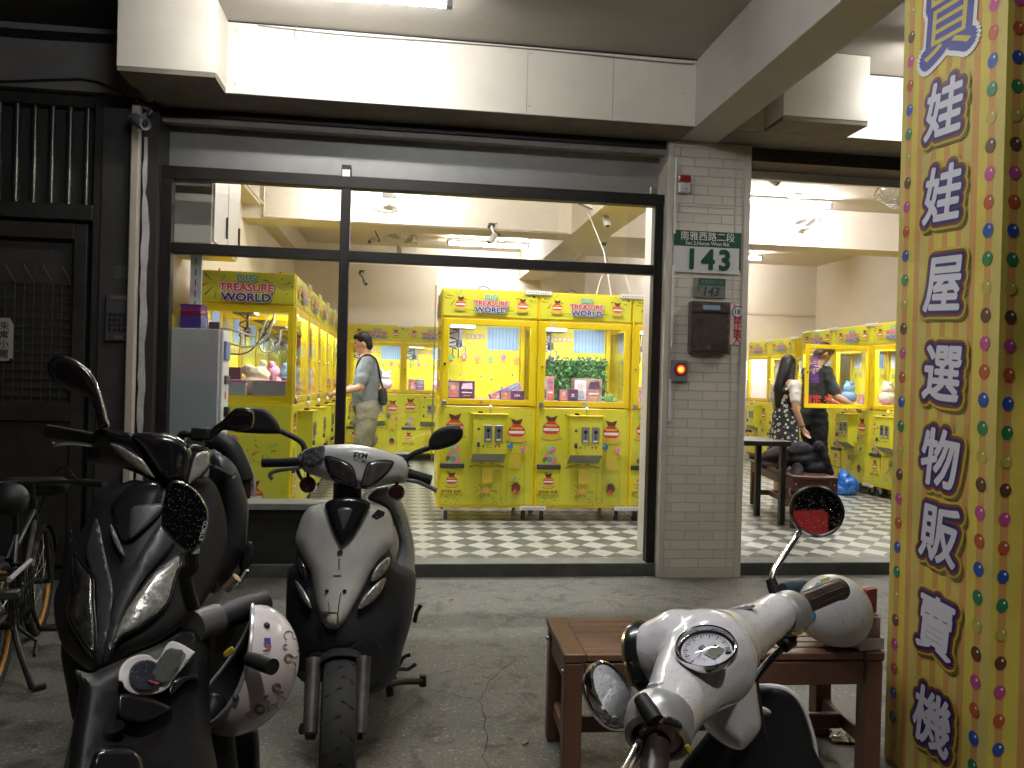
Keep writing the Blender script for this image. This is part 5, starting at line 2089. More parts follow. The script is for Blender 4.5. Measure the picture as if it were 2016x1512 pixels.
# ------------------------------------------------------------------ candy striped column with the shop's lettering
CX, CY0, CY1 = 1.80, 2.235, 2.755
t_ = thing('advertising_column', 'square column wrapped in candy striped yellow print with tall characters', 'column', (2.05, 2.5, 0))
M_CY = mat('column yellow print', (.70, .57, .10), .5, nz=(4, .14), bump=(5, .5))
M_CY2 = mat('column dull yellow print', (.62, .505, .14), .5, nz=(4, .14), bump=(5, .5))
M_CO = mat('column orange stripe', (.63, .33, .10), .5, nz=(4, .14), bump=(5, .5))
b = MB()
ya = lambda u: atX(u, 760, CX).y
# stripes measured across the left face (photo x at mid height), from the far edge to the corner
st = [(1760, M_CY2), (1771, M_CO), (1781, M_CY), (1793, M_CO), (1803, M_CY2), (1820, M_CO), (1830, M_CY), (1846, M_CO), (1857, M_CY), (1873, M_CO), (1884, M_CY2), (1900, M_CO), (1913, M_CY), (1931, M_CO), (1944, M_CY2)]
ys = [CY1] + [ya(u) for u, _ in st[1:]] + [CY0]
ZT = 3.55
for i, (_, m_) in enumerate(st):
    b.add([(CX, ys[i], 0), (CX, ys[i + 1], 0), (CX, ys[i + 1], ZT), (CX, ys[i], ZT)], [[0, 1, 2, 3]], m_)
xs = [CX, CX + .022, CX + .05, CX + .10, CX + .13, CX + .18, CX + .215, CX + .27, CX + .30, CX + .35, CX + .38, CX + .44, CX + .47, CX + .52]
for i in range(len(xs) - 1):
    b.add([(xs[i], CY0, 0), (xs[i + 1], CY0, 0), (xs[i + 1], CY0, ZT), (xs[i], CY0, ZT)], [[0, 1, 2, 3]], (M_CY, M_CO)[i % 2])
b.add([(CX, CY1, 0), (CX, CY1, ZT), (CX + .52, CY1, ZT), (CX + .52, CY1, 0)], [[0, 1, 2, 3]], M_CY)
b.add([(CX + .52, CY0, 0), (CX + .52, CY1, 0), (CX + .52, CY1, ZT), (CX + .52, CY0, ZT)], [[0, 1, 2, 3]], M_CY)
b.build('wrap', t_)
cand = [mat('candy %s' % n, c, .45) for n, c in (('brown', (.11, .045, .02)), ('pink', (.50, .07, .26)), ('red', (.46, .09, .03)), ('blue', (.02, .07, .36)), ('green', (.02, .19, .06)), ('yellow', (.48, .38, .07)))]
b = MB()
d = Decal(b, (CX, 0, 0), (0, -1, 0), (0, 0, 1))
for u in (1776, 1937):
    y = ya(u)
    zz = atX(u, 935 if u < 1800 else 955, CX).z
    k0 = 0
    for n in range(-26, 26):
        z = zz + n * .0885
        if .02 < z < ZT - .05:
            c_ = cand[(k0 - n) % 6]
            d.k = 0
            d.disc(-y, z, .0195 if u < 1800 else .0225, c_, 18, .0215 if u < 1800 else .0235)
            d.disc(-y + .007, z + .009, .0045, M_PWHT, 8)
b.build('candy_print', t_)
b = MB()
d = Decal(b, (0, CY0, 0), (1, 0, 0), (0, 0, 1))
zz = atY(1990, 965, CY0).z
for n in range(-26, 26):
    z = zz + n * .0885
    for q in range(4):
        if .02 < z < ZT - .05:
            d.k = 0
            d.disc(CX + .036 + q * .14, z, .020, cand[(q - n) % 6], 18, .021)
            d.disc(CX + .042 + q * .14, z + .008, .0045, M_PWHT, 8)
b.build('candy_print', t_)
M_CHW = mat('character white', (.70, .69, .78), .45)
M_CHN = mat('character navy', (.022, .016, .14), .45)
M_CHR = mat('character rust', (.22, .05, .015), .45)
M_CHY = mat('character pale yellow', (.56, .47, .08), .45)
M_CHD = mat('character olive shadow', (.15, .12, .015), .5)
b = MB()
d = Decal(b, (CX, 0, 0), (0, -1, 0), (0, 0, 1))
cps = [('娃', 1862, 213), ('娃', 1859, 382), ('屋', 1860, 560), ('選', 1858, 735), ('物', 1853, 902), ('販', 1852, 1052), ('賣', 1845, 1232), ('機', 1838, 1418)]
for ch, u, v in cps:
    p = atX(u, v, CX)
    for m_, rad, n, ox, oy, lf in ((M_CHD, .15, 16, .010, -.012, 3), (M_CHY, .165, 20, 0, 0, 6), (M_CHR, .125, 18, 0, 0, 9), (M_CHN, .080, 14, 0, 0, 12), (M_CHW, .024, 8, 0, 0, 15)):
        d.k = lf
        d.fat(ch, -p.y + ox, p.z + oy, .205, m_, rad, n, .95, .05, R(-4))
p = atX(1872, 30, CX)
for m_, rad, n, lf in ((M_PWHT, .17, 20, 4), (mat('character blue', (.05, .06, .32), .45), .11, 16, 7), (M_CHY, .0, 1, 10)):
    d.k = lf
    d.fat('買', -p.y, p.z, .28, m_, rad, n, .95, .03, R(-3))
b.build('lettering', t_)
# ================================================================== SCOOTERS
cv = lambda ox, oy, k: (lambda pts: [(ox + x / k, oy + y / k) for x, y in pts])
r1, r2 = cv(0, 640, 3.15), cv(0, 1032, 3.15)
r3, r4 = cv(460, 760, 3.733), cv(460, 1112, 3.733)
r5, r6 = cv(1000, 1112, 3.733), cv(1476, 1112, 3.733)
k1, k2 = cv(60, 680, 6.72), cv(280, 780, 6.72)

M_BLKP = mat('black gloss paint', (.010, .010, .012), .22, coat=.6, nz=(3, .3))
M_SATIN = mat('satin black plastic', (.014, .014, .0155), .45, spec=.3, nz=(6, .4), bump=(160, .04))
M_CHAR = mat('charcoal paint', (.050, .051, .056), .42, .2, coat=.05, nz=(5, .35))
M_MATT = mat('matt black plastic', (.012, .012, .012), .55, bump=(90, .06))
M_TYRE = mat('tyre rubber', (.014, .014, .014), .75, nz=(15, .4))
M_LAMPG = mat('headlamp reflector', (.46, .46, .43), .24, .45, coat=1.0, nz=(26, .7), bump=(38, .55))
M_LAMPC = mat('clear indicator lens', (.50, .50, .46), .14, .6, coat=1.0, nz=(45, .5), bump=(70, .5))
M_LAMPD = mat('smoked headlamp lens', (.10, .095, .085), .10, .5, coat=1.0, nz=(14, .7), bump=(30, .12))
M_SILV = mat('worn silver paint', (.76, .735, .67), .36, .08, coat=.15, nz=(5, .30))
M_SILV2 = mat('bright silver paint', (.76, .75, .73), .30, .12, coat=.2, nz=(4, .12))
M_BGREY = mat('blue grey paint', (.34, .355, .41), .36, .2, coat=.2, nz=(4, .2))
M_RUST = mat('rusty hole', (.07, .02, .012), .8)
M_FORK = mat('scuffed fork alloy', (.085, .08, .072), .5, .5, nz=(20, .5))
M_DIRTM = mat('greasy engine metal', (.035, .03, .026), .5, .5, nz=(12, .6))


def tz(pts, z, sm=0):
    """photo points -> world at distance z (number or list)"""
    zs = z if isinstance(z, (list, tuple)) else [z] * len(pts)
    o = [at(p[0], p[1], q) for p, q in zip(pts, zs)]
    return smooth2(o, sm, False) if sm else o


def wheel(t, c, ax, r_, wd, rim_m, name='wheel', spokes=5, tread=True):
    c, ax = V(c), V(ax).normalized()
    b = MB()
    prof = [(r_ - .075, -wd * .30), (r_ - .04, -wd * .48), (r_ - .012, -wd * .42), (r_, -wd * .2), (r_, wd * .2), (r_ - .012, wd * .42), (r_ - .04, wd * .48), (r_ - .075, wd * .30)]
    b.lathe(prof, c, ax, M_TYRE, 44)
    if tread:
        u = ax.orthogonal().normalized()
        v_ = ax.cross(u)
        for i in range(36):
            a = 6.2832 * i / 36
            d = u * math.cos(a) + v_ * math.sin(a)
            b.beam(c + d * (r_ + .0005) + ax * wd * .05, c + (u * math.cos(a + .1) + v_ * math.sin(a + .1)) * (r_ - .008) + ax * wd * .36 * (1 if i % 2 else -1), .006, .005, M_MATT)
    w_ = b.build(name, t)
    b = MB()
    b.lathe([(r_ - .074, -wd * .30), (r_ - .09, -wd * .25), (r_ - .09, wd * .25), (r_ - .074, wd * .30)], c, ax, rim_m, 36)
    u = ax.orthogonal().normalized()
    v_ = ax.cross(u)
    for i in range(spokes):
        a = 6.2832 * i / spokes
        d = u * math.cos(a) + v_ * math.sin(a)
        b.beam(c + d * .02, c + d * (r_ - .085), wd * .25, .035, rim_m, .004, ax)
    b.lathe([(0, -wd * .4), (.035, -wd * .4), (.04, 0), (.035, wd * .4), (0, wd * .4)], c, ax, rim_m, 18)
    b.build('rim', w_)
    return w_


def rest(t, base, h, m_side, m_body, seat_h=.76, L=1.28, wr=.235, wd=.11, front=True, hz=.98, rear_w=.15, seat_m=None, shield=True):
    """the rest of a scooter behind its front: wheels, floor, seat, tail, engine, stand; base on the ground under the steering head, h = heading"""
    base, h = V(base), V((h[0], h[1], 0)).normalized()
    lf = V((0, 0, 1)).cross(h)
    P = lambda f, l, z: base + h * f + lf * l + V((0, 0, z))
    if front:
        wheel(t, P(.17, 0, wr), lf, wr, wd, M_CHAR, 'front_wheel')
    wheel(t, P(-L + .17, 0, wr), lf, wr, wd, M_CHAR, 'rear_wheel')
    blob('rear_body', t, ells=[], chains=[
        [(P(-.48, 0, .42), .12), (P(-.62, 0, .54), rear_w), (P(-.95, 0, .60), rear_w), (P(-1.25, 0, .66), .09), (P(-1.36, 0, .70), .04)],
        [(P(-.52, .07, .50), .10), (P(-.9, .08, .58), .11)], [(P(-.52, -.07, .50), .10), (P(-.9, -.08, .58), .11)]], voxel=.016, smooth=8, m=m_side)
    blob('seat', t, chains=[[(P(-.50, 0, seat_h - .075), .09), (P(-.70, 0, seat_h - .085), .115), (P(-.88, 0, seat_h - .07), .11), (P(-1.15, 0, seat_h - .045), .10)]], voxel=.015, smooth=8, m=seat_m or M_MATT)
    b = MB()
    rot = Matrix((h, lf, V((0, 0, 1)))).transposed()
    b.box(P(-.30, 0, .27), (.46, .30, .07), M_SATIN, .02, rot)
    b.box(P(-.56, 0, .33), (.12, .26, .18), M_SATIN, .03, rot)
    b.build('floorboard', t)
    if shield:
        blob('leg_shield', t, chains=[[(P(-.06, .12, .33), .035), (P(-.03, .15, .55), .035), (P(-.05, .10, .80), .03)], [(P(-.06, -.12, .33), .035), (P(-.03, -.15, .55), .035), (P(-.05, -.10, .80), .03)],
                                      [(P(-.06, 0, .35), .05), (P(-.03, 0, .6), .06), (P(-.06, 0, .85), .045)]],
             boxes=[(P(-.05, 0, .56), (.03, .28, .46), .01, rot)], voxel=.014, smooth=8, m=m_body)
    b = MB()
    b.tube([P(-.55, .06, .26), P(-.8, .08, .24), P(-1.08, .09, .23)], .055, M_DIRTM, 10)
    b.tube([P(-.62, -.13, .22), P(-.9, -.15, .25), P(-1.25, -.15, .34)], [.03, .055, .06], M_DIRTM, 12)
    b.build('engine', t)
    b = MB()
    for s_ in (-1, 1):
        b.tube([P(-.62, .07 * s_, .22), P(-.72, .11 * s_, .06), P(-.70, .15 * s_, .012)], .012, M_DIRTM, 8)
    b.tube([P(-.72, -.11, .06), P(-.72, .11, .06)], .010, M_DIRTM, 8)
    b.tube([P(-.72, .11, .06), P(-.74, .20, .05), P(-.74, .235, .075)], .009, M_DIRTM, 8)
    b.build('centre_stand', t)
    b = MB()
    b.tube([P(-1.38, 0, .62), P(-1.52, 0, .40), P(-1.50, 0, .32)], [.03, .05, .04], M_MATT, 8, flat=.3)
    b.build('rear_mudguard', t)
    return P, rot


# ------------------------------------------------------------------ A: black sport scooter facing the street, left
SA = (-.78, 2.45, 0)
t_ = thing('scooter', 'large black sport scooter with two slanted headlamps, parked facing the street at the left', 'scooter', SA, group='scooters parked by the arcade')
PA, _ = rest(t_, SA, (.08, -1.0), M_CHAR, M_SATIN, seat_h=.80, L=1.38, wr=.25, hz=1.05)
za = lambda u, v: 2.28 - .22 * max(0, min(1, (v - 960) / 320)) + 5.5e-6 * (u - 230 - (1200 - v) * .12) ** 2
off = lambda f, d: (lambda u, v: f(u, v) - d)
b = MB()
panel(b, r1([(598, 1060), (690, 1010), (830, 960), (960, 985), (1100, 960), (1250, 930), (1340, 1000), (1400, 1180), (1410, 1400)]) + r2([(1390, 260), (1300, 430), (1200, 560), (1000, 715), (830, 790), (640, 885), (555, 905), (450, 830), (380, 740), (342, 600), (335, 450), (372, 330), (400, 150), (440, 30)]) + r1([(470, 1340), (560, 1150)]),
      za, M_SATIN, .035, 26, .10)
b.build('front_apron', t_)
b = MB()
panel(b, r2([(700, 500), (745, 400), (880, 160), (1010, -20), (1090, 100), (910, 320), (840, 430), (770, 560), (700, 780), (655, 860), (635, 800)]), off(za, .045), M_CHAR, .02, 9, .03)
b.build('nose_panel', t_)
b = MB()
panel(b, r2([(605, -30), (650, 180), (700, 390), (695, 520), (640, 860), (595, 830), (605, 700), (590, 350), (570, 320), (530, 170), (570, 20)]), off(za, .05), M_CHAR, .008, 5, .03)
b.build('nose_panel', t_)
b = MB()
panel(b, r2([(690, -70), (760, 120), (880, 40), (1000, -140), (990, -260), (830, -250), (700, -140)]), off(za, .03), M_BLKP, .02, 12, .03)
panel(b, r1([(830, 1118), (1000, 1105), (1010, 1150), (890, 1270), (800, 1330), (800, 1200)]), off(za, .045), M_CHAR, .008, 8, .02)
panel(b, r2([(690, 0), (770, 175), (755, 190), (715, 130), (685, 50)]), off(za, .055), mat('grey chevron edge', (.12, .12, .125), .35), .006, 4, .01)
b.build('upper_grille', t_)
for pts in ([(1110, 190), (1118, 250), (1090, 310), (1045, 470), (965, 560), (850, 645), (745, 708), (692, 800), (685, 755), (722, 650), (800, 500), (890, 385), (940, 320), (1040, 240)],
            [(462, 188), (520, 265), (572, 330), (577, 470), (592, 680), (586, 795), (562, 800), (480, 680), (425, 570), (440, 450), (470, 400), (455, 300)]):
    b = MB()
    panel(b, r2(pts), off(za, .042), M_LAMPG if pts[0][0] > 1000 else mat('shaded headlamp', (.16, .16, .155), .15, .8, coat=1.0, nz=(28, .8), bump=(40, .6)), .022, 12, .03)  # left lamp repeats the reflector with shade put into its colour
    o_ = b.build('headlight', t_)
    b = MB()
    c_ = [(sum(p[0] for p in pts) / len(pts)), (sum(p[1] for p in pts) / len(pts))]
    inn = [(c_[0] + (x - c_[0]) * 1.05, c_[1] + (y - c_[1]) * 1.035) for x, y in pts]
    q = [at(p.x, p.y, za(p.x, p.y) - .052) for p in smooth2([V((x, y)) for x, y in r2(inn)], 4)]
    b.tube(q + [q[0]], .0035, M_BLKP, 6, False)
    b.build('bezel', o_)
# handlebar cowl, screen, indicators
zh = lambda u, v: 2.30 + 6e-6 * (u - 290) ** 2
b = MB()
panel(b, r1([(600, 645), (690, 655), (815, 672), (870, 740), (950, 870), (1050, 990), (1010, 1010), (930, 960), (850, 920), (700, 870), (560, 850), (535, 770), (560, 700)]), zh, M_BLKP, .03, 14, .08)
panel(b, r1([(1170, 740), (1290, 760), (1310, 830), (1290, 900), (1220, 970), (1160, 1010), (1120, 960), (1150, 850)]), zh, M_BLKP, .02, 12, .07)
b.build('handlebar_cowl', t_)
b = MB()
panel(b, r1([(818, 676), (1000, 668), (1105, 694), (1172, 742), (1198, 800), (1190, 870), (1160, 985), (1090, 965), (1045, 985), (1000, 945), (945, 860), (880, 760)]), off(zh, .02), M_BLKP, .04, 18, .03)
b.build('windscreen', t_)
for pts, m_ in (([(680, 732), (745, 748), (820, 790), (885, 832), (930, 895), (962, 948), (905, 930), (810, 860), (720, 790)], M_LAMPC),
                ([(1215, 800), (1292, 785), (1300, 840), (1288, 885), (1230, 945), (1165, 988), (1182, 900)], mat('pale indicator lens', (.6, .58, .52), .16, .4, coat=1.0, nz=(30, .35), bump=(60, .35)))):
    b = MB()
    panel(b, r1(pts), off(zh, .042), m_, .012, 8, .02)
    b.build('indicator', t_)
b = MB()
b.tube(tz(k1([(215, 1130), (330, 1150), (560, 1190), (860, 1240)]), 2.36), [.019, .020, .020, .018], M_MATT, 12)
b.build('grip', t_)
b = MB()
b.tube(tz(k1([(300, 1312), (420, 1296), (560, 1292), (740, 1310), (930, 1348)]), [2.31, 2.32, 2.33, 2.34, 2.36], 3), [.009] + [.0062] * 11 + [.008], M_CHROME, 8)
b.build('brake_lever', t_)
b = MB()
b.tube(tz(k2([(760, 560), (640, 505), (540, 500), (505, 560), (530, 640), (640, 640)]), 2.42, 3), .012, M_MATT, 10)
b.box(at(*k2([(770, 490)])[0], 2.42), (.05, .03, .035), M_MATT, .004)
b.tube(tz(k2([(600, 600), (700, 650), (800, 660)]), 2.42), .02, M_MATT, 8)
b.build('phone_clamp', t_)
b = MB()
b.tube(tz(k2([(890, 930), (980, 945), (1080, 990), (1160, 1035), (1215, 1050)]), 2.40, 3), [.006] * 12 + [.009], M_CHROME, 8)
b.build('brake_lever', t_)
b = MB()
panel(b, k1([(218, 260), (290, 150), (400, 118), (520, 150), (680, 235), (800, 350), (880, 490), (935, 640), (985, 800), (1020, 960), (1055, 1060), (990, 1095), (900, 1090), (875, 1000), (850, 850), (770, 710), (620, 635), (450, 570), (300, 470), (232, 360)]), 2.33, M_BLKP, .03, 11, .03)
b.build('mirror', t_)
b = MB()
panel(b, k2([(1060, 320), (1200, 180), (1300, 150), (1420, 160), (1480, 240), (1460, 400), (1330, 450), (1220, 465), (1100, 450), (1040, 470), (900, 590), (830, 570), (850, 500), (960, 390)]), 2.45, M_BLKP, .02, 10, .03)
b.build('mirror', t_)
# seat and flank seen to the right of the cowl
zr = lambda u, v: 2.62 + 4e-6 * (u - 420) ** 2
b = MB()
panel(b, r1([(1290, 1000), (1300, 880), (1320, 800), (1400, 815), (1470, 890), (1510, 1000), (1540, 1120), (1535, 1280), (1520, 1400)]) + r2([(1500, 200), (1400, 380), (1300, 420), (1290, 200), (1300, 0)]), zr, M_CHAR, .09, 34, .12)
b.build('side_fairing', t_)
b = MB()
q = tz(r1([(1240, 735), (1330, 715), (1400, 740), (1450, 800), (1500, 910), (1520, 1000), (1515, 1070)]), [2.72] * 7, 4)
b.tube(q, [.03] * 6 + [.034] * (len(q) - 12) + [.02] * 6, M_MATT, 12)
b.tube([p + V((.03, 0, .004)) for p in q[6:]], .006, mat('pale trim', (.45, .44, .42), .4), 6)
b.build('seat_edge', t_)
b = MB()
panel(b, r2([(1490, 190), (1520, 120), (1560, 110), (1578, 170), (1560, 240), (1510, 290), (1480, 260)]), 2.66, M_CHAR, .012, 10, .03)
b.build('footpeg', t_)
b = MB()
b.tube(tz(r2([(1470, 360), (1500, 320), (1525, 280)]), 2.6), .012, M_CHROME, 8)
b.build('side_hook', t_)

# ------------------------------------------------------------------ B: black scooter in the near left corner, seen from its rider's side
SB = (-.40, 1.33, 0)
hB = V((-.74, .67, 0)).normalized()
t_ = thing('scooter', 'wet black scooter in the near left corner with its dashboard and mirror turned to us', 'scooter', SB, group='scooters parked by the arcade')
PB, _ = rest(t_, SB, hB, M_BLKP, M_SATIN, seat_h=.70, L=.98, wr=.22, rear_w=.12, shield=True)
zb = lambda u, v: 1.22 + .00055 * (u - 310) - .00035 * (v - 1330) + 6e-7 * (u - 320) ** 2
b = MB()
panel(b, r2([(465, 905), (560, 925), (640, 890), (830, 808), (1000, 738), (1150, 650), (1235, 625), (1305, 700), (1310, 850), (1300, 1000), (1310, 1300), (1320, 1600), (900, 1620), (420, 1620), (420, 1500), (430, 1400), (445, 1290), (465, 1180), (480, 1080), (490, 990)]), zb, M_SATIN, .035, 34, .07)
b.build('dash_cowl', t_)
b = MB()
b.tube(tz(r2([(1200, 640), (1270, 615), (1350, 590)]), [1.27, 1.29, 1.31]), .026, mat('dull grey plastic', (.10, .10, .105), .4, nz=(9, .3)), 16)
b.tube(tz(r2([(1350, 590), (1500, 530), (1590, 500), (1655, 470)]), [1.32, 1.36, 1.385, 1.40]), [.021, .023, .021, .018], M_MATT, 14)
b.build('grip', t_)
b = MB()
zg = lambda u, v: zb(u, v) - .058
bz = r2([(752, 965), (762, 900), (805, 848), (872, 822), (925, 826), (975, 850), (1032, 758), (1085, 752), (1172, 800), (1176, 822), (1062, 962), (1040, 1002), (990, 1037), (910, 1052), (830, 1042), (788, 1012), (776, 982)])
bz = [(298 + (x - 298) * 1.10, 1335 + (y - 1335) * 1.10) for x, y in bz]
panel(b, bz, zg, mat('satin silver bezel', (.80, .78, .80), .3, 0, nz=(20, .12)), .003, 4, .014)
gg = b.build('gauge', t_)
M_WGL = wet_mat('wet gauge glass', (.035, .038, .055), .08, 0, 420, .34, (.75, .78, .85))
M_WLC = wet_mat('wet lcd glass', (.10, .115, .10), .10, 0, 420, .30, (.65, .70, .70))
b = MB()
panel(b, r2([(905 + 106 * math.cos(a * .5236), 938 + 99 * math.sin(a * .5236)) for a in range(12)]), off(zg, .007), M_WGL, .004, 4, .004)
panel(b, r2([(1032, 778), (1085, 772), (1152, 808), (1045, 978), (1000, 985), (935, 945), (960, 880)]), off(zg, .0085), M_WLC, .003, 3, .004, sm=2)
b.build('glass', gg)
b = MB()
panel(b, r2([(925, 966), (985, 985), (983, 994), (960, 993), (922, 976)]), off(zg, .014), mat('red needle', (.4, .06, .07), .4), .001, 2, .002, sm=2)
b.build('needle', gg)
b = MB()
panel(b, r2([(732, 1070), (770, 1050), (850, 1055), (960, 1085), (1065, 1130), (1060, 1150), (985, 1190), (880, 1235), (740, 1195)]), off(zb, .055), M_BLKP, .008, 7, .015)
panel(b, r2([(1075, 965), (1190, 930), (1225, 935), (1230, 960), (1150, 975), (1065, 1060), (1040, 1040)]), off(zb, .052), M_BLKP, .008, 6, .015)
b.build('switch_panel', t_)
b = MB()
for p in (r2([(1140, 715)])[0], r2([(705, 1255)])[0]):
    c_ = at(p[0], p[1], zb(*p) - .051)
    b.disc(c_, V((0, 0, CAMH)) - c_ + V((0, 0, .2)), .014, mat('dark hole', (.003, .003, .003), .9), 16, ref=(1, 0, .3), sx=1.0, sy=.6)
b.build('cowl_socket', t_)
b = MB()
panel(b, r2([(560, 1480), (610, 1390), (760, 1370), (860, 1400), (900, 1480), (880, 1600), (560, 1600)]), off(zb, .06), M_BLKP, .02, 12, .03)
b.build('ignition_panel', t_)
b = MB()
panel(b, r2([(1320, 1310), (1420, 1280), (1560, 1255), (1602, 1290), (1612, 1500), (1615, 1620), (1320, 1620)]), 1.55, M_MATT, .03, 16, .12)
panel(b, r2([(1310, 1510), (1340, 1480), (1400, 1470), (1440, 1505), (1430, 1540), (1320, 1540)]), 1.50, mat('yellowed reflector', (.33, .31, .16), .4), .008, 6, .01)
panel(b, r2([(1290, 570), (1400, 560), (1560, 520), (1610, 560), (1590, 720), (1540, 900), (1420, 1090), (1380, 1250), (1290, 1300)]), 1.52, M_MATT, .01, 10, .03)
b.build('inner_panel', t_)
b = MB()
b.tube(tz(r1([(1195, 1395), (1190, 1450), (1195, 1500)]) + r2([(1150, 320), (1180, 470), (1230, 600)]), [1.24, 1.25, 1.26, 1.27, 1.28, 1.29], 3), .011, M_MATT, 10)
b.build('mirror_stem', t_)
b = MB()
b.tube(tz(r2([(1400, 400), (1440, 360), (1470, 330)]), 1.45), .010, M_CHROME, 8)
b.build('lever_pivot', t_)
mp = r1([(1045, 985), (1092, 962), (1155, 980), (1230, 1040), (1277, 1108), (1293, 1170), (1287, 1250), (1262, 1340), (1215, 1398), (1180, 1416), (1138, 1400), (1080, 1350), (1022, 1282), (1000, 1238), (1010, 1120), (1028, 1030)])
b = MB()
zm = lambda u, v: 1.21 + .0002 * (u - 365)
panel(b, mp, zm, M_BLKP, .012, 7, .022)
mm = b.build('mirror', t_)
b = MB()
cxm, cym = sum(p[0] for p in mp) / len(mp), sum(p[1] for p in mp) / len(mp)
panel(b, [(cxm + (x - cxm) * .93, cym + (y - cym) * .94) for x, y in mp], off(zm, .0125), wet_mat('wet mirror glass', (.05, .055, .07), .05, .9, 330, .36, (.7, .72, .78)), .0015, 4, .002)
b.build('mirror_glass', mm)
b = MB()
p0 = at(*r1([(1262, 1275)])[0], 1.19)
p1, p2 = at(*r1([(1250, 1320)])[0], 1.19), at(*r1([(1274, 1232)])[0], 1.19)
rv = (p2 - p1).normalized()
nv = (V((0, 0, CAMH)) - p0).normalized()
b.text('KYMCO', p0, rv, nv.cross(rv), .0085, M_PWHT, .03, .001, 1.0)
b.build('lettering', mm)
b = MB()
b.tube(tz(r2([(1545, 835), (1620, 860), (1690, 885)]), [1.27, 1.25, 1.23]), [.011, .0125, .0125], M_MATT, 14)
b.build('helmet_hook', t_)
b = MB()
panel(b, r2([(1385, 800), (1435, 758), (1452, 775), (1445, 800), (1400, 832)]), 1.30, mat('yellow tag', (.55, .45, .05), .5), .003, 4, .006)
b.build('tag', t_)
# pink white half helmet hanging on it
ch = at(*r2([(1470, 890)])[0], 1.36)
t_ = thing('helmet', 'pinkish white open helmet with brown swirl doodles hanging on the near black scooter', 'helmet', ch)
ax_o = (CROT.to_3x3() @ V((-.86, .40, .30))).normalized()      # towards the opening
uu = (CROT.to_3x3() @ V((.42, .90, .0)))
uu = (uu - ax_o * uu.dot(ax_o)).normalized()
ww = ax_o.cross(uu)
M_HELM = mat('pinkish white helmet shell', (.72, .645, .655), .25, coat=.5, nz=(4, .10))
RH = (.100, .112, .100)


def helm(th, ph, k=1.0):
    return ch + (-ax_o * math.cos(th) * RH[0] + uu * math.sin(th) * math.cos(ph) * RH[1] + ww * math.sin(th) * math.sin(ph) * RH[2]) * k


b = MB()
NT, NP = 14, 36
edge_th = lambda ph: 1.72 + .16 * math.cos(ph * 2) - .10 * math.cos(ph)
vs = [helm(edge_th(6.2832 * j / NP) * i / NT, 6.2832 * j / NP) for i in range(NT + 1) for j in range(NP)]
fs = [[i * NP + j, (i + 1) * NP + j, (i + 1) * NP + (j + 1) % NP, i * NP + (j + 1) % NP] for i in range(NT) for j in range(NP)]
b.add(vs, fs, M_HELM, True)
b.build('shell', t_)
b = MB()
vs2 = [helm(edge_th(6.2832 * j / NP) * i / NT * .99, 6.2832 * j / NP, .90) for i in range(NT + 1) for j in range(NP)]
b.add(vs2, [f[::-1] for f in fs], mat('black helmet lining', (.006, .006, .007), .9), True)
b.add([vs[NT * NP + j] for j in range(NP)] + [vs2[NT * NP + j] for j in range(NP)], [[j, (j + 1) % NP, NP + (j + 1) % NP, NP + j] for j in range(NP)], M_MATT, True)
b.build('lining', t_)
b = MB()
ring = [vs[NT * NP + j % NP] for j in range(NP + 1)]
b.tube(ring, .0035, mat('pale rim trim', (.5, .5, .55), .25, .5), 6, False)
b.build('rim_trim', t_)
b = MB()
M_DOOD = mat('brown doodle', (.26, .16, .155), .5)


def on_helm(u, v):
    """point of the shell seen at a photo pixel"""
    o = V((0, 0, CAMH))
    d = (at(u, v, 1) - o).normalized()
    M3 = Matrix((ax_o, uu, ww))
    oo, dd = M3 @ (o - ch), M3 @ d
    oo, dd = V([oo[i] / RH[i] for i in range(3)]), V([dd[i] / RH[i] for i in range(3)])
    A_, B_, C_ = dd.dot(dd), 2 * oo.dot(dd), oo.dot(oo) - 1
    q = B_ * B_ - 4 * A_ * C_
    if q < 0:
        return None
    t = (-B_ - math.sqrt(q)) / (2 * A_)
    return o + d * (t - .0012)


def doodle(cx, cy, r_, a0=0, a1=6.3, k=14, wd=.0009):
    p = []
    for i in range(k + 1):
        a = a0 + (a1 - a0) * i / k
        w_ = on_helm(cx + r_ * math.cos(a), cy + r_ * math.sin(a))
        if w_ is not None:
            p.append(w_)
    if len(p) > 2:
        b.tube(p, wd, M_DOOD, 5, False)


for (x, y, r_, a0, a1) in ((1790, 830, 26, 0, 6.3), (1790, 830, 17, 0, 6.3), (1715, 1010, 26, 0, 6.3), (1715, 1010, 17, 0, 6.3), (1770, 760, 14, .6, 5.6), (1660, 1075, 17, .3, 5), (1790, 690, 28, 2, 6.8), (1830, 800, 24, -1, 1.8),
                         (1740, 1100, 34, -1.5, 1.3), (1610, 1150, 30, 0, 6.3), (1610, 1150, 20, 1, 5), (1690, 1140, 26, 2.5, 6), (1830, 730, 20, -2, 1), (1550, 1180, 22, 1, 5.5), (1740, 1050, 16, 3, 6), (1805, 880, 30, -.9, .9)):
    q = r2([(x, y)])[0]
    doodle(q[0], q[1], r_ / 3.15, a0, a1)
b.build('doodles', t_)
for (x, y, w_, h_, m_) in ((1660, 735, 20, 30, mat('blue sticker', (.08, .09, .30), .35)), (1662, 758, 14, 12, mat('red sticker', (.45, .10, .12), .35)), (1648, 772, 18, 6, M_PWHT)):
    b = MB()
    q = [on_helm(*r2([(x + dx * w_ + dy * 3, y + dy * h_)])[0]) for dx, dy in ((-1, 1), (1, 1), (1, -1), (-1, -1))]
    if None not in q:
        b.poly([p + (V((0, 0, CAMH)) - p).normalized() * (.0025 if m_.name != 'red sticker' else .0035) for p in q], m_)
        b.build('sticker', t_)
b = MB()
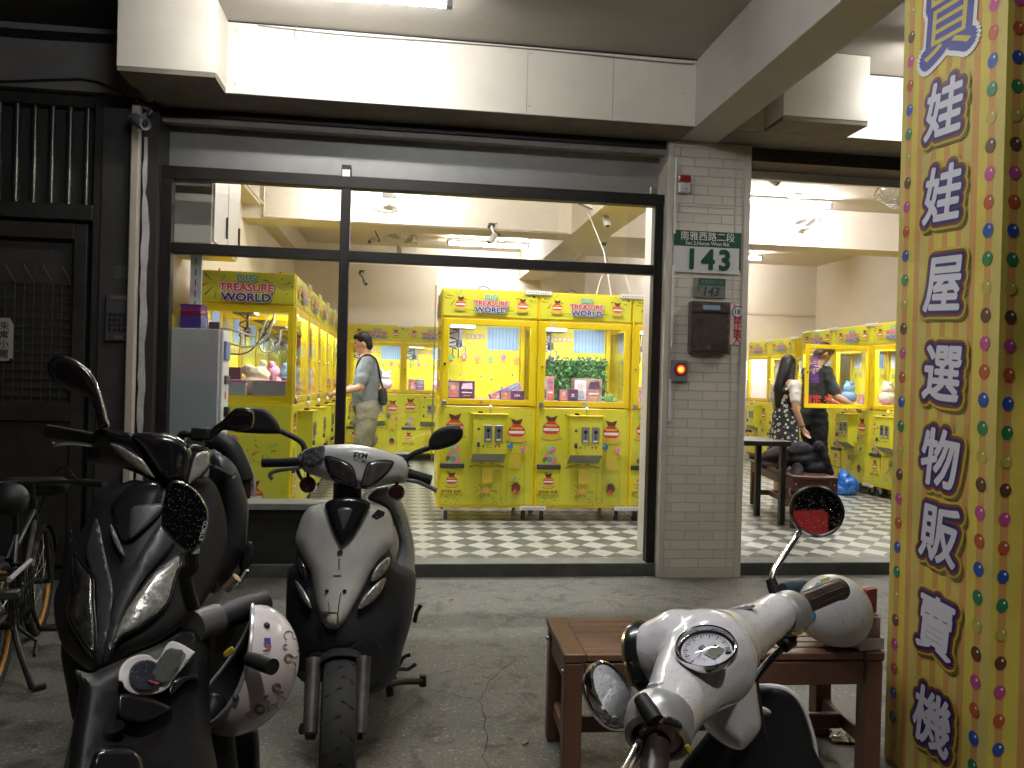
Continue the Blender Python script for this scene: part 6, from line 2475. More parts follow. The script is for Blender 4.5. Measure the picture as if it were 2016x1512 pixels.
for (x, y) in ((1655, 628), (1462, 1075), (1880, 760)):
    p = on_helm(*r2([(x, y)])[0])
    if p is not None:
        b.ell(p, .0055, M_DGREY, 10)
b.build('stud', t_)

# ------------------------------------------------------------------ C: silver scooter facing the street, centre
SC = (-.22, 2.90, 0)
hC = V((-.10, -.995, 0)).normalized()
t_ = thing('scooter', 'dirty silver scooter with cracked front apron, parked facing the street', 'scooter', SC, group='scooters parked by the arcade')
PC, rotC = rest(t_, SC, hC, M_CHAR, M_SATIN, seat_h=.76, L=1.25, wr=.235, front=False, shield=True)
zc = lambda u, v: 2.80 - .16 * max(0, min(1, (v - 880) / 360)) + 9e-6 * (u - 668) ** 2
zhc = lambda u, v: 2.78 + 7e-6 * (u - 690) ** 2
# lower black shell with the wheel arch
b = MB()
panel(b, r3([(560, 905), (470, 1060), (450, 1140), (440, 1300)]) + r4([(400, 30), (388, 200), (383, 400), (395, 640), (455, 760), (545, 890), (560, 720), (700, 690), (960, 660), (975, 930), (1100, 915), (1200, 800), (1240, 640), (1300, 440), (1325, 300), (1330, 60)]) + r3([(1190, 1290), (1110, 1100), (1040, 950), (960, 880)]), (lambda u, v: zc(u, v) + .04), mat('blue black plastic', (.024, .026, .031), .45, spec=.35, nz=(6, .4), bump=(150, .05)), .05, 24, .10)
b.build('lower_fairing', t_)
b = MB()
panel(b, r4([(565, 655), (640, 640), (720, 648), (860, 600), (990, 530), (1075, 580), (1108, 720), (1085, 850), (985, 915), (960, 760), (760, 700), (560, 730)]), off(zc, .012), mat('wheel arch shadow black', (.004, .004, .004), .9), .004, 6, .01)  # flat black sheet paints the shade inside the arch cavity
b.build('wheel_arch_shade', t_)
b = MB()
panel(b, r3([(548, 897), (600, 876), (690, 858), (800, 850), (1000, 858), (1095, 880), (1148, 925), (1170, 1010), (1180, 1150), (1120, 1225), (1060, 1290), (1015, 1370)]) + r4([(1010, 60), (960, 170), (905, 270), (835, 400), (772, 468), (735, 478), (690, 470), (655, 430), (620, 345), (590, 210), (560, 60)]) + r3([(540, 1340), (480, 1210), (455, 1130), (475, 1040), (505, 960)]), zc, M_SILV, .045, 26, .05)
ap = b.build('front_apron', t_)
b = MB()
panel(b, r3([(672, 868), (725, 832), (810, 818), (910, 824), (1005, 862), (965, 965), (885, 1100), (805, 1172), (778, 1165), (725, 1060), (685, 940)]), off(zc, .050), M_BLKP, .012, 10, .02)
panel(b, r3([(765, 905), (870, 900), (845, 985), (805, 1060), (785, 1010)]), off(zc, .062), mat('grey smoked badge', (.09, .09, .10), .25, coat=.5), .006, 8, .01)
b.build('upper_grille', t_)
b = MB()
for (x, y, r_, cvv) in ((782, 1225, .0095, r3), (685, 195, .0065, r4), (815, 195, .0065, r4)):
    p = cvv([(x, y)])[0]
    c_ = at(p[0], p[1], zc(*p) - .0478)
    nn = (V((0, 0, CAMH)) - c_).normalized()
    b.disc(c_, nn, r_, M_RUST if cvv is r3 else M_BLACK, 16)
p = r3([(768, 1265), (782, 1265), (778, 1350), (770, 1350)])
b.poly([at(q[0], q[1], zc(*q) - .0474) for q in p], mat('rust streak', (.24, .17, .09), .6))
p = r3([(730, 1388), (790, 1388), (790, 1397), (730, 1397)])
b.poly([at(q[0], q[1], zc(*q) - .0474) for q in p[::-1]], mat('rust streak', (0, 0, 0)))
for pts in ([(612, 338), (690, 345), (765, 350), (765, 356), (690, 354), (612, 348)], [(765, 470), (762, 360), (772, 270), (785, 205), (790, 207), (779, 275), (770, 360), (772, 470)], [(695, 340), (702, 310), (690, 265), (694, 264), (707, 310), (702, 340)], [(620, 352), (690, 358), (655, 430)]):
    q = r4(pts)
    q = [at(x[0], x[1], zc(*x) - .0472) for x in q]
    n_ = (q[1] - q[0]).cross(q[2] - q[0])
    b.poly(q if n_.dot(V((0, 0, CAMH)) - q[0]) > 0 else q[::-1], mat('crack shadow', (.015, .014, .012), .9))
b.build('damage', ap)
b = MB()
p = r3([(1010, 960), (1060, 905), (1112, 925), (1105, 955), (1050, 985)])
b.poly([at(q[0], q[1], zc(*q) - .046) for q in p[::-1]], mat('black tape', (.012, .011, .011), .6))
b.build('tape_patch', ap)
for pts, cvv, m_ in (([(1145, 1255), (1138, 1330), (1095, 1390), (1045, 1430), (1005, 1440), (1035, 1350), (1085, 1290)], r3, M_LAMPC), ([(1118, 92), (1095, 180), (1045, 250), (985, 298), (915, 328), (945, 245), (1030, 150)], r4, M_LAMPC),
                     ([(450, 112), (505, 165), (555, 255), (575, 325), (530, 300), (480, 220)], r4, M_LAMPC), ([(480, 1250), (525, 1330), (540, 1420), (505, 1400), (480, 1330)], r3, M_LAMPD)):
    b = MB()
    panel(b, cvv(pts), (lambda u, v: zc(u, v) - .030), m_, .012, 7, .02)
    b.build('indicator', t_)
# handlebar cowl with twin headlamps
b = MB()
panel(b, r3([(498, 490), (540, 462), (600, 447), (700, 434), (800, 429), (920, 434), (1050, 460), (1180, 497), (1262, 540), (1292, 590), (1290, 660), (1260, 712), (1150, 722), (1010, 748), (900, 752), (800, 724), (700, 694), (600, 662), (520, 628), (490, 560)]), zhc, M_SILV2, .055, 20, .10)
b.build('handlebar_cowl', t_)
for pts, m_ in (([(676, 522), (740, 528), (830, 562), (876, 605), (894, 670), (896, 742), (800, 716), (722, 672), (688, 600)], M_LAMPD), ([(1000, 562), (1085, 548), (1166, 556), (1158, 592), (1110, 652), (1035, 715), (942, 742), (952, 680), (972, 610)], mat('grey headlamp lens', (.22, .22, .21), .12, .6, coat=1.0, nz=(16, .6), bump=(24, .25)))):
    b = MB()
    panel(b, r3(pts), off(zhc, .052), m_, .014, 8, .02)
    o_ = b.build('headlight', t_)
    b = MB()
    q = [at(p.x, p.y, zhc(p.x, p.y) - .054) for p in smooth2([V((x, y)) for x, y in r3(pts)], 4)]
    b.tube(q + [q[0]], .0038, M_BLACK, 6, False)
    b.build('bezel', o_)
b = MB()
p0 = at(*r3([(932, 508)])[0], 2.722)
rv = (at(*r3([(990, 516)])[0], 2.722) - at(*r3([(872, 500)])[0], 2.722)).normalized()
nv = (V((0, 0, CAMH)) - p0).normalized()
b.text('SYM', p0, rv, nv.cross(rv), .024, M_MATT, .035, .001, 1.1, .15)
b.build('lettering', t_)
b = MB()
panel(b, r3([(505, 500), (545, 462), (600, 447), (665, 440), (668, 500), (655, 560), (600, 590), (545, 600), (510, 570)]), off(zhc, .054), mat('crinkled clear tape', (.30, .30, .33), .08, .3, coat=1.0, nz=(40, .8), bump=(45, 1.2)), .008, 8, .01)
b.build('tape_wrap', t_)
b = MB()
b.tube(tz(r3([(215, 566), (350, 562), (485, 556)]), [2.86, 2.85, 2.84]), [.0165, .0165, .0165], M_MATT, 14)
b.tube(tz(r3([(470, 545), (510, 560)]), 2.84), .026, M_MATT, 14)
b.build('grip', t_)
b = MB()
b.tube(tz(r3([(1275, 640), (1360, 665), (1450, 692)]), [2.86, 2.87, 2.88]), [.017, .0185, .0185], M_MATT, 14)
b.build('grip', t_)
b = MB()
b.tube(tz(r3([(485, 600), (420, 608), (340, 618), (285, 635), (265, 660), (285, 682)]), 2.80, 3), [.007] * 15 + [.010], mat('grey lever', (.25, .25, .25), .3, .8), 8)
b.tube(tz(r3([(470, 615), (480, 650), (510, 690), (560, 700)]), 2.80, 3), .006, M_BLACK, 8)
b.build('brake_lever', t_)
b = MB()
b.tube(tz(r3([(1270, 690), (1350, 705), (1420, 735), (1495, 770)]), 2.82, 3), [.007] * 9 + [.011], mat('grey lever', (0, 0, 0)), 8)
b.build('brake_lever', t_)
for pts, st_ in (([(-30, 240), (0, 185), (60, 165), (150, 160), (235, 170), (295, 225), (338, 290), (352, 345), (300, 352), (180, 350), (60, 342), (-10, 325)], [(345, 330), (440, 375), (500, 415), (525, 470), (530, 510)]),
                 ([(1432, 432), (1440, 385), (1480, 330), (1560, 292), (1640, 288), (1682, 315), (1682, 372), (1640, 422), (1545, 460), (1450, 470)], [(1440, 455), (1350, 485), (1290, 522), (1262, 560), (1268, 600)])):
    b = MB()
    panel(b, r3(pts), 2.84, M_MATT, .018, 9, .03)
    mo = b.build('mirror', t_)
    b = MB()
    q = tz(r3(st_), 2.85, 4)
    b.tube(q, [.010] * (len(q) - 5) + [.013] * 4 + [.018], M_MATT, 10)
    b.build('stem', mo)
for (x, y) in ((545, 725), (1199, 782)):
    b = MB()
    c_ = at(*r3([(x, y)])[0], 2.80)
    nn = (V((0, 0, CAMH)) - c_).normalized()
    b.lathe([(0, .012), (.022, .010), (.0285, .0), (.026, -.02), (0, -.022)], c_, nn, mat('dark red lens', (.035, .010, .008), .2, coat=.5), 22)
    b.tube([c_ - nn * .015, c_ - nn * .02 + V((0, 0, .05))], .006, M_BLACK, 6)
    b.build('reflector', t_)
blob('steering_column', t_, chains=[[(at(*r3([(850, 720)])[0], 2.86), .045), (at(*r3([(840, 840)])[0], 2.86), .05), (at(*r3([(830, 1000)])[0], 2.86), .06)]], voxel=.012, smooth=4, m=M_MATT)
b = MB()
panel(b, r3([(985, 830), (1010, 780), (1060, 742), (1130, 728), (1180, 760), (1225, 830), (1265, 920), (1295, 1030), (1328, 1180), (1332, 1340)]) + r4([(1330, 80), (1250, 100), (1180, 60)]) + r3([(1190, 1280), (1215, 1150), (1160, 960), (1090, 880)]), (lambda u, v: zc(u, v) + .10), M_BGREY, .05, 22, .06)
b.build('side_fairing', t_)
# front wheel, fork, mudguard
cw = V((-.172, 2.55, .238))
hW = V((.06, -1, 0)).normalized()
lfC = V((0, 0, 1)).cross(hW)
wheel(t_, cw, lfC, .238, .112, M_CHAR, 'front_wheel')
b = MB()
b.tube(tz(r4([(588, 690), (562, 1240)]), [2.50, 2.38]), [.024, .022], M_FORK, 12)
b.tube(tz(r4([(955, 680), (928, 1240)]), [2.50, 2.38]), [.024, .020], M_FORK, 12)
for x in (568, 928):
    b.tube(tz(r4([(x - 30, 1215), (x + 30, 1215)]), 2.42), .028, M_DIRTM, 10)
b.tube(tz(r4([(560, 1210), (500, 1205)]), [2.42, 2.40]), .017, M_DIRTM, 8)
b.build('fork', t_)
b = MB()
vs, fs = [], []
for i in range(13):
    a = R(84 + i * 80 / 12)
    for j in range(9):
        l = -.064 + .128 * j / 8
        rr = .254 - .022 * abs(l / .064) ** 3
        vs.append(cw + hW * math.cos(a) * rr + V((0, 0, math.sin(a) * rr)) + lfC * l)
for i in range(12):
    for j in range(8):
        fs.append([i * 9 + j, i * 9 + j + 1, (i + 1) * 9 + j + 1, (i + 1) * 9 + j])
k = len(vs)
vs2 = [cw + (p - cw) * .985 for p in vs]
b.add(vs + vs2, fs + [[q + k for q in f][::-1] for f in fs], M_MATT, True)
b.build('front_mudguard', t_)
b = MB()
b.tube(tz(r4([(1330, 420), (1345, 350), (1362, 320), (1378, 295)]), 3.3, 3), .009, M_DIRTM, 8)
b.build('kick_starter', t_)
b = MB()
b.tube(tz(r4([(1215, 740), (1250, 680), (1300, 660)]), 3.4, 3), .008, M_DIRTM, 8)
b.tube(tz(r4([(1130, 880), (1250, 855), (1390, 855)]), [3.2, 3.35, 3.45]), .014, M_DIRTM, 8)
b.box(at(*r4([(1390, 850)])[0], 3.45), (.03, .03, .05), M_DIRTM, .004)
b.tube(tz(r4([(1140, 870), (1150, 960)]), 3.3), .016, M_DIRTM, 8)
b.build('side_stand', t_)
# ------------------------------------------------------------------ D: white scooter, handlebar in the foreground
M_WHT = wet_mat('wet white scooter paint', (.74, .74, .77), .16, 0, 210, .20, (.80, .80, .84))
M_WHTW = M_WHT
M_ALU = mat('silver switch housing', (.46, .46, .47), .32, .45, nz=(14, .2))
M_GRIPB = mat('dark brown rubber grip', (.045, .034, .030), .42, bump=(60, .15))
SD = (.42, 1.16, 0)
hD = V((-.93, .36, 0)).normalized()
t_ = thing('scooter', 'white retro scooter in the foreground with round gauge and round chrome mirrors', 'scooter', SD, group='scooters parked by the arcade')
PD, rotD = rest(t_, SD, hD, M_WHT, M_MATT, seat_h=.74, L=1.05, wr=.22, rear_w=.13, shield=False)
CEN = at(1392, 1300, 1.14)
blob('handlebar_cowl', t_, chains=[
    [(at(1308, 1422, .955), .037), (at(1330, 1384, 1.02), .041), (at(1360, 1338, 1.085), .053), (at(1394, 1296, 1.14), .070), (at(1422, 1274, 1.18), .056), (at(1456, 1255, 1.225), .0425), (at(1496, 1231, 1.30), .0375), (at(1527, 1208, 1.345), .0345)],
    [(at(1392, 1294, 1.15), .064), (at(1340, 1278, 1.165), .058), (at(1304, 1286, 1.175), .051)]], voxel=.0045, smooth=14, m=M_WHT)
# headlamp rim on the far side
nd = (at(1250, 1296, 1.20) - at(1310, 1284, 1.175)).normalized()
cH = at(1288, 1290, 1.185)
b = MB()
b.lathe([(.048, -.012), (.053, -.004), (.054, .006), (.048, .012), (.044, .012)], cH + nd * .012, nd, M_BLKP, 30)
b.lathe([(.049, .013), (.050, .016), (.046, .019)], cH + nd * .010, nd, mat('brass tinted rim', (.45, .36, .15), .25, .8), 30)
hl = b.build('headlight', t_)
b = MB()
b.lathe([(.045, .012), (.035, .022), (.018, .028), (0, .03)], cH + nd * .012, nd, M_LAMPD, 24)
b.build('lens', hl)
# gauge
gc = at(1390, 1274, 1.044)
vdir = (V((0, 0, CAMH)) - gc).normalized()
upc = (CROT.to_3x3() @ V((-.16, 1, 0)))
upc = (upc - vdir * upc.dot(vdir)).normalized()
gn = (vdir * math.cos(R(48)) + upc * math.sin(R(48))).normalized()
gx = (CROT.to_3x3() @ V((1, .16, 0)))
gx = (gx - gn * gx.dot(gn)).normalized()
gy = gn.cross(gx)
b = MB()
b.lathe([(.030, -.012), (.0395, -.006), (.0405, .0), (.0385, .004), (.0365, .003), (.0355, -.003)], gc, gn, M_CHROME, 40)
gg = b.build('gauge', t_)
b = MB()
b.lathe([(.0365, -.003), (.033, -.006)], gc, gn, mat('black gauge ring', (.01, .01, .012), .3), 36)
b.disc(gc - gn * .006, gn, .034, wet_mat('wet white dial', (.50, .50, .58), .25, 0, 460, .34, (.85, .86, .95)), 36)
b.build('dial', gg)
G = lambda x, y, l=0: gc + gx * x + gy * y + gn * (-.0055 + l)
b = MB()
for i in range(31):
    a = R(210 - i * 8)
    r0 = .026 if i % 3 else .0235
    w_ = .0005 if i % 3 else .0009
    d_ = gx * math.cos(a) + gy * math.sin(a)
    e_ = gx * -math.sin(a) + gy * math.cos(a)
    b.poly([gc + gn * -.0055 + d_ * r0 - e_ * w_, gc + gn * -.0055 + d_ * .030 - e_ * w_, gc + gn * -.0055 + d_ * .030 + e_ * w_, gc + gn * -.0055 + d_ * r0 + e_ * w_], M_BLACK)
b.build('dial_marks', gg)
b = MB()
ca, sa = math.cos(.62), math.sin(.62)
lc = (.009, -.006)
q = [(lc[0] + ca * x - sa * y, lc[1] + sa * x + ca * y) for x, y in ((-.011, -.0085), (.011, -.0085), (.011, .0085), (-.011, .0085))]
b.poly([G(x, y, .0006) for x, y in q], wet_mat('wet olive lcd', (.075, .085, .05), .15, 0, 460, .28, (.4, .42, .36)))
b.build('lcd', gg)
b = MB()
for x, y, r_ in ((-.004, .005, .0045), (.026, -.010, .004)):
    b.lathe([(0, .002), (r_ * .8, .0018), (r_, 0)], G(x, y, .0008), gn, M_BLACK, 14)
b.build('gauge_knob', gg)
b = MB()
b.poly([G(-.005, .0035, .0007), G(-.0165, -.0125, .0007), G(-.0155, -.0135, .0007), G(-.003, .002, .0007)], mat('pink needle', (.62, .17, .28), .4))
b.build('needle', gg)
b = MB()
b.lathe([(.0355, .0015), (.028, .0045), (.015, .0065), (.0, .007)], gc, gn, glass_mat('gauge glass', (1, 1, 1), .05), 36)
b.build('gauge_glass', gg)
# reservoir lids
for pts, z in (([(1085, 862), (1165, 868), (1172, 880), (1115, 990), (1075, 1000), (1010, 980), (1030, 880)], .985), ([(1590, 340), (1690, 300), (1790, 285), (1818, 300), (1800, 318), (1640, 388), (1598, 375)], 1.235)):
    b = MB()
    panel(b, r5(pts), z, M_ALU, .004, 3, .014, sm=2)
    b.build('reservoir_lid', t_)
# neck cover
b = MB()
cr = lambda u, v: 1.235 + 9e-6 * (u - 1440) ** 2 + .00004 * (v - 1350)
panel(b, r5([(1500, 880), (1425, 980), (1412, 1090), (1450, 1200), (1560, 1305), (1690, 1362), (1765, 1330), (1858, 1205), (1850, 1060), (1818, 860), (1790, 690), (1700, 760)]), cr, M_WHT, .035, 34, .06)
b.build('neck_cover', t_)
# inner leg shield with white edge
b = MB()
zs = lambda u, v: 1.46 + 1e-6 * (u - 1500) ** 2
ls = r6([(-150, 1000), (-60, 930), (40, 903), (150, 900), (250, 918), (330, 975), (385, 1060), (430, 1180), (470, 1340), (500, 1620), (-500, 1620), (-520, 1500), (-330, 1250)])
panel(b, ls, zs, mat('black leg shield lining', (.007, .007, .008), .5), .012, 14, .05)
o_ = b.build('leg_shield', t_)
b = MB()
q = tz(r6([(40, 900), (150, 896), (252, 914), (333, 971), (389, 1058), (434, 1180), (474, 1340), (505, 1620)]), 1.475, 4)
b.tube(q, .006, M_WHT, 8)
b.build('edge_trim', o_)
b = MB()
panel(b, [(u + 2, v + 3) for u, v in ls], (lambda u, v: zs(u, v) + .055), M_WHT, .006, 12, .03)
b.build('front_shield', t_)
b = MB()
panel(b, r6([(60, 1040), (120, 1050), (160, 1085), (130, 1110), (70, 1110), (40, 1080)]), 1.40, mat('cream cloth', (.42, .38, .30), .9, nz=(60, .4)), .01, 6, .015)
b.build('cloth_scrap', t_)
# cables beside the neck
b = MB()
b.tube(tz(r6([(330, 520), (250, 600), (160, 690), (60, 810), (20, 900)]), [1.38, 1.37, 1.35, 1.33, 1.32], 4), .006, M_BLACK, 8)
b.tube(tz(r6([(300, 545), (240, 590)]), [1.375, 1.365]), .014, M_BLACK, 10)
b.tube(tz(r6([(40, 820), (60, 950), (80, 1100), (110, 1280)]), 1.36, 4), .005, M_BLACK, 8)
b.build('cable', t_)
# left collar, grip, lever (near)
cl = at(1298, 1424, .945)
axl = (at(1281, 1560, .865) - cl).normalized()
b = MB()
b.lathe([(.034, -.022), (.0395, -.014), (.041, .006), (.038, .022), (.031, .026), (.029, .022)], cl, axl, M_ALU, 30)
b.lathe([(.0295, .023), (.026, .012), (.014, .012)], cl, axl, M_BLACK, 30)
b.torus(cl, axl, .0377, .0012, M_DGREY, 30, 6)
co = b.build('switch_housing', t_)
b = MB()
panel(b, r5([(1142, 1150), (1165, 1108), (1240, 1135), (1280, 1170), (1275, 1205), (1220, 1190), (1150, 1165)]), .905, M_DGREY, .004, 3, .012, sm=2)
panel(b, r5([(960, 1235), (1020, 1195), (1060, 1190), (1055, 1220), (985, 1260)]), .905, M_BLACK, .003, 3, .012, sm=2)
b.build('switch', co)
b = MB()
panel(b, r5([(1300, 1330), (1325, 1315), (1345, 1350), (1342, 1395), (1318, 1390), (1298, 1350)]), .90, mat('yellow button', (.55, .40, .03), .4), .004, 4, .008)
b.build('button', co)
b = MB()
b.tube([cl + axl * .024, cl + axl * .07, cl + axl * .15], [.0155, .0165, .0165], M_GRIPB, 16)
b.lathe([(.0168, 0), (.024, .004), (.024, .012), (.0, .018)], cl + axl * .148, axl, M_GRIPB, 16)
b.build('grip', t_)
b = MB()
b.tube(tz(r5([(1010, 1260), (965, 1330), (920, 1420), (870, 1510), (820, 1600)]), [.915, .89, .86, .83, .80], 3), [.0075] * 13, M_CHROME, 10, flat=.6)
b.build('brake_lever', t_)
# right collar, grip
axr = (at(1661, 1157, 1.56) - at(1572, 1192, 1.43)).normalized()
crr = at(1549, 1208, 1.385)
b = MB()
b.lathe([(.030, -.026), (.0375, -.018), (.0375, .016), (.034, .026), (.018, .03)], crr, axr, M_ALU, 26)
co = b.build('switch_housing', t_)
b = MB()
panel(b, r6([(285, 400), (350, 360), (380, 380), (375, 430), (300, 455)]), 1.36, M_DGREY, .006, 4, .02)
b.build('switch', co)
b = MB()
panel(b, r6([(305, 492), (370, 468), (392, 478), (385, 505), (318, 525)]), 1.355, mat('yellow button', (0, 0, 0)), .004, 4, .012)
b.build('button', co)
b = MB()
g0, g1 = at(1569, 1193, 1.425), at(1652, 1160, 1.555)
b.tube([g0, g0.lerp(g1, .1), g0.lerp(g1, .93), g1], [.021, .0185, .0185, .0215], M_GRIPB, 18)
for i in range(10):
    a = 6.2832 * i / 10
    u_ = axr.orthogonal().normalized()
    w_ = axr.cross(u_)
    d_ = (u_ * math.cos(a) + w_ * math.sin(a)) * .0182
    b.tube([g0.lerp(g1, .12) + d_, g0.lerp(g1, .9) + d_], .0018, M_GRIPB, 5)
b.build('grip', t_)


# mirrors
def round_mirror(c, n, rad, stem, sleeve):
    b = MB()
    prof = [(rad * .93, .004), (rad, .002), (rad * 1.02, -.006), (rad * .9, -.018), (rad * .5, -.028), (0, -.030)]
    b.lathe(prof, c, n, M_CHROME, 40)
    m_ = b.build('mirror', t_)
    b = MB()
    b.lathe([(rad * .935, .0035), (rad * .88, .001), (rad * .86, .001)], c, n, M_BLACK, 40)
    b.disc(c + n * .0012, n, rad * .87, wet_mat('wet mirror', (.80, .80, .82), .02, 1.0, 330, .30, (.75, .75, .8)), 40)
    b.build('mirror_glass', m_)
    b = MB()
    b.tube(stem, .0055, M_CHROME, 12)
    b.tube(sleeve, [.0105, .0105, .009], M_MATT, 14)
    b.build('stem', m_)


C3 = CROT.to_3x3()
cR = at(1608, 1006, 1.47)
vR = (V((0, 0, CAMH)) - cR).normalized()
nR = (vR + C3 @ V((.10, .05, 0))).normalized()
round_mirror(cR, nR, .0475, tz([(1519, 1141), (1524, 1122), (1550, 1084), (1578, 1042)], [1.42, 1.43, 1.455, 1.485]), tz([(1530, 1176), (1523, 1158), (1517, 1140)], [1.405, 1.41, 1.415]))
cL = at(1207, 1366, 1.06)
vL = (V((0, 0, CAMH)) - cL).normalized()
pj = C3 @ V((.87, .50, 0))
pj = (pj - vL * pj.dot(vL)).normalized()
nL = (vL * .52 + pj * .854).normalized()
round_mirror(cL, nL, .0455, tz([(1262, 1378), (1250, 1392), (1240, 1400)], [.93, .97, 1.04]), tz([(1290, 1420), (1278, 1400), (1261, 1374)], [.905, .915, .93]))

# ================================================================== BENCH AND WHAT LIES ON IT
M_WOOD = mat('red brown stained wood', (.135, .062, .036), .42, nz=(5, .3), bump=(30, .06))
M_WOOD2 = mat('red brown slat wood', (.18, .088, .052), .45, nz=(7, .35), bump=(40, .08))
HB = .45
pfl, pfr, pbl = atZ(1111, 1288, HB), atZ(1743, 1284, HB), atZ(1051, 1213, HB)
ang = math.atan2((pfr - pfl).y, (pfr - pfl).x)
Lb = (pfr - pfl).length
bench('bench', 'red brown slatted wooden bench in the arcade behind the white scooter', (pfl.x, pfl.y, 0), ang, Lb, .42, HB, M_WOOD, M_WOOD2, .07, slats=7)
BX = Matrix.Rotation(ang, 3, 'Z')
BP = lambda x, y, z: V((pfl.x, pfl.y, 0)) + BX @ V((x, y, z))
# white helmet on the bench
hc = at(1642, 1206, 2.84)
hc.z = HB + .118
t_ = thing('helmet', 'white scuffed helmet with blue and yellow stickers lying on the bench', 'helmet', (hc.x, hc.y, HB))
M_HW = mat('scuffed white helmet', (.73, .72, .72), .28, coat=.4, nz=(7, .14))
b = MB()
NP, NT = 40, 18
ra = (.125, .135, .128)
vs = []
for i in range(NT + 1):
    for j in range(NP):
        ph = 6.2832 * j / NP
        te = 2.45 - .30 * max(0, math.cos(ph - 2.6)) ** 2
        th = te * i / NT
        vs.append(hc + V((ra[0] * math.sin(th) * math.cos(ph), ra[1] * math.sin(th) * math.sin(ph), ra[2] * math.cos(th))))
fs = [[i * NP + j, (i + 1) * NP + j, (i + 1) * NP + (j + 1) % NP, i * NP + (j + 1) % NP] for i in range(NT) for j in range(NP)]
b.add(vs, fs, M_HW, True)
b.build('shell', t_)
b = MB()
vs2 = [hc + (p - hc) * .93 for p in vs]
b.add(vs2, [f[::-1] for f in fs], mat('grey helmet lining', (.05, .06, .07), .9), True)
b.add(vs[NT * NP:] + vs2[NT * NP:], [[j, (j + 1) % NP, NP + (j + 1) % NP, NP + j] for j in range(NP)], M_DGREY, True)
b.build('lining', t_)


def on_sph(u, v, lift=.0015):
    o = V((0, 0, CAMH))
    d = (at(u, v, 1) - o).normalized()
    sc3 = lambda q: V((q.x / ra[0], q.y / ra[1], q.z / ra[2]))
    oo, dd = sc3(o - hc), sc3(d)
    A_, B_, C_ = dd.dot(dd), 2 * oo.dot(dd), oo.dot(oo) - 1
    q = B_ * B_ - 4 * A_ * C_
    if q < 0:
        return None
    p = o + d * ((-B_ - math.sqrt(q)) / (2 * A_))
    return p + (p - hc).normalized() * lift


def sph_patch(pts, m_, lift):
    q = [on_sph(*p, lift) for p in pts]
    if None not in q:
        n_ = (q[1] - q[0]).cross(q[2] - q[0])
        b.poly(q if n_.dot(q[0] - hc) > 0 else q[::-1], m_)


b = MB()
sph_patch(r6([(445, 190), (500, 130), (520, 140), (470, 195)]), mat('sticker sky blue', (.06, .25, .50), .4), .0015)
sph_patch(r6([(512, 118), (585, 92), (592, 108), (520, 142)]), mat('sticker lime', (.55, .58, .05), .4), .0025)
for i in range(4):
    sph_patch(r6([(530 + i * 15, 112 - i * 5), (537 + i * 15, 110 - i * 5), (537 + i * 15, 124 - i * 5), (530 + i * 15, 127 - i * 5)]), M_BLACK, .0035)
for i in range(16):
    a0, a1 = 6.2832 * i / 16, 6.2832 * (i + 1) / 16
    sph_patch(r6([(430 + 60 * math.cos(a0), 375 + 55 * math.sin(a0)), (430 + 60 * math.cos(a1), 375 + 55 * math.sin(a1)), (430 + 38 * math.cos(a1), 375 + 36 * math.sin(a1)), (430 + 38 * math.cos(a0), 375 + 36 * math.sin(a0))]), mat('sticker sky blue', (0, 0, 0)), .002)
sph_patch(r6([(400, 370), (440, 345), (470, 375), (430, 405)]), mat('sticker lime', (0, 0, 0)), .0025)
for y in (400, 408, 418):
    sph_patch(r6([(680, y + 8), (840, y), (840, y + 2.5), (680, y + 10.5)]), mat('pencil grey', (.16, .15, .16), .6), .0015)
for i in range(14):
    x, y = rng.uniform(650, 850), rng.uniform(230, 560)
    sph_patch(r6([(x, y), (x + rng.uniform(4, 12), y + 2), (x + 6, y + rng.uniform(4, 12))]), mat('scuff grey', (.25, .21, .18), .7), .0013)
sph_patch(r6([(765, 560), (800, 540), (800, 590), (770, 605)]), mat('scuff dark', (.05, .045, .04), .7), .0017)
b.build('sticker', t_)
b = MB()
c_ = at(*r6([(335, 190)])[0], 2.93)
b.lathe([(0, -.05), (.035, -.05), (.042, -.02), (.042, .03), (.03, .05), (0, .05)], c_, (1, .2, .1), mat('dark teal rubber', (.02, .05, .06), .5), 18)
b.build('chin_piece', t_)
# cartons at the right end of the bench
for i, (x, y, z, sz, rot, m_, lab) in enumerate((
        (Lb - .055, .085, HB + .002, (.10, .15, .04), 12, mat('white carton', (.5, .48, .45), .6, nz=(20, .2)), 'flattened white carton at the right end of the bench'),
        (Lb - .03, .07, HB + .044, (.075, .08, .07), -20, mat('grey pink carton', (.38, .22, .22), .6, nz=(20, .4)), 'grey pink carton on the white carton at the right bench end'),
        (Lb - .03, .09, HB + .116, (.06, .06, .085), 28, mat('crimson carton', (.26, .02, .055), .5, nz=(30, .2)), 'crimson carton topmost of the pile at the right bench end'))):
    c_ = BP(x, y, z + sz[2] / 2)
    b = MB()
    b.box(c_, sz, m_, .002, BX.to_4x4() @ Matrix.Rotation(R(rot), 4, 'Z'))
    b.box(c_ + V((0, 0, sz[2] / 2 + .001)), (sz[0] * .96, .02, .001), mat('carton tape', (.4, .33, .25), .4), 0, BX.to_4x4() @ Matrix.Rotation(R(rot), 4, 'Z'))
    tag(b.build('carton'), lab, 'carton', 'cartons on the bench end')

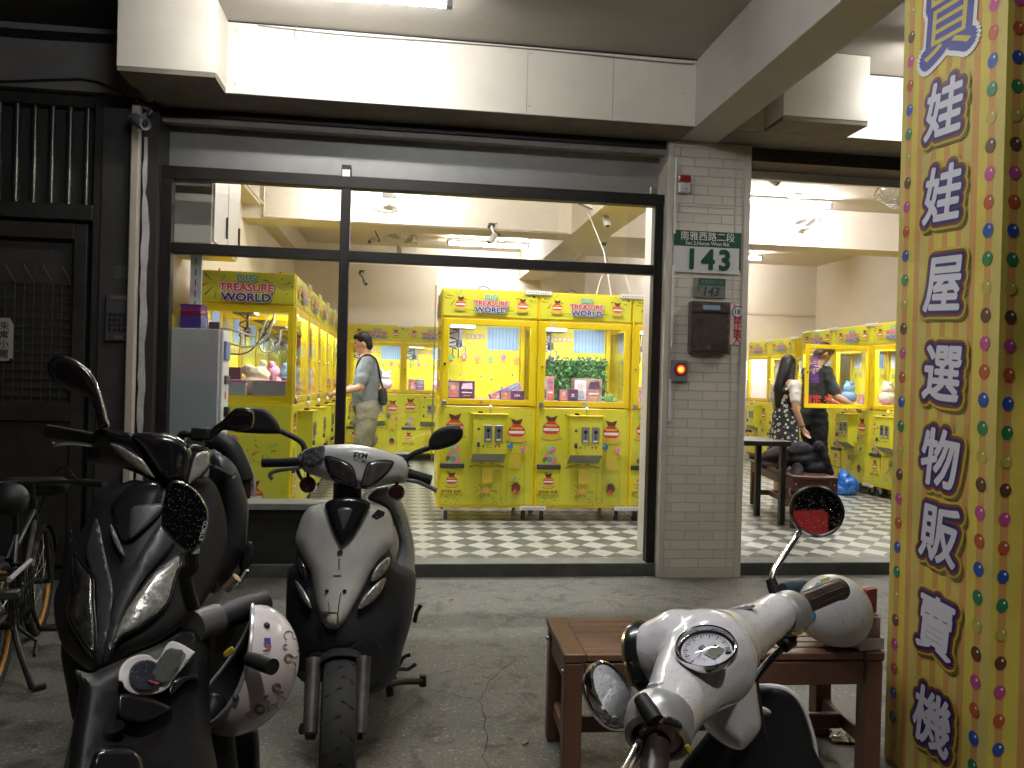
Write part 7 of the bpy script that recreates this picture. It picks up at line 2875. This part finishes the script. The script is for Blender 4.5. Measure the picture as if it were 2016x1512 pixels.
# litter
b = MB()
c_ = atZ(1668, 1456, .004)
nv_, nu_ = 9, 16
vs = []
for i in range(nv_):
    for j in range(nu_):
        x, y = (j / (nu_ - 1) - .5) * .13, (i / (nv_ - 1) - .5) * .07
        vs.append(c_ + V((x * .98 + y * .3, y - x * .15, .012 + .016 * noise.noise(V((x * 60, y * 60, 3))) * 1.2 + (.008 if abs(y) < .025 else -.004))))
b.add(vs, [[i * nu_ + j, i * nu_ + j + 1, (i + 1) * nu_ + j + 1, (i + 1) * nu_ + j] for i in range(nv_ - 1) for j in range(nu_ - 1)], mat('crumpled foil', (.55, .54, .55), .25, .7, bump=(60, .8)))
tag(b.build('foil_wrapper'), 'crumpled silver foil wrapper on the pavement under the bench', 'wrapper')
butts = [(1035, 1462, 40), (823, 1158, 10), (888, 1180, 5), (1270, 1139, 20), (1150, 1358, -10), (1128, 1140, 0), (1155, 1368, 15)]
for i, (u, v, a) in enumerate(butts):
    c_ = atZ(u, v, .005)
    d_ = V((math.cos(R(a)), math.sin(R(a)), 0)) * .016
    b = MB()
    b.tube([c_ - d_, c_ + d_ * .2], .004, mat('cigarette paper', (.5, .48, .44), .8), 8)
    b.tube([c_ + d_ * .2, c_ + d_], .0041, mat('filter tan', (.42, .27, .13), .8), 8)
    tag(b.build('cigarette_butt'), ('cigarette butt beside the crack left of the bench leg', 'cigarette butt behind the silver scooter near the step', 'cigarette butt on the bare pavement right of the silver scooter', 'cigarette butt close to the foot of the tiled pillar', 'cigarette butt under the bench by the chrome mirror', 'cigarette butt lying just before the door step', 'second cigarette butt under the bench by the chrome mirror')[i], 'cigarette butt', 'cigarette butts on the pavement')

# ================================================================== BICYCLE
rw, fw = at(-8, 1222, 3.35), at(78, 1112, 4.10)
rw.z, fw.z = .27, .27
t_ = thing('bicycle', 'black bicycle with orange rims and a rear rack, on its stand before the gate', 'bicycle', (rw.x, rw.y, 0))
hd = (fw - rw)
hd.z = 0
hd.normalize()
ld = V((0, 0, 1)).cross(hd)
M_ORG = mat('orange painted rim', (.60, .27, .03), .4, nz=(8, .3))
M_BIKE = mat('black bicycle frame', (.012, .012, .013), .35)
for c_, nm in ((rw, 'rear_wheel'), (fw, 'front_wheel')):
    b = MB()
    b.torus(c_, ld, .252, .020, M_TYRE, 48, 10)
    w_ = b.build(nm, t_)
    b = MB()
    b.torus(c_, ld, .226, .011, M_ORG, 48, 8)
    b.build('rim', w_)
    b = MB()
    for i in range(20):
        a = 6.2832 * i / 20
        d_ = hd * math.cos(a) + V((0, 0, math.sin(a)))
        d2 = hd * math.cos(a + 1.3) + V((0, 0, math.sin(a + 1.3)))
        b.tube([c_ + d2 * .02 + ld * (.02 if i % 2 else -.02), c_ + d_ * .218], .0016, M_STEEL, 4)
    b.tube([c_ - ld * .05, c_ + ld * .05], .016, M_DIRTM, 10)
    b.build('spokes', w_)
BK = lambda f, l, z: V((rw.x, rw.y, 0)) + hd * f + ld * l + V((0, 0, z))
WB = (fw - rw).length
b = MB()
b.tube([BK(0, .05, .27), BK(.38, .03, .25), BK(.30, 0, .62)], .013, M_BIKE, 8)
b.tube([BK(0, -.05, .27), BK(.38, -.03, .25)], .013, M_BIKE, 8)
b.tube([BK(0, .05, .27), BK(.30, 0, .60)], .011, M_BIKE, 8)
b.tube([BK(0, -.05, .27), BK(.30, 0, .60)], .011, M_BIKE, 8)
b.tube([BK(.38, 0, .25), BK(WB - .16, 0, .60)], .020, M_BIKE, 10)
b.tube([BK(.31, 0, .55), BK(WB - .16, 0, .66)], .015, M_BIKE, 10)
b.tube([BK(.30, 0, .60), BK(.27, 0, .74)], .013, M_BIKE, 8)
b.build('frame', t_)
b = MB()
b.tube([BK(WB - .18, 0, .72), BK(WB - .14, 0, .55)], .018, M_BIKE, 10)
for s_ in (-1, 1):
    b.tube([BK(WB - .14, s_ * .05, .55), BK(WB, s_ * .05, .27)], .012, M_BIKE, 8)
b.build('fork', t_)
b = MB()
hbc = BK(WB - .2, 0, .80)
b.tube([BK(WB - .18, 0, .72), hbc], .013, M_BIKE, 8)
b.tube(smooth2([hbc + ld * .30 - hd * .10, hbc + ld * .22 - hd * .03, hbc, hbc - ld * .22 - hd * .03, hbc - ld * .30 - hd * .10], 4, False), .011, M_BIKE, 8)
b.tube([hbc - ld * .20 - hd * .02, hbc - ld * .33 - hd * .12], .017, M_MATT, 10)
b.tube([hbc + ld * .20 - hd * .02, hbc + ld * .33 - hd * .12], .017, M_MATT, 10)
b.tube(smooth2([hbc - ld * .2, hbc + hd * .08 - ld * .1 + V((0, 0, .06)), BK(WB - .05, 0, .62), BK(WB - .1, .02, .40)], 4, False), .005, M_BLACK, 6)
b.build('handlebar', t_)
blob('saddle', t_, chains=[[(BK(.40, 0, .765), .022), (BK(.28, 0, .77), .05), (BK(.19, 0, .775), .075)]], voxel=.012, smooth=6, m=M_MATT)
blob('front_bag', t_, chains=[[(hbc + hd * .06 + ld * .10 + V((0, 0, -.03)), .05), (hbc + hd * .07 - ld * .10 + V((0, 0, -.03)), .05)]], voxel=.012, smooth=4, m=M_MATT)
b = MB()
b.tube([BK(-.16, -.08, .50), BK(.20, -.08, .50)], .010, mat('white rack tube', (.5, .5, .5), .4), 8)
b.tube([BK(-.16, .08, .50), BK(.20, .08, .50)], .010, M_BIKE, 8)
for f in (-.15, -.06, .04, .14):
    b.tube([BK(f, -.08, .50), BK(f, .08, .50)], .006, M_BIKE, 6)
for s_ in (-1, 1):
    b.tube([BK(0, s_ * .06, .28), BK(-.10, s_ * .08, .495)], .006, M_BIKE, 6)
    b.tube([BK(0, s_ * .06, .28), BK(.10, s_ * .08, .495)], .006, M_BIKE, 6)
b.box(BK(-.15, -.07, .44), (.05, .09, .035), M_DGREY, .006, Matrix((hd, ld, V((0, 0, 1)))).transposed())
b.build('rear_rack', t_)
b = MB()
for k in range(9):
    f0 = -.14 + k * .04
    b.tube([BK(f0, -.085, .48), BK(f0 + .02 * math.sin(k), -.10, .28)], .003, M_BIKE, 5)
for z in (.30, .36, .42):
    b.tube([BK(-.15, -.09, z), BK(.19, -.09, z)], .003, M_BIKE, 5)
b.build('side_basket', t_)
b = MB()
b.tube([BK(.04, -.05, .27), BK(-.02, -.10, .14), BK(-.05, -.15, .015)], [.013, .012, .014], M_BIKE, 8)
b.tube([BK(-.05, -.15, .014), BK(-.02, -.19, .012)], .014, M_BIKE, 8)
b.tube([BK(.04, -.05, .27), BK(.10, -.13, .17), BK(.02, -.14, .13)], .008, M_BIKE, 8)
b.build('kickstand', t_)
b = MB()
b.torus(BK(.38, -.04, .25), ld, .075, .006, M_DIRTM, 24, 6)
b.tube([BK(.38, -.05, .25), BK(.46, -.07, .12)], .009, M_DIRTM, 8)
b.box(BK(.46, -.12, .12), (.09, .06, .02), M_MATT, .004)
b.tube([BK(.38, .05, .25), BK(.30, .07, .38)], .009, M_DIRTM, 8)
b.box(BK(.30, .12, .38), (.09, .06, .02), M_MATT, .004)
b.build('crank', t_)
b = MB()
for c_ in (rw, fw):
    vs = []
    for i in range(12):
        a = R(20 + i * 12)
        for l in (-.028, 0, .028):
            rr = .29 - (.008 if l else 0)
            vs.append(c_ + hd * math.cos(a) * rr + V((0, 0, math.sin(a) * rr)) + ld * l)
    b.add(vs, [[i * 3 + j, i * 3 + j + 1, (i + 1) * 3 + j + 1, (i + 1) * 3 + j] for i in range(11) for j in range(2)], M_BIKE, True)
b.build('mudguard', t_)
# ================================================================== PEOPLE
M_SKIN = mat('skin', (.50, .29, .20), .5, nz=(12, .06))
M_SKIN2 = mat('tanned skin', (.40, .22, .15), .5, nz=(12, .06))
M_HAIR = mat('black hair', (.006, .005, .005), .42, spec=.3, bump=(120, .3))
M_HAIRB = mat('dark brown hair', (.045, .018, .010), .38, bump=(120, .3))


def floral():
    m, t, p = node_mat('black floral dress cloth')
    tc = N(t, 'ShaderNodeTexCoord')
    vo = N(t, 'ShaderNodeTexVoronoi', i_Scale=21.0)
    t.links.new(tc.outputs['Object'], vo.inputs['Vector'])
    ramp = N(t, 'ShaderNodeValToRGB')
    ramp.color_ramp.interpolation = 'CONSTANT'
    e = ramp.color_ramp.elements
    e[0].position, e[0].color = 0.0, (.03, .03, .035, 1)
    e[1].position, e[1].color = 0.16, (.50, .50, .48, 1)
    e2 = e.new(.34)
    e2.color = (.012, .012, .015, 1)
    t.links.new(vo.outputs['Distance'], ramp.inputs[0])
    t.links.new(ramp.outputs[0], p.inputs['Base Color'])
    p.inputs['Roughness'].default_value = .8
    return m


def person(label, pos, yaw, h, arms, head, legs, skin):
    """one continuous body; coordinates: x forward, y left, z up, in metres for a 1.72 m figure"""
    t = thing('person', label, 'person', pos, yaw)
    k = h / 1.72
    W_ = WM[t.name]
    Q = lambda p: W_ @ (V(p) * k)
    rot3 = W_.to_3x3()
    ch, el = [], []
    ch.append([(Q((0, 0, .93)), .115 * k), (Q((.005, 0, 1.10)), .105 * k), (Q((.0, 0, 1.28)), .115 * k), (Q((head[0] * .3, 0, 1.43)), .075 * k)])
    ch.append([(Q((0, .09, 1.36)), .075 * k), (Q((0, -.09, 1.36)), .075 * k)])
    hc_ = V((head[0], head[2], head[1]))
    ch.append([(Q((head[0] * .35, 0, 1.42)), .058 * k), (Q((hc_.x - .02, hc_.y, hc_.z - .08)), .054 * k)])
    tilt = Matrix.Rotation(head[3], 3, 'Y')
    yawh = Matrix.Rotation(head[4], 3, 'Z')
    rh = rot3 @ yawh @ tilt
    H = lambda p: Q(hc_ + (yawh @ tilt @ V(p)))
    el.append((H((0, 0, .02)), (.092 * k, .074 * k, .105 * k), rh))
    el.append((H((.025, 0, -.05)), (.065 * k, .058 * k, .065 * k), rh))
    el.append((H((.093, 0, -.015)), (.017 * k, .013 * k, .026 * k), rh))
    el.append((H((.078, 0, -.062)), (.016 * k, .022 * k, .010 * k), rh))
    for s_ in (-1, 1):
        el.append((H((-.005, .077 * s_, -.005)), (.018 * k, .010 * k, .030 * k), rh))
    for a in arms:
        s_, e_, w_ = V(a[0]), V(a[1]), V(a[2])
        ch.append([(Q(s_), .052 * k), (Q(s_.lerp(e_, .5)), .046 * k), (Q(e_), .038 * k), (Q(e_.lerp(w_, .35)), .040 * k), (Q(w_), .026 * k)])
        d = (w_ - e_).normalized()
        side = d.cross(V((0, 0, 1)))
        side = side.normalized() if side.length > .1 else V((1, 0, 0))
        if len(a) > 3:
            side = V(a[3]).normalized()
        nrm = side.cross(d).normalized()
        pm = w_ + d * .05
        ch.append([(Q(w_), .024 * k), (Q(pm + side * .018), .019 * k)])
        ch.append([(Q(w_), .024 * k), (Q(pm - side * .018), .019 * k)])
        for i, (o_, L_) in enumerate(((.030, .062), (.010, .072), (-.010, .068), (-.029, .054))):
            b0 = w_ + d * .075 + side * o_
            b1 = b0 + d * L_ * .55 - nrm * .010
            b2 = b1 + d * L_ * .35 - nrm * .024
            ch.append([(Q(w_ + d * .05 + side * o_ * .8), .012 * k), (Q(b0), .0098 * k), (Q(b1), .009 * k), (Q(b2), .008 * k)])
        ch.append([(Q(w_ + d * .02 + side * .022), .013 * k), (Q(w_ + d * .055 + side * .045 - nrm * .012), .010 * k), (Q(w_ + d * .085 + side * .050 - nrm * .02), .009 * k)])
    for L_ in legs:
        hp, kn, an = V(L_[0]), V(L_[1]), V(L_[2])
        ch.append([(Q(hp), .085 * k), (Q(hp.lerp(kn, .5)), .074 * k), (Q(kn), .055 * k), (Q(kn.lerp(an, .35)), .058 * k), (Q(an), .036 * k)])
        ch.append([(Q(an), .036 * k), (Q((an.x + .05, an.y, .045)), .036 * k), (Q((an.x + .15, an.y + .005, .03)), .028 * k)])
    blob('body', t, ch, el, voxel=.0075, smooth=3, m=skin)
    # eyes and brows
    b = MB()
    for s_ in (-1, 1):
        b.ell(H((.080, .030 * s_, .008)), .0085 * k, mat('eye white', (.6, .58, .55), .3), 8)
        b.ell(H((.0875, .030 * s_, .008)), .0042 * k, M_BLACK, 8)
        b.tube([H((.080, .046 * s_, .026)), H((.088, .030 * s_, .031)), H((.088, .014 * s_, .027))], .003 * k, M_HAIR, 6)
    b.build('eyes', t)
    b = MB()
    b.tube([H((.085, .018, -.063)), H((.093, 0, -.062)), H((.085, -.018, -.063))], .0035 * k, mat('lips', (.36, .13, .11), .5), 6)
    b.build('mouth', t)
    return t, Q, H, rh, k


def shoes(t, Q, k, legs, m):
    for L_ in legs:
        an = V(L_[2])
        blob('shoe', t, [[(Q((an.x - .02, an.y, .045)), .045 * k), (Q((an.x + .07, an.y, .045)), .045 * k), (Q((an.x + .16, an.y + .005, .035)), .036 * k)]], voxel=.010, smooth=4, m=m)


# man in grey at the left row
legs = [((0, .085, .90), (.03, .10, .48), (-.03, .10, .09)), ((0, -.085, .90), (.0, -.10, .48), (-.10, -.11, .09))]
arms = [((.0, .185, 1.38), (.05, .235, 1.11), (.27, .17, 1.05)), ((.02, -.185, 1.38), (.10, -.22, 1.12), (.32, -.12, 1.06))]
t_, Q, H, rh, k = person('man in grey T-shirt and khaki shorts with a black sling bag, at the left machines', (-.40, 9.05, .131), R(178), 1.73, arms, (.055, 1.585, 0, .28, 0), legs, M_SKIN)
shoes(t_, Q, k, legs, mat('grey shoe', (.12, .12, .13), .6))
M_TEE = mat('heather grey cotton', (.20, .225, .25), .85, nz=(14, .12), bump=(28, .35))
blob('t_shirt', t_, [[(Q((.01, 0, .90)), .148 * k), (Q((.02, 0, 1.06)), .150 * k), (Q((-.01, 0, 1.26)), .148 * k), (Q((-.01, 0, 1.37)), .108 * k)],
                     [(Q((0, .10, .95)), .075 * k), (Q((0, .11, 1.33)), .082 * k), (Q((.0, .185, 1.375)), .072 * k), (Q((.03, .215, 1.20)), .074 * k)],
                     [(Q((0, -.10, .95)), .075 * k), (Q((0, -.11, 1.33)), .082 * k), (Q((.02, -.185, 1.375)), .066 * k), (Q((.06, -.205, 1.22)), .066 * k)]], voxel=.010, smooth=4, m=M_TEE, fold=(9, .012))
M_KHA = mat('khaki cotton', (.28, .26, .195), .85, nz=(10, .2), bump=(22, .6))
blob('shorts', t_, [[(Q((0, 0, .93)), .140 * k), (Q((-.01, 0, .86)), .140 * k)]] + [[(Q((-.01, s_ * .085, .88)), .120 * k), (Q((.02 - .03 * s_, s_ * .10, .68)), .112 * k), (Q((.03 if s_ > 0 else -.02, s_ * .105, .52)), .104 * k)] for s_ in (-1, 1)], voxel=.011, smooth=3, m=M_KHA, fold=(10, .008))
blob('hair', t_, ells=[(H((-.018, 0, .045)), (.094 * k, .083 * k, .096 * k), rh), (H((.045, 0, .092)), (.045 * k, .062 * k, .035 * k), rh), (H((-.055, 0, -.02)), (.048 * k, .070 * k, .065 * k), rh)], voxel=.008, smooth=3, m=M_HAIR)
# sling bag
bc = Q((-.175, .03, 1.02))
o = thing('sling_bag', 'small black sling bag on the back of the man in grey', 'bag', bc)
blob('pouch', o, [[(bc + V((0, 0, -.06)), .055), (bc + V((0, 0, .05)), .045)], [(bc + V((.01, .06, -.05)), .04), (bc + V((.0, .04, .05)), .035)]], voxel=.010, smooth=4, m=mat('black nylon', (.012, .012, .014), .6, bump=(40, .3)))
b = MB()
b.tube(smooth2([bc + V((0, -.01, .08)), Q((-.14, .08, 1.22)), Q((-.10, .10, 1.40)), Q((.0, .09, 1.465)), Q((.10, .04, 1.38)), Q((.14, -.06, 1.2))], 5, False), .014, M_BLACK, 8, flat=.4)
b.build('strap', o)

# woman in the right room
legs = [((0, .08, .90), (.02, .09, .48), (-.02, .09, .09)), ((0, -.08, .90), (.03, -.09, .48), (.02, -.09, .09))]
arms = [((.0, -.165, 1.36), (-.02, -.205, 1.08), (.10, -.20, .86), (1, .2, 0)), ((.0, .165, 1.36), (.02, .20, 1.08), (.14, .12, .90), (1, .2, 0))]
t_, Q, H, rh, k = person('woman with long black hair in a white T-shirt and black floral dress', (4.20, 8.42, .131), R(12), 1.60, arms, (.03, 1.585, 0, .05, .25), legs, M_SKIN2)
shoes(t_, Q, k, legs, M_BLACK)
M_WT = mat('white cotton', (.62, .60, .58), .85, bump=(24, .3))
blob('t_shirt', t_, [[(Q((0, 0, 1.14)), .112 * k), (Q((0, 0, 1.36)), .098 * k), (Q((.005, 0, 1.42)), .072 * k)]] + [[(Q((0, s_ * .09, 1.34)), .072 * k), (Q((0, s_ * .165, 1.36)), .062 * k), (Q((-.01, s_ * .19, 1.20)), .064 * k)] for s_ in (-1, 1)], voxel=.009, smooth=3, m=M_WT, fold=(12, .008))
M_FLO = floral()
blob('dress', t_, [[(Q((.0, 0, 1.27)), .112 * k), (Q((0, 0, 1.10)), .118 * k), (Q((0, 0, .96)), .135 * k), (Q((0, 0, .75)), .165 * k), (Q((.01, 0, .52)), .185 * k)],
                   [(Q((0, .09, 1.02)), .08 * k), (Q((0, .10, .7)), .12 * k), (Q((0, .12, .52)), .13 * k)], [(Q((0, -.09, 1.02)), .08 * k), (Q((0, -.10, .7)), .12 * k), (Q((0, -.12, .52)), .13 * k)],
                   [(Q((.05, .085, 1.25)), .035 * k), (Q((.02, .085, 1.415)), .028 * k), (Q((-.08, .085, 1.30)), .035 * k)], [(Q((.05, -.085, 1.25)), .035 * k), (Q((.02, -.085, 1.415)), .028 * k), (Q((-.08, -.085, 1.30)), .035 * k)]], voxel=.010, smooth=3, m=M_FLO, fold=(8, .012))
blob('hair', t_, chains=[[(H((-.03, 0, .03)), .085 * k), (H((-.07, 0, -.10)), .080 * k), (Q((-.075, 0, 1.32)), .082 * k), (Q((-.085, 0, 1.12)), .055 * k), (Q((-.08, 0, 1.04)), .03 * k)],
                         [(H((-.01, -.06, .0)), .042 * k), (Q((-.0, -.085, 1.38)), .045 * k), (Q((-.0, -.10, 1.20)), .036 * k), (Q((.01, -.10, 1.08)), .02 * k)], [(H((-.01, .06, .0)), .042 * k), (Q((-.0, .085, 1.38)), .045 * k), (Q((.0, .10, 1.20)), .034 * k)]],
     ells=[(H((-.012, 0, .045)), (.098 * k, .085 * k, .098 * k), rh)], voxel=.009, smooth=4, m=M_HAIR)
b = MB()
b.torus(Q((.085, -.20, .885)), Q((.10, -.20, .86)) - Q((-.02, -.205, 1.08)), .031 * k, .007, M_BLACK, 18, 6)
b.build('wristband', t_)

# man behind the open glass door
legs = [((0, .09, .90), (.03, .10, .48), (-.02, .10, .09)), ((0, -.09, .90), (.04, -.10, .48), (.0, -.10, .09))]
arms = [((.03, -.19, 1.37), (.12, -.24, 1.10), (.36, -.20, 1.00)), ((.03, .19, 1.37), (.14, .24, 1.12), (.36, .12, 1.02))]
t_, Q, H, rh, k = person('man in dark clothes bowing his brown haired head behind the open glass door', (4.86, 9.02, .131), R(4), 1.80, arms, (.10, 1.575, 0, .55, 0), legs, M_SKIN)
shoes(t_, Q, k, legs, M_BLACK)
M_DSH = mat('dark grey shirt', (.022, .026, .026), .8, nz=(9, .3), bump=(24, .4))
blob('shirt', t_, [[(Q((0, 0, .88)), .135 * k), (Q((.0, 0, 1.08)), .130 * k), (Q((.01, 0, 1.28)), .135 * k), (Q((.03, 0, 1.40)), .09 * k)]] +
     [[(Q((0, s_ * .11, .92)), .075 * k), (Q((.01, s_ * .12, 1.32)), .085 * k), (Q((.03, s_ * .19, 1.37)), .068 * k), (Q(V((.03, s_ * .19, 1.37)).lerp(V(arms[0 if s_ < 0 else 1][1]), .8)), .062 * k)] for s_ in (-1, 1)], voxel=.010, smooth=3, m=M_DSH, fold=(9, .014))
M_TRO = mat('black trousers', (.007, .007, .008), .9, spec=.2, bump=(20, .4))
blob('trousers', t_, [[(Q((0, 0, .95)), .122 * k), (Q((0, 0, .88)), .122 * k)]] + [[(Q(L_[0]), .105 * k), (Q(V(L_[0]).lerp(V(L_[1]), .5)), .095 * k), (Q(L_[1]), .078 * k), (Q(L_[2]), .064 * k)] for L_ in legs], voxel=.011, smooth=3, m=M_TRO, fold=(9, .014))
blob('hair', t_, ells=[(H((-.015, 0, .048)), (.100 * k, .088 * k, .098 * k), rh), (H((.055, 0, .075)), (.05 * k, .07 * k, .05 * k), rh), (H((-.06, 0, -.015)), (.05 * k, .075 * k, .07 * k), rh)], voxel=.008, smooth=3, m=M_HAIRB)

# coat, bag and cap on the bench, plastic bag on the floor
M_COAT = mat('black padded coat cloth', (.008, .008, .011), .75, spec=.25, nz=(8, .4), bump=(16, .9))
q = lambda u, v, z: at(u, v, z)
o = thing('coat', 'black padded coat slumped over the bench in the right room', 'coat', q(1590, 940, 7.45))
blob('coat_body', o, [[(q(1612, 880, 7.40), .05), (q(1625, 905, 7.38), .045), (q(1633, 930, 7.38), .038)], [(q(1570, 925, 7.3), .06), (q(1567, 948, 7.15), .05), (q(1562, 968, 7.05), .03)], [(q(1545, 905, 7.6), .06), (q(1535, 925, 7.6), .04)]],
     [(q(1590, 906, 7.5), (.20, .14, .10)), (q(1576, 888, 7.5), (.13, .12, .09)), (q(1605, 922, 7.45), (.14, .12, .08))], voxel=.011, smooth=2, m=M_COAT, fold=(9, .013))
o = thing('coat', 'thin dark jacket lying left of the padded coat beneath the black table', 'coat', q(1525, 915, 7.9))
blob('jacket_body', o, [[(q(1497, 903, 7.9), .02), (q(1510, 897, 7.9), .05), (q(1535, 893, 7.9), .09)], [(q(1505, 915, 7.9), .04), (q(1535, 920, 7.9), .05)]], voxel=.012, smooth=2, m=mat('dark brown jacket', (.028, .020, .018), .8, bump=(18, .7)))
pb = atZ(1668, 974, .131)
o = thing('plastic_bag', 'knotted blue plastic bag on the checkered floor beside the bench', 'plastic bag', pb)
ob = blob('bag_body', o, [[(pb + V((0, 0, .11)), .13), (pb + V((-.05, .0, .20)), .085), (pb + V((-.08, 0, .29)), .03)], [(pb + V((.06, 0, .07)), .075), (pb + V((-.10, 0, .06)), .075)], [(pb + V((-.05, 0, .22)), .05), (pb + V((.06, -.02, .16)), .05)]],
          voxel=.012, smooth=2, m=mat('blue plastic film', (.012, .13, .50), .22, coat=.4, bump=(18, 1.3)))
for v in ob.data.vertices:
    n_ = noise.noise(v.co * 16) * .022 + noise.noise(v.co * 40) * .008
    v.co += v.normal * n_
    if v.co.z < .003:
        v.co.z = .003

# ================================================================== ACROSS THE STREET (seen only in the mirrors)
b = MB()
b.br(-20, 20, -14.5, -14.0, 0.0, 7.0, mat('dark mirror backdrop', (.02, .02, .022), .8, nz=(2, .4)))  # added unseen front that keeps the mirror reflections dark
struct('mirror_backdrop', b)
t_ = thing('red_signboard', 'red shop signboard with added glow across the street, seen in the round chrome mirrors', 'signboard', (-2.0, -7.0, 0))
b = MB()
b.br(-7.0, -1.82, -7.2, -7.0, 1.2, 3.42, mat('glowing red sign', (.35, .02, .02), .5, emit=((1, .07, .06), .10)), .01)  # board known only from its reflection; the glow is added so it shows
b.build('face', t_)
b = MB()
for x0, x1, z0, z1 in ((-5.6, -4.2, 2.0, 2.3), (-5.1, -4.8, 1.5, 3.3), (-3.4, -2.2, 1.6, 1.9), (-3.3, -3.0, 1.6, 3.2), (-2.6, -2.3, 2.2, 3.2), (-2.25, -2.12, 2.95, 3.15), (-2.18, -2.0, 2.80, 2.90)):
    b.br(x0, x1, -6.995, -6.98, z0, z1, mat('glowing yellow sign', (.4, .3, .02), .5, emit=((1, .75, .05), .12)))
b.build('yellow_strokes', t_)
b = MB()
b.br(-6.9, -6.7, -7.15, -7.05, 0.004, 1.2, M_DGREY)
b.br(-2.1, -1.9, -7.15, -7.05, 0.004, 1.2, M_DGREY)
b.build('post', t_)
b = MB()
b.br(2.9, 4.2, -8.2, -8.0, 0.0, 4.5, mat('pale rendered wall', (.5, .48, .42), .8))
tag(b.build('street_wall'), 'pale rendered wall across the street beside the red signboard', 'wall')
